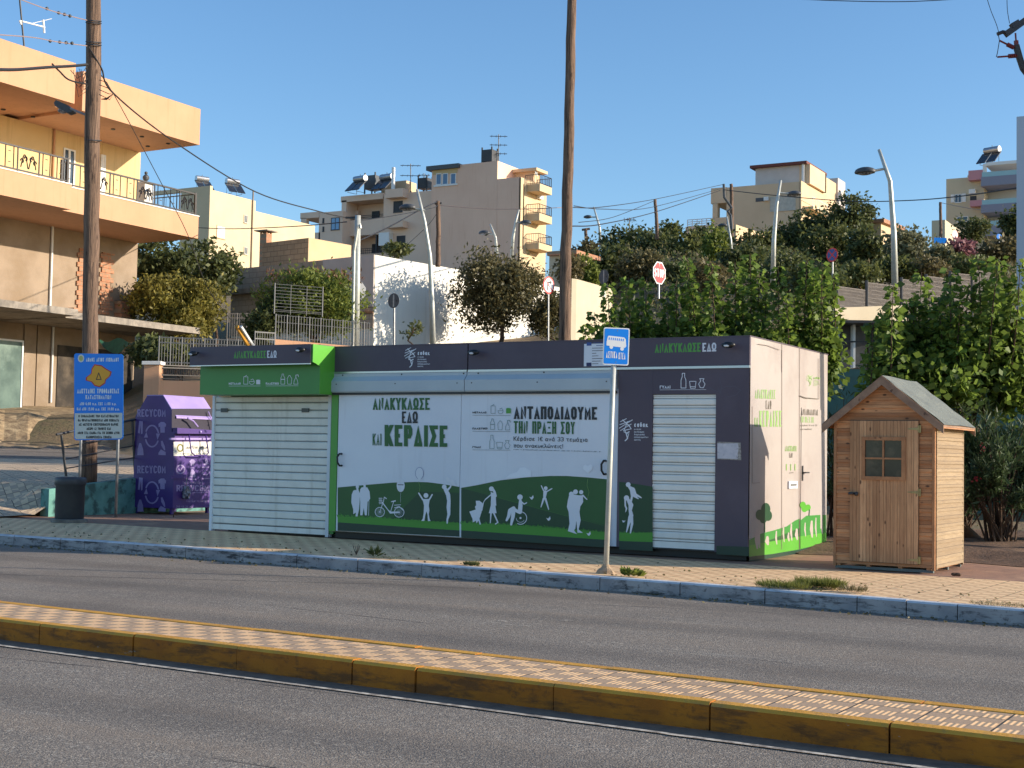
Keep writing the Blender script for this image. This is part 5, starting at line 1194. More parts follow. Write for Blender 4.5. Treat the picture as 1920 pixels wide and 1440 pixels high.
m_block2 = brick_mat('grey_blocks', lin(186, 168, 148), lin(174, 158, 140), lin(150, 134, 118), .5, .27, 0)
m_iron = mat('black_iron', lin(34, 30, 30), lin(48, 42, 40), 9, .5)
m_greyiron = mat('grey_iron', lin(80, 83, 86), lin(66, 69, 72), 9, .5)
m_marble = mat('sill_marble', lin(220, 216, 208), rough=.5)
m_tank = mat('steel_tank', lin(178, 180, 182), lin(150, 152, 156), 3, .3, metal=.7)
m_solar = mat('solar_panel', lin(34, 38, 46), lin(44, 48, 56), 3, .2, spec=.8)
# --- big yellow house on the left (its long lit face looks towards +X)
XH = at(372, 405, 60)[0]
HX = lambda x, y, dx=0.: gX(x, y, XH+dx)
Yend = HX(375, 240)[1]; XWs = gY(261, 287, Yend)[0]; dW = XWs-XH; Ywe = gX(259, 440, XWs)[1]
YJ = HX(133, 380)[1]; Y0 = HX(-260, 330)[1]
zR1, zR0 = HX(340, 193)[2], HX(340, 262)[2]
zB1, zB0 = HX(340, 399)[2], HX(340, 441)[2]
zC = HX(340, 611)[2]; zG = 2.35
HS = thing('yellow_house', 'large yellow house with overhanging roof, wrought iron balcony and unfinished lower storey', 'building', (XH, YJ, zG))
PJ = .55
def hb_(x0, x1, y0, y1, z0, z1, m, nm, parent=HS, bevel=0): return MB().box(x0, x1, y0, y1, z0, z1, m).build(nm, parent, bevel=bevel)
hb_(XWs-8, XWs, YJ-1.5, Ywe, zG-1.5, zB0, m_cement, 'lower_wall'); hb_(XWs-8, XWs, YJ-1.5, Ywe, zB0, zR0, m_yelw, 'upper_wall')
hb_(XWs-8, XWs-1.3, Y0, YJ-1.5, zG-1.5, zB0, m_cement, 'lower_wall'); hb_(XWs-8, XWs-1.3, Y0, YJ-1.5, zB0, zR0, m_yelw, 'upper_wall')
hb_(XWs-8, XH, YJ+.4, Yend, zR0, zR1, m_peach, 'roof'); hb_(XWs-8, XH-.9, YJ-.5, YJ+.4, zR0+.12, zR1-.1, m_peach, 'roof_recess')
hb_(XWs-8, XH+PJ, Y0, YJ-.5, zR0-.0, zR1, m_peach, 'roof')
hb_(XWs-9, XH-1.2, Y0, Yend-3, zR1, zR1+.18, m_yelw, 'roof_upstand')
Yb = HX(372, 420)[1]
hb_(XWs-.3, XH, YJ-.5, Yb, zB0, zB1, m_peach, 'balcony'); hb_(XWs-.3, XH+PJ, Y0, YJ-.5, zB0-.02, zB1-.02, m_peach, 'balcony')
hb_(XWs-.3, XH+.03, YJ-.47, Yb+.03, zB1, zB1+.04, m_marble, 'coping'); hb_(XH+PJ-.3, XH+PJ+.03, Y0, YJ-.5, zB1-.02, zB1+.02, m_marble, 'coping')
hb_(XWs-.3, XH+.25, YJ-.3, HX(367, 612)[1], zC-.28, zC-.02, m_bare, 'canopy'); hb_(XWs-1.6, XH+PJ+.35, Y0, YJ-.3, zC-.24, zC+.02, m_bare, 'canopy')
# wrought iron railing: rails, bars, scroll panels
def scroll(mb, P0, s_):
    for sx_ in (-1, 1):
        for k in range(2):
            pts = [P0+np.array([0, sx_*(.12+.17*k+.085*math.cos(t)*(1-t/9)), .45+(.1-.17*k*.6)+.1*math.sin(t)*(1-t/9)])*1. for t in np.linspace(0, 5.2, 12)]; mb.tube(pts, .028, m_iron, 4, False)
        pts = [P0+np.array([0, sx_*(.02+.33*t), .2+.5*math.sin(t*3.1)]) for t in np.linspace(0, 1, 8)]; mb.tube(pts, .028, m_iron, 4, False)
def hrail(xr, ya, yb, zbase, nm):
    mb = MB(); h = .93
    mb.bar((xr, ya, zbase+h), (xr, yb, zbase+h), .07, .06, m_iron); mb.bar((xr, ya, zbase+.09), (xr, yb, zbase+.09), .05, .05, m_iron)
    y = ya; k = 0
    while y < yb-.02:
        if k % 2 == 0:
            L = min(1.5, yb-y); n = 4
            for i in range(n): mb.tube([(xr, y+L*(i+.5)/n, zbase+.09), (xr, y+L*(i+.5)/n, zbase+h)], .026, m_iron, 4)
            for i in range(n//2): c_ = y+L*(i*2+1)/n; mb.box(xr-.01, xr+.01, c_-.05, c_+.05, zbase+.3, zbase+.33, m_iron); mb.box(xr-.01, xr+.01, c_-.05, c_+.05, zbase+.7, zbase+.73, m_iron)
        else:
            L = min(1.0, yb-y); scroll(mb, np.array([xr, y+L/2, zbase]), 1)
        mb.box(xr-.02, xr+.02, y-.02, y+.02, zbase, zbase+h, m_iron)
        y += L; k += 1
    for yy in (ya, yb): mb.box(xr-.04, xr+.04, yy-.05, yy+.05, zbase, zbase+h+.06, m_iron)
    return mb.build(nm, HS)
hrail(XH-.12, YJ-.4, Yb-.1, zB1+.04, 'balcony_railing'); hrail(XH+PJ-.12, Y0+2, YJ-.62, zB1+.02, 'balcony_railing')
mb = MB(); mb.bar((XH-.1, Yb-.1, zB1+.97), (XWs, Yb-.1, zB1+.97), .04, .04, m_iron)
for k in range(16): x = XWs+(XH-.1-XWs)*k/16; mb.tube([(x, Yb-.1, zB1), (x, Yb-.1, zB1+.97)], .012, m_iron, 4)
mb.build('balcony_railing', HS)
def hwin(x0, y0, x1, y1, X, nm='balcony_door', glass=m_pane, fr=m_wfr, mid=True, ext=0, parent=HS, f=.07):
    a, b = gX(x0, (y0+y1)/2, X)[1], gX(x1, (y0+y1)/2, X)[1]; z1, z0 = gX((x0+x1)/2, y0, X)[2], gX((x0+x1)/2, y1, X)[2]-ext
    mb = MB(); mb.box(X-.02, X+.05, a, b, z1-f, z1, fr); mb.box(X-.02, X+.05, a, b, z0, z0+f, fr); mb.box(X-.02, X+.05, a, a+f, z0+f, z1-f, fr); mb.box(X-.02, X+.05, b-f, b, z0+f, z1-f, fr)
    if mid: mb.box(X-.02, X+.045, (a+b)/2-f*.8, (a+b)/2+f*.8, z0+f, z1-f, fr)
    o = mb.build(nm, parent); MB().box(X-.01, X+.02, a+f*.5, b-f*.5, z0+f*.5, z1-f*.5, glass).build('pane', o); return o
hwin(117, 279, 139, 372, XWs, ext=0); hwin(187, 290, 196, 384, XWs)
hwin(-8, 636, 41, 781, XWs-.3+1.0, 'shop_door', mat('shop_glass', lin(110, 130, 122), lin(84, 102, 98), 1.2, .15, c3=lin(150, 170, 160), s3=.4), m_wfr, False)  # pale teal reflection put into the pane colour
mb = MB()
for px, y0, y1, X, r in ((103, 232, 357, XWs+.06, .05), (99, 420, 582, XWs+.06, .055), (100, 612, 755, XWs+.06, .05)):
    a, b = gX(px, y0, X), gX(px, y1, X); p = MB().tube([a, np.array([a[0], a[1], b[2]])], r, m_wfr if y0 > 400 else m_peach, 8); p.build('downpipe', HS)
hb_(XWs-.02, XWs+.16, YJ-1.5, YJ-1.0, zG-1, zR0, m_yelw, 'pilaster')
# bare brick patches and stacks in the unfinished storey
zt_ = zC
for nm, px0, y0, px1, y1, t_ in (('brick_infill', 187, 474, 208, 590, .05), ('brick_infill', 144, 465, 158, 590, .05), ('brick_pile', 213, 566, 228, 596, .4), ('brick_pile', 126, 579, 152, 597, .4), ('brick_pile', -5, 572, 28, 583, .3)):
    a, b = gX(px0, (y0+y1)/2, XWs)[1], gX(px1, (y0+y1)/2, XWs)[1]; z1, z0 = gX((px0+px1)/2, y0, XWs)[2], gX((px0+px1)/2, y1, XWs)[2]
    if nm == 'brick_pile': z0 = zC+.0
    mb = MB(); z = z0; k = 0
    while z < z1-.02:
        sh_ = rndS.uniform(-.1, .1) if nm == 'brick_pile' else (.09 if k % 2 else -.09)
        mb.box(XWs-.01, XWs+t_+(.03*rndS.random()), a+sh_*.6, b+sh_, z+.01, min(z+.2, z1), m_brick); z += .2; k += 1
    mb.build(nm, HS)
m_dkplaster = mat('tarred_wall', lin(66, 60, 54), lin(46, 42, 38), 1.5, .9, .3, 20, c3=lin(92, 82, 70))
Ys_ = gX(106, 700, XWs)[1]
hb_(XWs-.0, XWs+.04, Ys_, Ywe-.1, zG-1.2, zC-1.0, m_dkplaster, 'dark_dado')
hb_(XWs-8, XWs+1.3, Y0, Ywe, zG-2, zG+.05, m_bare, 'plinth')
for y_, nm in ((gX(52, 700, XWs)[1], 'pillar'), (gX(76, 700, XWs)[1], 'pillar')): hb_(XWs-1.4, XWs+.1, y_-.3, y_+.3, zG, zC-.24, m_cement, nm)
# soffit spots
for px, py in ((6, 205), (62, 219), (212, 242), (266, 256), (315, 269), (277, 274)):
    p = gz(px, py, zR0-.01); MB().tube([p+[0, 0, .02], p+[0, 0, -.03]], .09, m_dark, 10).build('downlight', HS)
# aerial on the house roof
p = gX(46, 116, XH+PJ-.6); t = thing('tv_aerial', 'thin mast with a white H-shaped aerial on the yellow house roof', 'aerial', p)
q = lambda x, y: gX(x, y, XH+PJ-.6)
MB().tube([q(48, 116), q(37, 0), q(35, -20)], .035, m_dark, 6).build('mast', t)
mb = MB(); mb.tube([q(38, 39), q(84, 51)], .03, m_wfr, 6); mb.tube([q(81, 37), q(83, 62)], .04, m_wfr, 6); mb.tube([q(37, 38), q(40, 46)], .04, m_wfr, 6); mb.tube([q(60, 44), q(97, 35)], .012, m_wfr, 4); mb.build('antenna', t)
p = gX(265, 345, XH-.4); t = thing('stone_finial', 'grey urn finial on a pale gatepost behind the iron balcony', 'finial', gX(272, 385, XH-.4))
p0_ = gX(272, 385, XH-.4); mb = MB(); mb.box(p0_[0]-.2, p0_[0]+.2, p0_[1]-.25, p0_[1]+.25, p0_[2]-.4, p0_[2]+.95, m_marble); mb.ball(p0_+[0, 0, 1.15], .14, m_greyiron); mb.ball(p0_+[0, 0, 1.35], .07, m_greyiron); mb.build('post', t)
# green shade net under the canopy
m_net = mat('green_net', lin(30, 92, 58), lin(22, 70, 44), 4, .8)
mb = MB(); n = 10
top = [at(187+i*8.5, 636+i*.5+5*math.sin(i*1.1), 50-i*.4) for i in range(n+1)]; bot = [at(186+i*8.5, [640, 652, 658, 662, 664, 659, 650, 645, 650, 655, 648][i], 49.4-i*.4) for i in range(n+1)]
for i in range(n): mb.poly([bot[i], bot[i+1], top[i+1], top[i]], m_net)
mb.build('shade_net', None, smooth=True, label='sagging green shade net hung under the concrete canopy', cat='net')
# --- cream house with two solar heaters behind it
m_cream2 = mat('cream_wall', lin(214, 194, 160), lin(206, 186, 150), .4, .85, .1, 20)
b = Bld('cream_house', 'plain cream house with stepped roof and few small windows beyond the iron balcony', 394, 355, 110, 340, 480, 10, m_cream2)
b.block(-b.L-3, 0, b.W, b.W+8, 10, b.S(500, 401)[2], m_cream2, 'lower_wing'); b.block(-7, -.0, 0, .3, b.zt, b.zt+.3, m_cream2, 'parapet')
b.window(406, 423, 423, 447, True, gm_=m_wfr, fm=m_cream2, bars=0); b.window(457, 403, 464, 418, True, fm=m_panel); b.window(457, 463, 464, 477, True, fm=m_panel); b.window(405, 485, 422, 492, True)
b.sbox(471, 358, 472, 505, .02, .12, m_cement, 'downpipe')
def heater(name, label, group):
    t = thing(name, label, 'solar heater', (0, 0, 0), group)
    mb = MB(); mb.tube([(-.75, .2, 1.45), (.75, .2, 1.45)], .3, m_tank, 14); mb.build('tank', t, smooth=False)
    mb = MB(); mb.obox((-.95, -.9, .1), (.9, 0, 0), (0, 1.1, 1.05), (0, -.06, .06), m_solar); mb.build('panel', t); mb = MB(); mb.obox((.05, -.9, .1), (.9, 0, 0), (0, 1.1, 1.05), (0, -.06, .06), m_solar); mb.build('panel', t)
    mb = MB()
    for x in (-.6, .6): mb.tube([(x, -.9, 0), (x, .35, 0), (x, .3, 1.2), (x, -.8, .1)], .03, m_greyiron, 5)
    mb.tube([(.0, .2, 1.75), (.0, .2, 1.9)], .03, m_dark, 5); mb.build('frame', t); return t
hp_ = heater('solar_heater', '', 'solar water heaters on the roofs')
def put(proto, first, px, py, D, label, rz, s=1.): return place(proto, first, at(px, py, D), label, rz, s)
put(hp_, True, 380, 359, 112, 'left one of two solar heaters on the cream house roof', R_(70), .72)
put(hp_, False, 437, 365, 116, 'right one of two solar heaters on the cream house roof', R_(70), .78)
b2 = Bld('pink_shed', 'small pinkish gable end just right of the cream house', 515, 414, 118, 505, 527, 12, mat('pink_wall', lin(216, 186, 168), rough=.9))
# --- brick chimney with cap
c0 = at(498, 462, 100); t = thing('chimney', 'small brick chimney with a flat cap in front of the cream house', 'chimney', c0)
mb = MB(); mb.box(c0[0]-.3, c0[0]+.3, c0[1]-.3, c0[1]+.3, c0[2]-4, c0[2]+.9, m_brick); mb.build('stack', t); mb = MB()
for a_, b_ in ((-.25, -.25), (.25, .25), (.25, -.25), (-.25, .25)): mb.box(c0[0]+a_-.05, c0[0]+a_+.05, c0[1]+b_-.05, c0[1]+b_+.05, c0[2]+.9, c0[2]+1.05, m_brick)
mb.box(c0[0]-.6, c0[0]+.6, c0[1]-.6, c0[1]+.6, c0[2]+1.05, c0[2]+1.12, m_bare); mb.build('cap', t)
# --- white walled building (rotated a little), block wall with ledge, rooftop hut
m_wwall = mat('white_render', lin(236, 232, 220), lin(228, 224, 212), .5, .85, .2, 12, leak=lin(214, 208, 194))
m_gwall = mat('grey_render', lin(206, 196, 188), lin(194, 184, 176), .6, .9, .2, 15)
wb = Bld('white_walled_building', 'long low building with a bright white side wall behind the kiosk', 704, 478, 64, 437, 1062, 2., m_wwall, rot=-9)
wb.block(-wb.L, -.0, -.06, .0, 7., wb.zt, m_block2, 'block_front')
u_a = wb.fu(608, 500)[0]; wb.block(u_a, .004, -.10, -.055, wb.fu(700, 575)[1], wb.zt+.004, m_gwall, 'rendered_corner')
z_l = wb.fu(480, 546)[1]; wb.block(-wb.L-.3, wb.fu(600, 540)[0], -.4, -.05, z_l-.12, z_l+.12, m_bare, 'ledge'); wb.block(wb.fu(606, 580)[0], .02, -.13, -.09, wb.fu(660, 588)[1]-.05, wb.fu(660, 588)[1]+.05, m_brick, 'ledge')
mb = MB(); p = wb.P(-.3, -.1, wb.fu(697, 582)[1]); mb.ball(p, (.16, .1, .12), m_peach, 10, 6); mb.build('wall_lamp', wb.t)
hb = Bld('rooftop_hut', 'flat roofed rooftop hut with bare block front and smooth beige side', 578, 446, 70, 492, 656, 8, m_block, rot=-9)
hb.block(-.0, .03, 0, hb.W+.01, 8, hb.zt+.01, mat('beige_render', lin(206, 176, 138), lin(196, 166, 128), .8, .9, .1, 20), 'rendered_side')
# --- garden wall behind the tree, small tiled house
m_beige = mat('beige_wall', lin(196, 184, 160), lin(184, 172, 148), .7, .9, .2, 15)
g0, g1 = at(1072, 522, 58), at(1140, 541, 62)
gw = MB(); gw.prism([np.array([g0[0], g0[1], 2]), np.array([g1[0], g1[1], 2]), g1, g0], (.1, .25, 0), m_beige)
gw.build('garden_wall', None, label='beige garden wall right of the tall wooden pole, partly behind leaves', cat='wall')
th = Bld('tiled_house', 'small beige house with red tiles peeping out right behind the round tree', 1074, 478, 82, 1030, 1083, 5, m_beige)
mb = MB(); mb.prism([th.P(-th.L, -.3, th.zt), th.P(.4, -.3, th.zt), th.P(.4, th.W, th.zt), th.P(-th.L, th.W, th.zt)], (0, 0, .25), m_brick); mb.build('roof', th.t)
# --- grey apartment block (left part) and tall pinkish block
m_gb = mat('greige_wall', lin(236, 206, 182), lin(226, 196, 172), .3, .85, .1, 10)
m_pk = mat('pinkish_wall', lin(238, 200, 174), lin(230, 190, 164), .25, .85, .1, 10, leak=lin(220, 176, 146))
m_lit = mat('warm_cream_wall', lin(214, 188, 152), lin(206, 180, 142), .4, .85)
ga = Bld('grey_apartments', 'greige apartment block with recessed loggia and solar heaters on its roof', 812, 352, 146, 639, 830, 14, m_gb, wall=False)
zt = ga.fu(725, 362)[1]; Lx = [ga.fu(x, 420)[0] for x in (639, 648, 718, 812)]
dy = 3.2
def gblk(x0, x1, y0, y1, v0, v1, m, nm): u0, u1, z0, z1 = ga.fr(x0, y0, x1, y1); return ga.block(u0, u1, v0, v1, z0, z1, m, nm)
gblk(718, 812, 361, 520, 0, 12, m_gb, 'wall'); gblk(639, 718, 365, 376, 0, 12, m_gb, 'roof_band'); gblk(639, 648, 376, 520, 0, 12, m_gb, 'wall'); gblk(648, 718, 376, 520, 2.2, 12, m_gb, 'wall')
gblk(648, 718, 411, 437, 0, .25, m_gb, 'balcony_parapet'); gblk(648, 718, 437, 441, 0, 2.2, m_gb, 'balcony_slab'); gblk(648, 718, 476, 520, 0, 2.2, m_gb, 'terrace')
mb = MB(); u0, u1, z0, z1 = ga.fr(648, 404, 718, 412)
for z in (z0+.1, z0+.28, z1): mb.tube([ga.P(u0, .1, z), ga.P(u1, .1, z)], .03, m_dark, 5)
mb.build('railing', ga.t)
gblk(732, 765, 357, 373, -1.0, 0, m_gb, 'window_box'); gblk(732, 765, 417, 429, -1.0, 0, m_gb, 'window_box')
ga2 = lambda *a, **k: ga.window(*a, **k)
ga2(738, 377, 755, 398, gm_=m_dkpane, fm=m_dark, bars=0); ga2(744, 442, 760, 463, gm_=m_dkpane, fm=m_dark, bars=0)
u0, u1, z0, z1 = ga.fr(676, 390, 690, 411); ga.block(u0, u1, 2.1, 2.2, z0, z1, m_dkpane, 'door'); u0, u1, z0, z1 = ga.fr(700, 388, 709, 397); ga.block(u0, u1, 2.1, 2.2, z0, z1, m_dkpane, 'window')
u0, u1, z0, z1 = ga.fr(676, 452, 694, 478); ga.block(u0, u1, 2.1, 2.2, z0, z1, m_dkpane, 'door')
for px in (703,): gblk(px-1, px+1, 438, 478, .2, .5, m_dark, 'post')
gblk(718, 737, 438, 462, -.8, 0, m_wfr, 'roller_box')
mb = MB(); u0, u1, z0, z1 = ga.fr(676, 466, 745, 476)
for z in (z0+.1, z0+.35, z1): mb.tube([ga.P(u0, -.5, z), ga.P(u1, -.5, z)], .03, m_dark, 5)
for k in range(20): u = u0+(u1-u0)*k/19; mb.tube([ga.P(u, -.5, z0), ga.P(u, -.5, z1)], .02, m_dark, 4)
mb.build('terrace_railing', ga.t)
# left lower wing with a see-through corner
gl = Bld('left_wing_house', 'lower greige wing with an open corner showing sky left of the apartments', 641, 394, 150, 563, 655, 14, m_gb, wall=False)
def lblk(x0, x1, y0, y1, v0, v1, m, nm): u0, u1, z0, z1 = gl.fr(x0, y0, x1, y1); return gl.block(u0, u1, v0, v1, z0, z1, m, nm)
lblk(563, 599, 398, 409, 0, 9, m_gb, 'roof'); lblk(563, 573, 409, 520, 0, .5, m_gb, 'corner_pillar'); lblk(563, 599, 437, 520, 0, 9, m_gb, 'lower_wall'); lblk(597, 641, 397, 520, 0, 9, m_gb, 'wall'); lblk(600, 641, 388, 398, 3, 9, m_gb, 'upper_roof')
gl.window(605, 409, 608, 418, gm_=m_dkpane, bars=0, fm=m_dark); gl.window(605, 425, 608, 434, gm_=m_dkpane, bars=0, fm=m_dark); gl.window(621, 408, 637, 431, fm=m_dark, gm_=mat('sky_glass', lin(120, 160, 196), rough=.1), bars=1)
# tall pinkish block
tb = Bld('tall_block', 'tall pinkish block with a blank shaded wall and lit balconies on its right edge', 974, 333, 140, 808, 1022, 14, m_pk, wall=False)
def tblk(x0, x1, y0, y1, v0, v1, m, nm): u0, u1, z0, z1 = tb.fr(x0, y0, x1, y1); return tb.block(u0, u1, v0, v1, z0, z1, m, nm)
W_ = tb.W; tblk(808, 931, 308, 520, 0, W_, m_pk, 'wall'); tblk(931, 974, 334, 520, 0, W_, m_pk, 'wall'); u_ = tb.fu(931, 320)[0]
z33 = tb.fu(974, 332)[1]; z31 = tb.fu(931, 308)[1]
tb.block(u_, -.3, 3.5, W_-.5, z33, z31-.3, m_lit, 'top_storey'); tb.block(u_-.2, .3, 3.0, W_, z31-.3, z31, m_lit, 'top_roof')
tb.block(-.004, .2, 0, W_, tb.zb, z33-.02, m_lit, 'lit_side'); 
u0, u1, z0, z1 = tb.fr(808, 302, 858, 311); tb.block(u0-.4, u1+.3, -.3, 6, z31, z31+.45, m_greyiron, 'metal_roof')
m_yp = mat('shaded_yellow', lin(204, 176, 128), rough=.9); tblk(812, 858, 313, 326, -.03, 0, m_yp, 'window_surround')
for x in (818, 830, 845): tb.window(x, 325, x+10, 346, gm_=mat('blue_glass', lin(90, 120, 150), rough=.15), bars=0)
tblk(814, 858, 346, 349, -.12, 0, m_wfr, 'sill')
for (y0, y1) in ((352, 362), (407, 417)):
    v0, v1, z0, z1 = tb.sr(974, y0, 1016, y1); bl = tb.block(0, 1.7, 1.2, v1-1.0, z0-.1, z1+.1, m_lit, 'balcony'); tb.railing([(0, 1.25), (1.65, 1.25), (1.65, v1-1.05), (0, v1-1.05)], z1+.1, .95, m_iron, bl, n=8, r=.03)
v0, v1, z0, z1 = tb.sr(974, 462, 1016, 470); bl = tb.block(0, 1.7, 1.2, v1-1., z0-.1, z1+.1, m_lit, 'balcony'); tb.railing([(0, 1.25), (1.65, 1.25), (1.65, v1-1.05), (0, v1-1.05)], z1+.1, .95, m_iron, bl, n=8, r=.03)
tb.window(991, 375, 999, 402, True, bars=0, gm_=m_pane); tb.window(989, 435, 999, 452, True, fm=m_panel, gm_=m_wfr); tb.window(1003, 320, 1007, 328, True)
tb.sbox(1003, 364, 1011, 374, .0, .5, m_wfr, 'air_conditioner'); tb.sbox(977, 345, 979, 468, .02, .2, m_peach, 'downpipe')
# roof clutter
put(hp_, False, 672, 362, 150, 'brown framed solar heater at left on the greige apartment roof', R_(-10), 1.1); put(hp_, False, 722, 360, 150, 'solar heater in the middle of the greige apartment roof', R_(-10), 1.15)
def water_tank(px, py, D, lab, s=1., m=m_greyiron):
    c = at(px, py, D); t = thing('water_tank', lab, 'water tank', c, 'water tanks on the roofs'); mb = MB(); r = .75*s
    mb.box(c[0]-r, c[0]+r, c[1]-r, c[1]+r, c[2]+.1, c[2]+1.6*s, m); mb.build('tank', t, bevel=.06); mb = MB()
    for a_ in (-1, 1):
        for b_ in (-1, 1): mb.box(c[0]+a_*r*.9-.06, c[0]+a_*r*.9+.06, c[1]+b_*r*.9-.06, c[1]+b_*r*.9+.06, c[2]-.4, c[2]+1.9*s, m_dark)
    mb.build('stand', t)
water_tank(700, 358, 152, 'grey square water tank between solar heaters on the apartments', 1., m_greyiron); water_tank(918, 307, 143, 'dark caged water tank on top of the tall pinkish block', .85, m_dark); water_tank(797, 357, 150, 'dark low water tank at the right end of the apartment roof', .8, m_dark)
sh_ = at(748, 357, 152); MB().box(sh_[0]-1.6, sh_[0]+1.6, sh_[1]-1, sh_[1]+1, sh_[2]-.5, sh_[2]+.8, m_lit).build('roof_hut', None, label='tiny cream stair hut on the apartment roof near its aerial', cat='hut')
def aerial(px, y0, y1, D, lab, s=1., arms=2, r=.05):
    a = at(px, y1, D); b_ = at(px, y0, D); t = thing('tv_aerial', lab, 'aerial', a, 'aerials on the roofs'); MB().tube([a-[0, 0, .4], b_], r, m_dark, 5).build('mast', t); mb = MB()
    for k in range(arms):
        z = b_-[0, 0, .2+.9*k*s]; mb.tube([z-Rh*.9*s, z+Rh*.9*s], r*.7, m_dark, 4)
        for j in range(4): q_ = z+Rh*(-.7+.45*j)*s; mb.tube([q_-Fh*.4*s-[0, 0, .2], q_+Fh*.4*s+[0, 0, .2]], r*.5, m_dark, 4)
    mb.build('antenna', t)
aerial(770, 307, 356, 148, 'thin aerial standing on the greige apartment roof', 1.2); aerial(935, 252, 300, 143, 'tall thin aerial beside the dark tank on the tall block', 1.0, 3); aerial(795, 325, 357, 150, 'short aerial at the right end of the apartment roof', .7)
aerial(1180, 408, 440, 120, 'thin aerial over the hillside trees right of the wooden pole', .6, 1)
c_ = at(737, 356, 148); MB().tube([c_, c_+[0, 0, 2.4]], .2, m_wfr, 8).build('flue_pipe', None, label='pale upright flue pipe on the apartment roof beside a solar heater', cat='pipe')
# --- right hill house
m_hh = mat('stone_grey_wall', lin(220, 192, 158), lin(210, 182, 148), .3, .85)
rh = Bld('hillside_house', 'beige hillside house with flat roof slab, roof terrace and closed shutters', 1499, 334, 150, 1334, 1568, 14, m_hh, wall=False)
def rblk(x0, x1, y0, y1, v0, v1, m, nm): u0, u1, z0, z1 = rh.fr(x0, y0, x1, y1); return rh.block(u0, u1, v0, v1, z0, z1, m, nm)
Wr = rh.W; zt = rh.fu(1420, 345)[1]
rblk(1362, 1499, 346, 470, 0, Wr, m_hh, 'wall'); rblk(1333, 1362, 352, 381, 0, Wr, m_hh, 'wall'); rblk(1336, 1345, 381, 409, 0, .8, m_hh, 'corner_pillar'); rblk(1333, 1362, 408, 470, 0, Wr, m_hh, 'wall')
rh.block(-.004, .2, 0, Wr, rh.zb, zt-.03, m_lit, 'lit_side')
za = rh.fu(1450, 306)[1]; u1_ = rh.fu(1405, 320)[0]
rh.block(u1_, u1_+5, 2, 8, zt, za, m_gwall, 'stair_hut'); rh.block(u1_-.5, .3, 1.5, 9, za, za+.3, mat('red_roof_edge', lin(110, 62, 54), rough=.8), 'roof'); rh.block(u1_+5, u1_+6.2, 2, 8, zt, za, m_hh, 'stair_hut'); rh.block(-1.6, -.0, 5, Wr, zt, za-.02, m_lit, 'upper_wall'); rh.block(-.3, -.05, 1.7, 1.95, zt, za, m_wfr, 'post'); rh.block(u1_+6.2, -1.6, 7.6, 8, zt, za, m_hh, 'upper_wall')
rh.window(1444, 368, 1492, 395, gm_=m_panel, fm=m_panel, bars=2); rh.fbox(1417, 371, 1434, 378, -.02, .04, m_greyiron, 'vent'); rh.fbox(1434, 370, 1442, 377, 0, .4, m_wfr, 'air_conditioner')
rh.window(1537, 322, 1545, 344, True, fm=m_wfr, gm_=m_wfr, bars=0); rh.window(1505, 364, 1525, 383, True, fm=m_panel, gm_=m_wfr); rh.window(1542, 379, 1552, 395, True, gm_=m_wfr); v0, v1, z0, z1 = rh.sr(1500, 388, 1530, 397); bl = rh.block(0, 1.4, .5, v1, z0-.2, z0+.1, m_lit, 'balcony'); rh.railing([(1.3, .5), (1.3, v1)], z0+.1, 1., m_wfr, bl, n=8, r=.03)
v0, v1, z0, z1 = rh.sr(1568, 340, 1588, 360); rh.block(-6, .2, Wr, Wr+3, z0-3, z1, m_gwall, 'rear_wing')
mb = MB(); u0, u1, z0, z1 = rh.fr(1289, 411, 1334, 423)
for k in range(4): z = z0+(z1-z0)*k/3; mb.tube([rh.P(u0, 0, z), rh.P(u1, 0, z)], .05, m_wfr, 5)
for k in range(6): u = u0+(u1-u0)*k/5; mb.tube([rh.P(u, 0, z0-.3), rh.P(u, 0, z1)], .05, m_wfr, 5)
mb.build('terrace_fence', rh.t); rblk(1285, 1334, 424, 470, 0, 5, m_hh, 'terrace_base')
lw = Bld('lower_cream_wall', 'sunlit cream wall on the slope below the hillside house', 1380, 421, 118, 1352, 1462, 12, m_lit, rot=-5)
# ruined-looking cream house right of it
rc = Bld('old_cream_house', 'old cream house with a tiled roof edge behind the curved lamp post', 1652, 418, 105, 1624, 1690, 9, m_lit, rot=-6)
mb = MB(); mb.prism([rc.P(-rc.L, -.2, rc.zt), rc.P(.3, -.2, rc.zt), rc.P(.3, rc.W, rc.zt), rc.P(-rc.L, rc.W, rc.zt)], (0, 0, .3), m_brick); mb.build('roof', rc.t)
yw = MB(); a, b_ = at(1690, 440, 104), at(1765, 482, 100); yw.prism([a-[0, 0, 4], b_-[0, 0, 4], b_, a], (.3, .4, 0), m_lit); yw.build('slope_wall', None, label='sloping sunlit cream wall running down from the old cream house', cat='wall')
# --- far right apartment block
m_fr = mat('khaki_wall', lin(204, 190, 160), lin(194, 180, 152), .3, .85); m_pink = mat('pink_panel', lin(196, 140, 146), rough=.85); m_blgr = mat('slate_balcony', lin(136, 140, 156), rough=.8)
fr = Bld('far_apartments', 'khaki apartment block with pink and slate balconies on the far right hill', 1912, 320, 158, 1774, 1925, 14, m_fr, wall=False)
def fblk(x0, x1, y0, y1, v0, v1, m, nm): u0, u1, z0, z1 = fr.fr(x0, y0, x1, y1); return fr.block(u0, u1, v0, v1, z0, z1, m, nm)
fblk(1774, 1845, 333, 470, 0, 10, m_fr, 'wall'); fblk(1804, 1850, 318, 334, 3, 10, m_fr, 'top_storey'); fblk(1845, 1925, 316, 470, 2.4, 10, mat('pale_wall', lin(206, 200, 186), rough=.85), 'recessed_wall')
fblk(1819, 1846, 322, 340, -1.0, 0, m_pink, 'pink_balcony'); fblk(1822, 1848, 378, 389, -1.0, 0, m_pink, 'pink_balcony')
m_bg = mat('balcony_glass', lin(150, 186, 190), rough=.15)
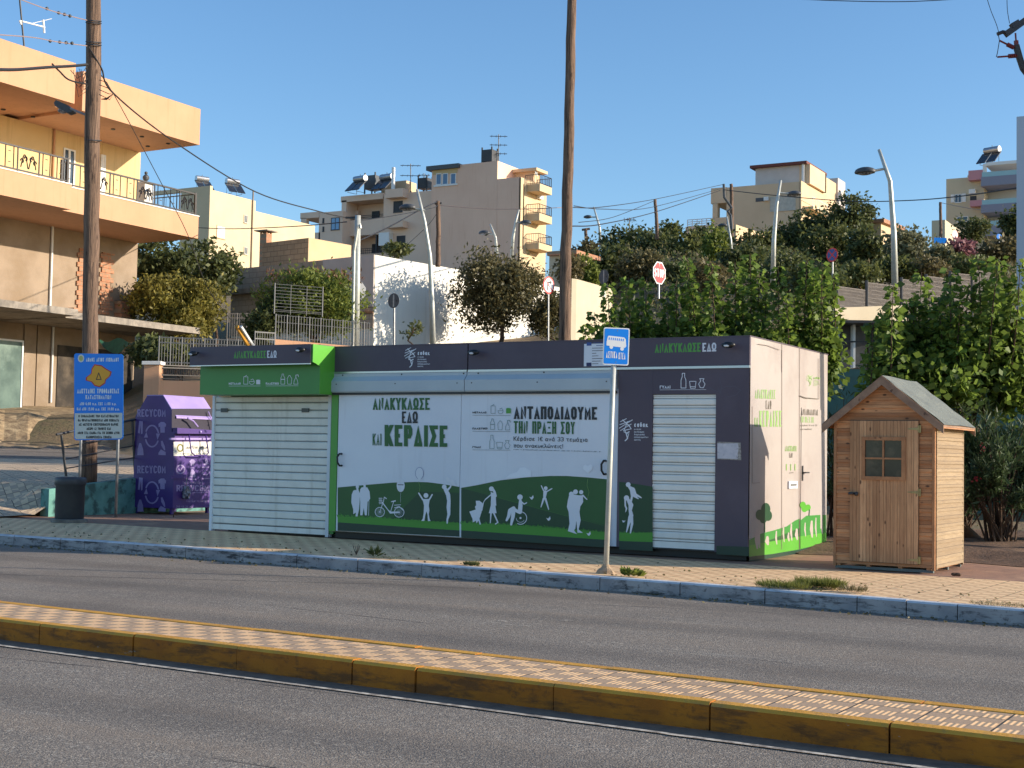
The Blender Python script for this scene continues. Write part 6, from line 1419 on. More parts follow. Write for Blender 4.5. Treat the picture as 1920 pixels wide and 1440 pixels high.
for (a0, a1, y0, y1) in ((1843, 1912, 333, 350), (1843, 1912, 385, 400), (1845, 1912, 425, 444)): q_ = fblk(a0, a1, y0, y1, -1.2, 2.4, m_blgr, 'slate_balcony'); u0, u1, z0, z1 = fr.fr(a0, y0-9, a1, y0); fr.block(u0+.1, u1, -1.15, -1.1, z0, z1, m_bg, 'glass_rail', q_)
fr.window(1790, 364, 1803, 380, fm=m_wfr, gm_=m_pane); fblk(1783, 1789, 365, 380, -.12, 0, m_wfr, 'shutter'); fblk(1804, 1811, 363, 379, -.12, 0, m_wfr, 'shutter'); fblk(1818, 1830, 356, 364, -.5, 0, m_wfr, 'air_conditioner'); fr.window(1794, 406, 1815, 416, fm=m_wfr)
fblk(1822, 1834, 370, 378, -.95, -.9, m_iron, 'small_railing'); fblk(1846, 1852, 310, 334, -1, -.6, m_wfr, 'column'); fblk(1852, 1925, 306, 312, -1.3, 3, m_wfr, 'roof_slab')
put(hp_, False, 1858, 310, 160, 'solar heater on the roof of the khaki apartments at far right', R_(-20), 1.25)
lo = Bld('low_annex', 'low windowless khaki annex left of the far right apartments', 1772, 412, 140, 1747, 1812, 12, m_fr)
# --- edge of a plain pale building at the right border
m_pb = mat('pale_blue_wall', lin(196, 204, 214), lin(186, 194, 204), .3, .8)
eb = Bld('right_edge_building', 'plain pale wall of a building at the right border of the photo', 2150, 195, 30, 1906, 2160, 0, m_pb, wmax=5)
# ------------------------------------------------------------------ poles, lamps, signs, cables
def pole_mat():
    g = G('pole_wood', .85)
    c = g.mix(g.rng(g.noise(g.map(0, (9, 9, .5)), 2., 6, .7), .35, .65), lin(138, 112, 92), lin(92, 73, 60))
    c = g.mix(g.rng(g.noise(g.map(0, (14, 14, .35)), 2.4, 6, .75), .52, .58, 0, .9), c, lin(50, 36, 30)); c = g.mix(g.rng(g.vor(g.map(0, (5, 5, 1.6)), 1.), .12, .06, 0, .8), c, lin(54, 38, 30))
    g.col(c); g.bump(g.noise(g.map(0, (16, 16, .5)), 2., 7, .75), 1., .03); return g.m
m_pw = pole_mat()
def wpole(name, label, px, D, r0, r1, group='wooden utility poles'):
    pts = [at(x, y, D) for x, y in px]; n = len(pts); t = thing(name, label, 'utility pole', pts[0], group)
    rr = np.random.default_rng(len(label)); q = []
    k = 24
    tt = np.linspace(0, n-1, k); P = np.array(pts); P = np.array([[np.interp(a, range(n), P[:, j]) for j in range(3)] for a in tt]); P[1:, :2] += rr.normal(size=(k-1, 2))*r0*.05
    MB().tube(list(P), [r0+(r1-r0)*i/(k-1)+rr.normal()*r0*.015 for i in range(k)], m_pw, 16).build('shaft', t, smooth=True); return t
UP = wpole('utility_pole', 'thick cracked wooden pole with street lamp and tangled wires beside the blue sign', [(166, 905), (168, 700), (172, 400), (176, -60)], 28.3, .165, .145)
UD = 28.3
u = lambda x, y, d=0.: at(x, y, UD+d)
t = UP
MB().tube([u(162, 216), u(140, 207), u(132, 203)], .022, m_metal, 8).build('lamp_arm', t)
mb = MB(); A_ = u(138, 210); V1 = (u(101, 194)-A_); mb.prism([A_+[0, 0, .02], A_+V1*.25+[0, 0, .09], A_+V1*.9+[0, 0, .09], A_+V1+[0, 0, .02], A_+V1*.95+[0, 0, -.04], A_+V1*.3+[0, 0, -.07]], Fh*.22, m_greyiron); lh = mb.build('lamp_head', t, bevel=.015)
mb = MB(); mb.ball(A_+V1*.6+Fh*.11+[0, 0, -.05], (.13, .1, .06), m_bag, 10, 6); mb.build('lens', lh)
mb = MB(); rr = random.Random(5)
for k in range(9):
    a = (158+rr.uniform(-26, 0), 125+rr.uniform(0, 30)); b_ = (165, 130+rr.uniform(-10, 40)); m2 = ((a[0]+b_[0])/2-4, max(a[1], b_[1])+rr.uniform(2, 14)); mb.tube([u(*a, -.2), u(*m2, -.25), u(*b_, -.18)], .008, m_cable, 4)
for k in range(4): y = 150+k*9; mb.tube([u(186, y, -.2), u(200+k*2, y+4+k*2, -.2), u(212, 176, -.2), u(200, 184+k, -.2), u(190, 186, -.2)], .008, m_cable, 4)
mb.build('wire_tangle', t)
mb = MB()
for y in (38, 42, 78, 83, 262):
    mb.tube([u(161, y, -.12), u(175, y+1, -.19), u(190, y+2, -.12), u(190, y+2, .1), u(161, y, .1), u(161, y, -.12)], .012, m_greyiron, 5)
mb.build('strap', t)
CP = wpole('utility_pole', 'tall slim wooden pole rising behind the kiosk beside the round tree', [(1057, 700), (1061, 480), (1068, 200), (1074, -60)], 31, .135, .10)
wpole('utility_pole', 'dark wooden pole standing against the tall pinkish block', [(821, 500), (822, 440), (821, 377)], 60, .11, .09); MB().bar(at(815, 382, 60), at(828, 381, 60), .08, .08, m_dark).build('crossarm', bpy.data.objects[-1] if False else COL.objects['utility_pole.002'])
wpole('utility_pole', 'bare pole sticking out of the hillside trees against the sky', [(1232, 450), (1231, 410), (1228, 374)], 100, .14, .11)
wpole('utility_pole', 'dark pole right of the crooked grey conduit at the hillside house', [(1372, 450), (1372, 400), (1371, 345)], 112, .16, .13)
wpole('utility_pole', 'slender pole near the blue street sign on the right hill', [(1764, 480), (1764, 430), (1763, 379)], 100, .12, .1)
wpole('utility_pole', 'far small pole with a short crossarm seen just right of the tall wooden pole', [(1100, 470), (1099, 450), (1098, 428)], 110, .14, .12)
cp_ = COL.objects['utility_pole.006']; MB().bar(at(1091, 431, 110), at(1106, 429, 110), .16, .16, m_pw).build('crossarm', cp_)
p = at(668, 660, 46); t = thing('metal_pole', 'light grey metal pole with a cable conduit in front of the grey corner wall', 'utility pole', p)
MB().tube([at(667, 660, 46), at(671, 404, 46)], [.115, .095], m_pole, 12).build('shaft', t, smooth=True); MB().tube([at(661, 660, 45.8), at(664, 470, 45.8), at(671, 425, 45.8), at(675, 420, 45.8), at(676, 428, 45.8)], .05, m_pole, 8).build('conduit', t)
MB().bar(at(648, 408, 46), at(671, 408, 46), .06, .06, m_dark).build('bracket', t)
t = thing('conduit_pole', 'crooked grey conduit bending against the dark pole at the hillside house', 'pole', at(1372, 420, 111))
MB().tube([at(1357, 345, 111), at(1358, 370, 111), at(1372, 390, 111), at(1364, 396, 111), at(1370, 404, 111), at(1372, 430, 111)], .1, m_greyiron, 6).build('pipe', t)
def lamp(label, pole, arm, head, D, r, side=-1, hs=1.):
    P = [at(x, y, D) for x, y in pole]; t = thing('street_lamp', label, 'street lamp', P[0], 'curved street lamps')
    MB().tube(P, [r*(1-.55*i/(len(P)-1)) for i in range(len(P))], m_pole, 10).build('pole', t, smooth=True)
    MB().tube([at(x, y, D) for x, y in arm], r*.4, m_pole, 6).build('arm', t)
    c = at(*head, D); mb = MB(); mb.ball(c+[0, 0, .0], (.34*hs, .22*hs, .15*hs), m_greyiron, 12, 8); mb.v = [(x, y, max(z, c[2]-.05*hs)) for x, y, z in mb.v]; h = mb.build('lamp_head', t, smooth=True)
    mb = MB(); mb.ball(c+[0, 0, -.05*hs], (.24*hs, .15*hs, .06*hs), m_bag, 10, 6); mb.build('lens', h)
lamp('curved grey street lamp in front of the white wall', [(812, 660), (810, 570), (806, 480), (796, 415), (782, 355)], [(797, 395), (773, 391)], (764, 390), 50, .11)
lamp('street lamp leaning right against the tall block edge', [(959, 485), (962, 445), (967, 415), (973, 393)], [(967, 416), (979, 418)], (985, 418), 72, .1, 1)
lamp('short street lamp poking out above the round tree', [(932, 480), (929, 445), (919, 420)], [(926, 440), (914, 438)], (908, 437), 75, .1)
lamp('far street lamp against the sky right of the tall wooden pole', [(1126, 460), (1124, 425), (1113, 388)], [(1120, 407), (1107, 407)], (1102, 407), 112, .13, hs=1.1)
lamp('thin street lamp with its head turned left below the hillside house', [(1373, 500), (1370, 450), (1363, 406)], [(1368, 427), (1360, 424)], (1355, 423), 92, .12)
lamp('pale street lamp leaning right in front of the hillside house', [(1449, 530), (1451, 450), (1456, 385), (1464, 338)], [(1459, 362), (1480, 363)], (1489, 364), 62, .12, 1)
lamp('large curved street lamp against the sky at right', [(1678, 545), (1676, 440), (1669, 340), (1648, 280)], [(1661, 316), (1634, 321)], (1622, 322), 48, .12, hs=1.1)
# road signs
m_back = mat('sign_back', lin(84, 90, 96), lin(72, 78, 84), 6, .5, metal=.3)
def rsign(label, px, py, rx, ry, D, ybase, kind, left=True, cat='road sign'):
    c = at(px, py, D); t = thing('road_sign', label, cat, at(px, ybase, D))
    th_ = math.acos(min(rx/ry, 1))*(1 if left else -1); d = c-CAM; az = math.atan2(-d[1], -d[0])+th_
    n = np.array([math.cos(az), math.sin(az), 0]); r = np.cross([0, 0, 1.], n); R0 = ry*D/FPX
    PM = lambda x, y, o=0.: c+r*x*R0-np.array([0, 0, 1.])*y*R0+n*(o+.03)
    MB().tube([at(px, ybase, D), c+[0, 0, R0*.9]], .035, m_metal, 8).build('post', t)
    mb = MB(); N = 8 if kind in ('stop', 'octback') else 24; a0 = math.pi/8 if N == 8 else 0
    if kind == 'bluesq': P = [(-1.6, -.7), (1.6, -.7), (1.6, .7), (-1.6, .7)]
    else: P = [(math.cos(a0+2*math.pi*i/N), math.sin(a0+2*math.pi*i/N)) for i in range(N)]
    base = {'stop': m_swhite, 'norturn': m_red, 'nostop': m_red, 'back': m_back, 'octback': m_back, 'redwhite': m_red, 'blue': m_blue, 'bluesq': m_blue}[kind]
    sheet_plate(mb, PM, P, base, .004)
    sc_ = lambda k: [(x*k, y*k) for x, y in P]
    if kind == 'stop': mb.shape(sc_(.90), m_red, PM); lettering(mb, 'STOP', -.72, -.34, .72, .34, m_swhite, PM, .2, .5)
    if kind == 'norturn':
        mb.shape(sc_(.80), m_swhite, PM); mb.stroke([(-.2, .5), (-.2, -.25), (.1, -.35), (.3, -.35)], .22, m_txtk, PM); mb.shape([(.2, -.62), (.55, -.35), (.2, -.08)], m_txtk, PM); mb.stroke([(-.6, -.6), (.6, .6)], .14, m_red, PM)
    if kind == 'nostop': mb.shape(sc_(.8), m_bl, PM); mb.stroke([(-.6, -.6), (.6, .6)], .18, m_red, PM); mb.stroke([(.6, -.6), (-.6, .6)], .18, m_red, PM)
    if kind == 'redwhite': mb.shape(sc_(.72), m_swhite, PM); mb.stroke([(-.2, .4), (-.2, -.4)], .18, m_red, PM); mb.stroke([(.2, .4), (.2, -.4)], .18, m_txtk, PM)
    if kind == 'blue': mb.stroke([(0, .4), (0, -.4)], .2, m_swhite, PM)
    if kind in ('back', 'octback'): mb.shape([(-.12, -.8), (.12, -.8), (.12, .8), (-.12, .8)], m_metal, PM); mb.shape([(.45, -.1), (.65, -.1), (.65, .15), (.45, .15)], m_txtk, PM)
    mb.build('sign_plate', t)
rsign('grey back of a round road sign in front of the white wall', 739, 564, 10.5, 14, 52, 660, 'back', False); rsign('round no right turn sign left of the tall wooden pole', 1028, 535, 10.5, 16.5, 58, 660, 'norturn')
rsign('red octagonal stop sign above the leafy trees', 1235, 512, 12.5, 22.5, 48, 560, 'stop'); rsign('round no stopping sign, red and blue, in front of the dark hillside trees', 1561, 478, 10.5, 13.5, 62, 520, 'nostop', False)
rsign('grey back of a round road sign behind the leafy trees', 1133, 519, 9, 14, 55, 560, 'back', False); rsign('grey back of an octagonal sign behind the light grey metal pole', 672, 545, 14, 18, 48, 600, 'octback')
rsign('small round red and white sign on the right hill', 1790, 440, 5.5, 9, 98, 496, 'redwhite'); rsign('small blue street name sign by the slender pole on the right hill', 1763, 451, 7, 7.4, 99, 480, 'bluesq'); rsign('small round blue sign at the far right of the hill', 1873, 444, 4.5, 5.5, 96, 470, 'blue')
# cables
def cable(label, pts, r=.012, group='overhead cables', m=m_cable):
    P = [at(x, y, D) for x, y, D in pts]; P = np.array(P); n = len(P); k = 8*(n-1)+1
    # Catmull-Rom through the points
    Q = []
    for i in range(n-1):
        p0, p1, p2, p3 = P[max(i-1, 0)], P[i], P[i+1], P[min(i+2, n-1)]
        for t_ in np.linspace(0, 1, 9)[:-1]: Q.append(.5*((2*p1)+(-p0+p2)*t_+(2*p0-5*p1+4*p2-p3)*t_**2+(-p0+3*p1-3*p2+p3)*t_**3))
    Q.append(P[-1]); return MB().tube(Q, r, m, 5).build('overhead_cable', None, label=label, cat='cable', group=group)
def insul(c_, pts, D):
    for x, y in pts: MB().ball(at(x, y, D), .035, m_greyiron, 8, 6).build('insulator', c_)
m_wire = mat('bare_wire', lin(150, 130, 124), rough=.5)
c_ = cable('top wire with three beads reaching the thick pole from the upper left', [(20, -8, 22), (90, 18, 25), (135, 31, 27.5), (163, 38, 28.1)], .01, m=m_wire); insul(c_, [(88, 16), (110, 24), (121, 27), (131, 30)], 27.2)
c_ = cable('second wire with three beads reaching the thick pole from the left', [(-20, 64, 22), (60, 70, 25), (110, 79, 27), (163, 86, 28.1)], .01, m=m_wire); insul(c_, [(94, 77), (112, 79), (124, 80), (135, 81)], 27.4)
cable('thick bundled cable joining the thick pole from the left edge', [(-20, 130, 22), (30, 130.5, 24), (90, 126, 26), (130, 124, 27.5), (163, 121, 28.1)], .03)
cable('short dark drop cable with clamps left of the thick pole', [(98, 120, 26.5), (112, 134, 27), (130, 150, 27.5), (163, 158, 28.1)], .018)
cable('long sagging service cable from the thick pole down to the light grey metal pole', [(166, 88, 28.1), (190, 128, 28.3), (214, 176, 29), (330, 268, 34), (480, 360, 40), (600, 397, 44), (648, 408, 46)], .018)
c_ = cable('thin guy wire slanting from the thick pole down to the right', [(172, 120, 28.2), (214, 178, 29), (306, 350, 30.5), (352, 440, 31.3), (390, 540, 32), (448, 618, 33)], .009); MB().tube([at(444, 612, 33), at(470, 655, 33.5)], .05, m_yeltop, 6).build('guard', c_); MB().tube([at(452, 612, 33), at(476, 650, 33.5)], .035, m_wfr, 6).build('guard', c_)
cable('nearly level cable crossing the cream house to the metal pole', [(372, 427, 62), (440, 429, 58), (560, 424, 50), (650, 416, 46)], .018); cable('black cable from the metal pole up to the dark wooden pole', [(672, 452, 46), (730, 425, 50), (790, 392, 56), (820, 378, 60)], .025)
cable('thin cable between the metal pole and the curved lamp', [(672, 414, 46), (740, 404, 50), (810, 390, 57), (821, 384, 60)], .014); cable('light cable across the tall block to the wooden pole', [(824, 385, 60), (900, 391, 60), (975, 392, 60), (1066, 389, 60), (1110, 390, 80)], .014, m=m_wire)
cable('upper sky wire from the wooden pole to the hillside house', [(1076, 389, 60), (1130, 388, 75), (1230, 373, 100), (1355, 346, 111)], .022); cable('middle sky wire sagging to the hillside house', [(1076, 386, 60), (1130, 392, 75), (1220, 389, 95), (1357, 352, 111)], .02); cable('lower heavy sky wire rising to the hillside house', [(1074, 424, 60), (1130, 420, 70), (1230, 397, 95), (1350, 357, 111)], .028)
cable('faint lowest sky wire near the bare pole', [(1085, 417, 70), (1150, 407, 85), (1228, 376, 100)], .02)
cable('black cable from the hillside house to the far right edge', [(1358, 356, 111), (1450, 366, 100), (1590, 377, 90), (1700, 376, 80), (1800, 368, 70), (1910, 352, 60)], .03); cable('pale cable from the slender pole to the right edge', [(1764, 380, 100), (1820, 391, 95), (1905, 400, 80)], .02, m=m_wire)
cable('wire at the very top edge near the right', [(1420, -6, 24), (1560, 1, 24), (1700, 3, 24), (1830, -4, 24)], .008); cable('thin drop wire at the top right corner', [(1850, -5, 21), (1858, 20, 21), (1868, 45, 21), (1873, 62, 21)], .005); cable('second thin drop wire at the top right corner', [(1888, -5, 21), (1889, 20, 21), (1893, 44, 21)], .005)
cable('thin slanting wire in front of the greige apartments', [(740, 480, 60), (800, 425, 60), (822, 395, 60)], .01)
# power fittings at the upper right
t = thing('power_pole', 'dark power pole top with crossarm and red insulators at the upper right corner', 'power pole', hz(1985, 0, 21))
m_redins = mat('red_insulator', lin(128, 40, 36), lin(110, 34, 32), 5, .35)
MB().tube([hz(1985, -.05, 21), at(1970, 420, 21), at(1942, 130, 21), at(1935, -40, 21)], .1, m_pw, 12).build('shaft', t, smooth=True)
MB().bar(at(1885, 65, 21), at(1945, 22, 21), .09, .09, m_dark).build('crossarm', t); MB().bar(at(1896, 50, 21), at(1910, 42, 21), .1, .08, m_dark).build('bracket', t); MB().tube([at(1870, 64, 21), at(1880, 60, 21), at(1890, 62, 21)], .03, m_dark, 6).build('clamp', t)
def ins(a, b_):
    A, B_ = at(*a, 21), at(*b_, 21); mb = MB(); mb.tube([A, B_], .014, m_redins, 6)
    for k in range(5): c = A+(B_-A)*(.55+.09*k); d = (B_-A)/np.linalg.norm(B_-A)*.01; mb.tube([c-d, c+d], .035, m_redins, 8)
    mb.build('insulator', t)
ins((1874, 76), (1902, 90)); ins((1870, 107), (1910, 104)); ins((1904, 62), (1906, 90))
MB().tube([at(1905, 85, 21), at(1912, 110, 21), at(1918, 128, 21), at(1935, 150, 21)], .05, m_dark, 8).build('cable_head', t); MB().tube([at(1872, 66, 21), at(1874, 76, 21), at(1870, 100, 21), at(1868, 107, 21)], .006, m_cable, 4).build('jumper_wire', t)
# ------------------------------------------------------------------ fences and low walls
def fence(name, label, a, b_, h, m, D0, D1, n, cat='fence', midr=(.15,), post=4, bot=.08, rr_=.03):
    A, B_ = at(*a, D0), at(*b_, D1); t = thing(name, label, cat, A); up = np.array([0, 0, 1.])
    for z in (h,)+tuple(h-k for k in midr)+(bot,): MB().bar(A+up*z, B_+up*z, rr_, rr_*1.15, m).build('rail', t)
    for k in range(n+1):
        p = A+(B_-A)*k/n; big = k % post == 0
        MB().tube([p, p+up*(h if not big else h+.03)], .010 if not big else .022, m, 5).build('post' if big else 'bar', t)
    return t
fence('grey_railing', 'grey bar railing above the purple bin, under the thin canopy end', (297, 684), (476, 690), 52/FPX*40, m_greyiron, 40, 41, 34)
fence('grey_railing', 'grey lattice railing in front of the green bush, left of the metal pole', (516, 636), (692, 650), 46/FPX*43, m_greyiron, 43, 44.5, 34, midr=(.22,), rr_=.016)
fence('wire_trellis', 'horizontal wire trellis standing above the lattice railing among the leaves', (514, 588), (604, 594), 56/FPX*43.2, m_greyiron, 43.2, 44, 3, 'trellis', midr=tuple(k*.1 for k in range(1, 9)), post=3, rr_=.012)
fence('small_gate', 'small grey lattice gate between the two grey railings', (477, 662), (514, 664), 40/FPX*41.5, m_greyiron, 41.5, 42, 8, 'gate', midr=(.2,), post=8)
fence('dark_fence', 'dark bar fence low in front of the block wall, behind the bushes', (425, 640), (470, 640), 52/FPX*50, m_iron, 50, 50.5, 10)
def wall_(name, label, pts, zb, m, th_=.3, cat='wall', par=None):
    mb = MB()
    for (x0, y0, d0), (x1, y1, d1) in zip(pts[:-1], pts[1:]):
        A, B_ = at(x0, y0, d0), at(x1, y1, d1); mb.prism([np.array([A[0], A[1], zb]), np.array([B_[0], B_[1], zb]), B_, A], Fh*th_, m)
    return mb.build(name, None, label=label, cat=cat)
wall_('orange_wall', 'upper orange garden wall below the lattice railing behind the kiosk', [(516, 636, 42.9), (694, 652, 44.4)], .3, m_peach)
OW = thing('orange_wall', 'orange garden wall with capped pillar and ornate iron panel behind the purple bin', 'wall', at(285, 760, 34)); 
mb = MB(); A, B_ = at(300, 713, 34.1), at(420, 716, 35.6); mb.prism([np.array([A[0], A[1], 0]), np.array([B_[0], B_[1], 0]), B_, A], Fh*.3, m_peach); mb.build('wall', OW)
A = at(270, 684, 34); B_ = at(299, 684, 34); mb = MB(); mb.obox(np.array([A[0], A[1], 0.]), (B_-A)*np.array([1, 1, 0]), Fh*.38, (0, 0, A[2]), m_peach); mb.build('pillar', OW, bevel=.01)
mb = MB(); mb.obox(A-(B_-A)*.12-Fh*.05, (B_-A)*1.24, Fh*.46, (0, 0, .09), m_marble); mb.build('pillar_cap', OW, bevel=.01)
mb = MB(); A, B_ = at(300, 712, 34.2), at(420, 715, 35.7); up = np.array([0, 0, 1.]); h = .36
for z in (.03, .12, h-.06, h): mb.bar(A+up*z, B_+up*z, .03, .025, m_iron)
for k in range(15): p = A+(B_-A)*(k+.5)/15; mb.tube([p+up*(.12+.09+.085*math.sin(t_))+(B_-A)/15*.32*math.cos(t_) for t_ in np.linspace(0, 6.3, 12)], .016, m_iron, 4, False)
mb.build('iron_panel', OW)
# concrete fence panels up the slope, garage, teal wall (right)
m_slat = mat('grey_slats', lin(132, 126, 120), lin(112, 106, 102), 2, .9, .5, 20, stretch=(1, 1, 9))
t = thing('slat_fence', 'stepped grey panel fence climbing the slope between the leafy trees', 'fence', at(1570, 577, 42))
for x0, y0, x1, y1, yb in ((1569, 536, 1625, 544, 578), (1625, 529, 1690, 537, 580), (1690, 523, 1736, 528, 585), (1736, 517, 1781, 523, 580), (1781, 511, 1822, 515, 580), (1822, 506, 1864, 510, 580)):
    d = 42+(x0-1569)*.02; A, B_ = at(x0, y0, d), at(x1, y1, d+(x1-x0)*.02); zb_ = at(x0, yb, d)[2]; n = 7; mb = MB()
    for k in range(n):
        f0, f1 = k/n, (k+.9)/n
        a0 = np.array([A[0], A[1], A[2]+(zb_-A[2])*f1]); a1 = np.array([A[0], A[1], A[2]+(zb_-A[2])*f0]); b0_ = np.array([B_[0], B_[1], B_[2]+(zb_-B_[2])*f1]); b1_ = np.array([B_[0], B_[1], B_[2]+(zb_-B_[2])*f0]); mb.prism([a0, b0_, b1_, a1], Fh*.05, m_slat)
    mb.prism([np.array([A[0], A[1], zb_]), np.array([B_[0], B_[1], zb_]), B_-[0, 0, .02], A-[0, 0, .02]], Fh*.03, m_slat); mb.build('panel', t)
    MB().tube([np.array([A[0], A[1], zb_-.5]), A+[0, 0, .05]], .05, m_dark, 6).build('post', t)
wall_('low_parapet', 'pale sunlit parapet strip below the slat fence', [(1566, 577, 41.5), (1700, 572, 43)], 2.2, m_beige)
GR = thing('garage', 'small garage with dark doors and a white side panel seen between the leafy trees', 'garage', at(1600, 760, 36))
def gbox(x0, y0, x1, y1, d, m, nm, th_=.3): A, B_ = at(x0, (y0+y1)/2, d), at(x1, (y0+y1)/2, d); z1, z0 = at((x0+x1)/2, y0, d)[2], at((x0+x1)/2, y1, d)[2]; mb = MB(); mb.obox(np.array([A[0], A[1], z0]), (B_-A)*np.array([1, 1, 0]), Fh*th_, (0, 0, z1-z0), m); return mb.build(nm, GR)
gbox(1545, 601, 1760, 606, 35.5, m_dark, 'roof', 4); gbox(1545, 608, 1574, 690, 36.2, m_pb, 'white_panel'); gbox(1577, 611, 1626, 690, 36.4, m_greyiron, 'door'); gbox(1628, 611, 1690, 690, 36.4, m_dkpane, 'door'); gbox(1545, 606, 1760, 700, 37, mat('garage_inside', lin(64, 68, 78), rough=.8), 'back_wall'); gbox(1600, 607, 1604, 690, 36, m_wfr, 'post'); gbox(1545, 640, 1760, 643, 36, m_dark, 'rail', .05)
wall_('teal_wall', 'weathered teal boundary wall glimpsed behind the shed and the leafy tree', [(1540, 690, 33), (2060, 708, 30)], -.2, mat('teal_render', lin(84, 116, 106), lin(72, 102, 94), 1.2, .9, .2, 15, c3=lin(78, 100, 90)))
fence('grey_post_fence', 'thin blue-grey wire fence behind the gap between kiosk and shed', (1548, 1000), (1640, 1005), 1.9, m_greyiron, 24.5, 24.8, 6, post=3, midr=(.5, 1.0, 1.4))
# ------------------------------------------------------------------ vegetation
m_bark = mat('bark', lin(96, 76, 60), lin(66, 52, 42), 8, .95, .8, 30)
lf_mul = leaf_mat('mulberry_leaf', (.022, .05, .012), (.28, .40, .07), .45)
lf_oli = leaf_mat('holm_leaf', (.045, .05, .02), (.24, .20, .085), .25)
lf_dark = leaf_mat('dark_leaf', (.024, .04, .013), (.17, .19, .06), .32)
lf_mid = leaf_mat('mid_leaf', (.035, .055, .016), (.2, .21, .06), .35)
lf_yel = leaf_mat('yellow_green_leaf', (.07, .075, .016), (.42, .36, .08), .4)
lf_bri = leaf_mat('bright_leaf', (.06, .10, .016), (.30, .34, .07), .42)
lf_ole = leaf_mat('oleander_leaf', (.022, .045, .018), (.10, .15, .06), .25)
lf_dry = leaf_mat('dry_leaf', (.08, .065, .03), (.25, .21, .09), .3)
lf_pale = leaf_mat('pale_leaf', (.09, .10, .05), (.28, .27, .14), .3)
lf_grs = leaf_mat('grass_blade', (.06, .085, .018), (.26, .27, .06), .4)
lf_pnk = leaf_mat('pink_bloom', (.22, .08, .10), (.36, .18, .19), .4)
# mulberries with long upright shoots
def mulberry(label, base, blobs, shoots, n, seed, D):
    rng = np.random.default_rng(seed); b0 = np.array(base); t = thing('mulberry_tree', label, 'tree', b0, 'mulberry trees behind the kiosk')
    C = np.mean([b[0] for b in blobs], axis=0); mb = trunk_mb(rng, b0, C-[0, 0, .7], .13, m_bark, [b[0] for b in blobs]); P = []; Dr = []; SH_ = MB()
    for (px, py) in shoots:
        top = at(px, py, D+rng.uniform(-.5, .5)); bot = top-[rng.uniform(-.15, .15), rng.uniform(-.15, .15), rng.uniform(1.6, 2.2)]
        mb.tube([bot, (bot+top)/2+[rng.normal()*.03, rng.normal()*.03, 0], top], [.016, .011, .005], m_bark, 5)
        L = np.linalg.norm(top-bot); k = int(L/.0095)
        for i in range(k):
            f = i/k; p = bot+(top-bot)*f; a = rng.uniform(0, 6.28); r = .025+.17*rng.random()*(1.1-f*.85); P.append(p+[r*math.cos(a), r*math.sin(a), rng.normal()*.02]); Dr.append([math.cos(a), math.sin(a), -.35])
    mb.build('trunk', t, smooth=True)
    Q = clump_points(rng, blobs, n, 34, .3); q_ = rng.normal(size=(len(Q), 3)); q_[:, 2] -= .35
    PP = np.concatenate([Q, np.array(P)]); DD = np.concatenate([q_, np.array(Dr)])
    leaves_mesh('crown', PP, .125, rng, lf_mul, t, .78, 0, DD, .35); return t
Dm = 26.5
B_m = lambda L, D=Dm: [(at(x, y, D+dd), (rx/FPX*D, rx/FPX*D*.9, ry/FPX*D)) for x, y, rx, ry, dd in L]
bs = lambda px, D: hz(px, 0, D)
mulberry('leftmost leafy mulberry behind the kiosk, under the stop sign', bs(1180, Dm), B_m([(1140, 665, 50, 42, 0), (1205, 660, 50, 46, .3), (1180, 700, 70, 55, .2), (1108, 675, 24, 24, 0), (1250, 655, 42, 44, .5)]), [(1098, 610), (1114, 585), (1139, 530), (1155, 575), (1178, 520), (1199, 560), (1212, 520), (1252, 548), (1268, 530)], 5200, 11, Dm)
mulberry('middle leafy mulberry behind the kiosk with many upright shoots', bs(1350, Dm), B_m([(1310, 650, 52, 45, 0), (1370, 645, 50, 48, .3), (1420, 650, 48, 46, 0), (1350, 690, 80, 55, .3)]), [(1288, 482), (1297, 530), (1315, 545), (1333, 493), (1352, 540), (1378, 492), (1392, 530), (1406, 477), (1424, 505), (1436, 545)], 5600, 12, Dm)
mulberry('rightmost leafy mulberry above the kiosk corner', bs(1500, Dm), B_m([(1470, 655, 44, 46, 0), (1520, 650, 40, 48, .2), (1548, 665, 20, 44, 0), (1500, 700, 60, 50, .3)]), [(1459, 498), (1474, 548), (1490, 560), (1513, 488), (1526, 520), (1541, 493), (1552, 530), (1562, 513)], 5000, 13, Dm)
Dn = 23.5
mulberry('large mulberry with dark forked trunk right of the shed', bs(1826, Dn), B_m([(1680, 685, 45, 38, 0), (1730, 668, 55, 50, .4), (1800, 665, 60, 58, 0), (1870, 660, 56, 60, .3), (1925, 690, 60, 80, 0), (1760, 710, 70, 50, -.3), (1690, 710, 50, 40, -.2), (1860, 720, 70, 50, 0)], Dn), [(1637, 600), (1655, 575), (1675, 531), (1692, 575), (1712, 560), (1728, 510), (1741, 545), (1760, 560), (1783, 504), (1800, 560), (1817, 530), (1834, 482), (1848, 520), (1873, 482), (1890, 525), (1913, 486), (1935, 500), (1661, 590), (1700, 560), (1774, 540), (1860, 530), (1900, 540)], 11500, 14, Dn)
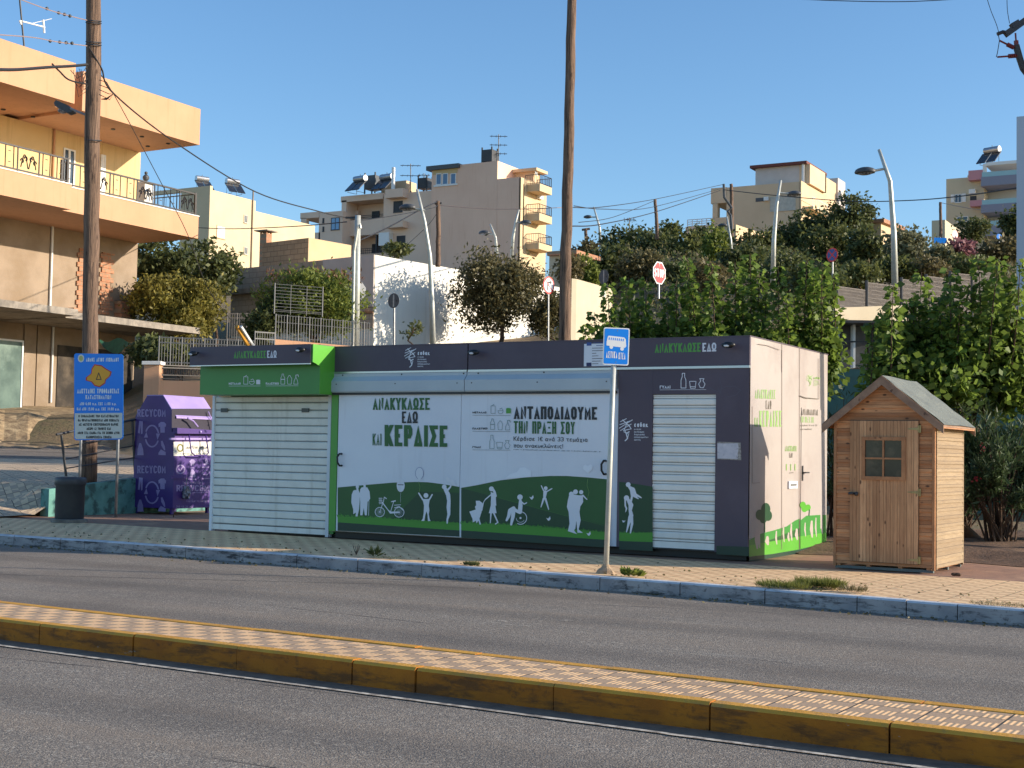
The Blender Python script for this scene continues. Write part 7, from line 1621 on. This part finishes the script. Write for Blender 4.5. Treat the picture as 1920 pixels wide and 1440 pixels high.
# trunk limbs of the big mulberry, low dark branches
# oleanders
def oleander(label, c, R, n, seed, flowers=0):
    rng = np.random.default_rng(seed); t = thing('oleander', label, 'shrub', (c[0], c[1], 0), 'oleander shrubs'); mb = MB(); P = []; Dr = []
    for k in range(46):
        u_ = rng.normal(size=3); u_[2] = abs(u_[2])*.9+.35; u_ /= np.linalg.norm(u_); tip = np.array([c[0], c[1], .1])+u_*np.array([R[0], R[1], R[2]])*rng.uniform(.75, 1.05); mid = np.array([c[0], c[1], .1])+(tip-[c[0], c[1], .1])*.5+[0, 0, .25]
        mb.tube([(c[0]+rng.normal()*.1, c[1]+rng.normal()*.1, 0), mid, tip], [.02, .012, .005], m_bark, 4)
        m_ = n//46
        for i in range(m_):
            f = .45+.55*rng.random(); p = mid+(tip-mid)*(f*2-1) if f > .5 else mid; P.append(p+rng.normal(size=3)*.06); d = (tip-mid)/np.linalg.norm(tip-mid); Dr.append(d*1.2+rng.normal(size=3)*.75)
    mb.build('stems', t); P = np.array(P); leaves_mesh('foliage', P, .17, rng, lf_ole, t, .16, 0, np.array(Dr), .1)
    if flowers:
        F_ = P[rng.integers(0, len(P), flowers)]; F_ = np.repeat(F_, 10, axis=0)+rng.normal(size=(flowers*10, 3))*.03; leaves_mesh('flowers', F_, .05, rng, leaf_mat('red_flower', (.5, .03, .06), (.8, .12, .16)), t, .9)
    return t
o1 = hz(1872, 0, 22.6); oleander('big dark oleander with a red bloom at the right edge behind the shed', o1, (1.25, 1.1, 2.35), 7500, 21, 5)
o1 = hz(1985, 0, 23.2); oleander('second oleander partly outside the right border', o1, (1.3, 1.2, 2.0), 4500, 22, 2)
o1 = hz(1800, 0, 25.0); oleander('lower oleander in shade directly behind the shed', o1, (1.3, 1.0, 1.9), 4500, 23)
o1 = hz(1578, 0, 23.6); oleander('thin dark shrub in the gap between kiosk and shed', o1, (.6, .6, 2.3), 2200, 24)
rng = np.random.default_rng(41); t = thing('shrub', 'unseen shrub added behind the smaller green kiosk to shade the purple bin', 'shrub', (-8.6, 6.3, 0))  # hidden plant added to keep the sun off the purple bin
trunk_mb(rng, (-8.6, 6.3, 0), (-8.6, 6.3, 1.2), .07, m_bark, [(-9.2, 6.1, 1.6), (-8, 6.5, 1.7)]).build('trunk', t, smooth=True)
leaves_mesh('crown', clump_points(rng, [((-9.2, 6.1, 1.5), (.8, .8, 1.0)), ((-8.1, 6.5, 1.5), (.9, .8, 1.0))], 3500), .13, rng, lf_mid, t, .5)
# generic far trees
def ft(label, px, py, rx, ry, D, lm, seed, leaf=.3, n=1800, group='trees on the hillside', name='hillside_tree', asp=.6, parts=4, zoff=1.0, tight=.28, cat='tree'):
    rng = np.random.default_rng(seed); c = at(px, py, D); k = D/FPX; bl = []
    for i in range(parts):
        a = 2*math.pi*i/parts+rng.random(); f = .42 if parts > 1 else 0
        bl.append((c+Rh*math.cos(a)*rx*k*f+Fh*math.sin(a)*rx*k*f+np.array([0, 0, math.sin(a*1.7+1)*ry*k*.3]), (rx*k*.62, rx*k*.6, ry*k*.62)))
    gzv = ground_z(c[0], c[1])
    base = np.array([c[0]+rng.normal()*.2, c[1], min(gzv, c[2]-ry*k*1.1)])
    return tree(name, label, cat, base, c-[0, 0, ry*k*.4], max(.06, rx*k*.06), bl, n, leaf, lm, m_bark, seed, 22, asp, group, tight=tight)
ft('round dark-leaved tree with dark trunk in front of the white wall', 938, 548, 88, 78, 65.5, lf_oli, 31, .2, 15000, None, 'round_tree', .42, 7)
ft('smaller leafy crown between the round tree and the tall wooden pole', 1032, 592, 36, 46, 65, lf_oli, 32, .2, 3500, None, 'small_tree', .42, 3)
ft('tiny bare sapling in front of the white wall', 772, 618, 22, 20, 58, lf_mid, 33, .2, 130, None, 'sapling', .4, 3)
ft('dark dense tree right of the yellow house under its balcony end', 330, 505, 95, 62, 68, lf_dark, 34, .26, 9000, None, 'dense_tree', .5, 5)
ft('second dark tree against the block wall', 400, 520, 45, 45, 64, lf_dark, 35, .25, 3500, None, 'dense_tree', .5, 3)
ft('yellow-green shrubby tree in front of the dark dense trees', 335, 580, 84, 60, 61, lf_yel, 36, .2, 9500, None, 'yellow_green_tree', .5, 5)
ft('broad leafy bush with reddish tips rising over the lattice railing', 590, 565, 95, 62, 47, lf_bri, 37, .17, 12000, None, 'broad_bush', .4, 6, cat='bush')
ft('darker left part bush beside the broad leafy bush', 495, 600, 42, 48, 46, lf_dark, 38, .17, 4000, None, 'dark_bush', .4, 3, cat='bush')
rng = np.random.default_rng(5); pk = at(600, 512, 46.5); 
HT = [(1068, 508, 24, 34, 78, lf_dry), (1100, 512, 26, 32, 80, lf_bri), (1100, 475, 26, 24, 96, lf_dry), (1180, 452, 52, 30, 108, lf_dark), (1150, 500, 48, 42, 88, lf_dark), (1205, 500, 46, 42, 84, lf_oli), (1235, 462, 42, 34, 104, lf_dark), (1290, 470, 48, 38, 100, lf_mid), (1270, 515, 46, 30, 82, lf_dark), (1342, 470, 24, 46, 92, lf_bri), (1330, 520, 40, 32, 74, lf_dry),
      (1390, 500, 44, 44, 86, lf_dark), (1420, 465, 50, 30, 104, lf_mid), (1475, 450, 46, 38, 108, lf_dark), (1530, 430, 48, 38, 106, lf_dark), (1598, 402, 44, 36, 104, lf_dark), (1560, 465, 60, 42, 96, lf_mid), (1480, 510, 56, 42, 78, lf_dark), (1540, 525, 52, 34, 70, lf_dark), (1625, 470, 46, 38, 92, lf_dark), (1610, 515, 44, 28, 76, lf_mid), (1700, 462, 44, 34, 88, lf_pale), (1680, 505, 46, 26, 78, lf_mid), (1740, 505, 46, 24, 78, lf_dry), (1765, 480, 26, 18, 86, lf_pale),
      (1828, 432, 34, 28, 124, lf_dark), (1905, 420, 26, 40, 100, lf_dark), (1880, 470, 44, 24, 88, lf_dry), (1820, 500, 50, 22, 80, lf_mid), (1800, 468, 26, 16, 92, lf_pnk), (745, 468, 26, 12, 76, lf_mid), (1255, 440, 24, 24, 112, lf_mid), (1318, 448, 26, 22, 112, lf_dark)]
NM = ['dry scrubby tree by the tiled house', 'bright green bush right of the tiled house', 'brownish tree beyond the tiled house', 'dark crowned tree on the skyline left of the bare pole', 'dark round tree left of the stop sign', 'olive tree directly behind the stop sign', 'skyline tree just right of the bare pole', 'grey-green tree below the terrace fence', 'dark low tree right of the stop sign', 'narrow yellow-green conifer below the hillside house', 'brown dry bush under the conifer',
      'dark tree at the thin street lamp', 'leafy tree below the sunlit cream wall', 'dark tree at the pale leaning street lamp', 'dark tree below the lit corner of the hillside house', 'highest dark tree right of the hillside house', 'broad green tree left of the no stopping sign top', 'dark thicket tree behind the middle mulberry', 'dark tree around the no stopping sign', 'dark tree left of the old cream house', 'low green bush right of the no stopping sign', 'pale thin tree in front of the cream slope wall', 'green bush at the foot of the large curved lamp', 'dry grassy bush below the cream slope wall', 'pale small bush at the slope wall end',
      'dark tree before the khaki apartments', 'dark conifer at the right border building', 'dry bush below the small blue sign', 'green bush above the slat fence at right', 'pink flowering bush by the red and white sign', 'green plants on the roof edge behind the white wall', 'small skyline tree right of the bare pole', 'small dark skyline tree at the terrace base']
for i, ((px, py, rx, ry, D, lm), nm) in enumerate(zip(HT, NM)):
    ft(nm, px, py, rx, ry, D, lm, 100+i, .30 if D > 85 else .24, int(650+rx*ry*1.15), 'trees and bushes on the hillside', 'hillside_tree', .55, 4, tight=.32)
# reddish tips and loose twigs on the broad bush
t = COL.objects['broad_bush']; Pt = np.array([at(500+rng.random()*180, 505+rng.random()*22+abs(rng.normal())*6, 46+rng.random()*2) for _ in range(260)]); leaves_mesh('reddish_tips', Pt, .16, rng, leaf_mat('reddish_leaf', (.16, .07, .04), (.34, .18, .10)), t, .35, 1.2)
# hillside scrub and far ground cover: uncountable
N = 9000; rr = np.random.default_rng(77); Dd_ = 36+ (rr.random(N)**.7)*110; T_ = rr.uniform(.03, .40, N); pts = CAM+Fh*Dd_[:, None]+Rh*(Dd_*T_)[:, None]; pts[:, 2] = [ground_z(a, b_) for a, b_ in pts[:, :2]]
cl = rr.normal(size=(N, 6, 3))*np.array([.35, .35, .22])+np.array([0, 0, .2]); P = (pts[:, None, :]+cl).reshape(-1, 3)
root = thing('hillside_scrub', 'low dry scrub covering the hillside ground', 'scrub'); root['kind'] = 'stuff'; leaves_mesh('scrub_leaves', P[::3], .3, rr, lf_dry, root, .4, .4, kind='stuff'); leaves_mesh('green_scrub_leaves', np.concatenate([P[1::3], P[2::3]]), .3, rr, lf_dark, root, .4, .4, kind='stuff')
N = 5000; D2 = 24+rr.random(N)*12; T2 = rr.uniform(.16, .42, N); pts = CAM+Fh*D2[:, None]+Rh*(D2*T2)[:, None]; pts[:, 2] = .02; root = thing('leaf_litter', 'dead leaves and twigs scattered on the soil behind the shed', 'litter'); root['kind'] = 'stuff'
P = pts+rr.normal(size=(N, 3))*[.02, .02, .02]; P[:, 2] = np.abs(P[:, 2]); leaves_mesh('litter_leaves', P, .07, rr, lf_dry, root, .5, -.2, kind='stuff')
# soil bed behind the shed
mb = MB(); n = 26; a = gz(1560, 1030, 0.); m_soil = mat('soil', lin(112, 84, 62), lin(84, 62, 46), 3, .95, 1., 18, c3=lin(140, 108, 78), s3=1.2)
def SZ(i, j): x = -.5+i*.75; y = 1.9+.35*math.sin(i*.9)+j*.6 if j == 0 else 1.9+j*.6; return (x+ (.6 if j == 0 else 0), y, -.005+min(j, 2)*.05+.03*math.sin(i*2.3+j*1.9)*(j > 0))
for i in range(22):
    for j in range(13): mb.poly([SZ(i, j), SZ(i+1, j), SZ(i+1, j+1), SZ(i, j+1)], m_soil)
mb.build('soil_bed', kind='structure', smooth=True)
# weeds on the pavement
def tuft(label, px, py, r, h, n, lm, seed, asp=.08, name='grass_tuft', lean=.5):
    rg_ = np.random.default_rng(seed); c = gz(px, py, 0.); t = thing(name, label, 'weed', c, 'weeds along the kerb')
    a = rg_.uniform(0, 6.28, n); q = np.sqrt(rg_.random(n))*r; P = np.stack([c[0]+q*np.cos(a)*1.0, c[1]+q*np.sin(a)*.6, np.full(n, .0)], 1); d = np.stack([np.cos(a)*lean, np.sin(a)*lean, np.ones(n)], 1)
    P[:, 2] += rg_.random(n)*h*.35; leaves_mesh('blades', P, h, rg_, lm, t, asp, 0, d, .45); return t
tuft('largest green grass tuft by the kerb in front of the shed', 1537, 1102, .26, .085, 1900, lf_grs, 61); tuft('flatter grass patch left of the largest tuft by the kerb', 1468, 1103, .28, .07, 1100, lf_grs, 62); tuft('dry yellow tuft right of the largest tuft', 1600, 1110, .14, .06, 350, lf_dry, 63)
tuft('small dark green weed in the kerb joint before the right sliding door', 884, 1061, .1, .05, 450, lf_dark, 64, .12); tuft('low dry grass at the kerb near the right border', 1872, 1136, .26, .035, 500, lf_dry, 65); tuft('small light leafy weed right of the bus stop sign foot', 1184, 1081, .1, .09, 70, lf_bri, 66, .45, 'leafy_weed', .9)
tuft('low green weed line at the foot of the kiosk side wall', 1520, 1028, .34, .08, 500, lf_grs, 67, .12); tuft('weed sprig on the kerb before the left sliding door', 703, 1044, .05, .11, 40, lf_mid, 68, .2, 'leafy_weed', .3); tuft('flat moss strip on the kerb right of the weed sprig', 728, 1047, .22, .025, 300, lf_dark, 69)
c = gz(668, 1040, 0.); t = thing('dry_twig', 'dry forked twig weed on the kerb left of the weed sprig', 'weed', c, 'weeds along the kerb'); mb = MB()
for a, h, b_ in ((-.06, .13, 0), (-.03, .10, .02), (.03, .14, 0), (.05, .13, .01)): mb.tube([c, c+[a*.6, b_, h*.5], c+[a, b_, h]], [.006, .005, .003], m_bark, 5)
mb.build('stem', t)
mb = MB(); c = gz(1790, 1080, 0.); 
for k in range(5): mb.ball(c+[rr.normal()*.04, rr.normal()*.03, .02], (.035, .03, .022), m_soil, 8, 5)
mb.build('dried_clod', None, label='small dark clod of dirt on the ground right of the shed', cat='clod')
for i, (px, py, lab) in enumerate(((865, 1010, 'small white wedge under the sliding door joint'), (1168, 1028, 'white plastic scrap at the foot of the kiosk right of the bus sign'))):
    c = gz(px, py+3, 0.) if i else gz(px, py+6, 0.); mb = MB(); mb.prism([c+[-.06, -.02, .0], c+[.07, -.02, .0], c+[.08, -.02, .035], c+[-.03, -.02, .02]], (0, .05, 0), m_swhite); mb.build('plastic_scrap', None, label=lab, cat='scrap')
c = gz(325, 970, 0); mb = MB(); mb.tube([c, c+[.02, 0, .08]], .012, m_bark, 5); mb.build('dry_stalk', None, label='short dry stalk on the ground before the purple bin', cat='stalk')
# small dark plants behind the bin and canopy
ft('tangled climbing plant between the shade net and the grey railing', 275, 655, 40, 26, 45, lf_dark, 81, .2, 1600, None, 'climbing_plant', .5, 3)
ft('low plants in the garden behind the ornate iron panel', 340, 668, 60, 20, 44, lf_mid, 82, .18, 1800, None, 'garden_plants', .5, 3)

# dry leaves and grit in the gutter and along the kerb: uncountable
N = 1100; root = thing('gutter_litter', 'scattered dry leaf bits along the kerb and pavement', 'litter'); root['kind'] = 'stuff'
xs_ = rr.uniform(-14, 7, N); ky = np.interp(xs_, [p[0] for p in KP], [p[1] for p in KP]); side_ = rr.random(N) < .55
P = np.stack([xs_, np.where(side_, ky-np.abs(rr.normal(size=N))*.16-.02, ky+.15+np.abs(rr.normal(size=N))*.9), np.where(side_, ZR+.012, .012)], 1); P = P[P[:, 1] < -.1]
leaves_mesh('leaf_bits', P, .035, rr, lf_dry, root, .6, -.1, np.concatenate([rr.normal(size=(len(P), 2)), np.zeros((len(P), 1))], 1), .1, kind='stuff')
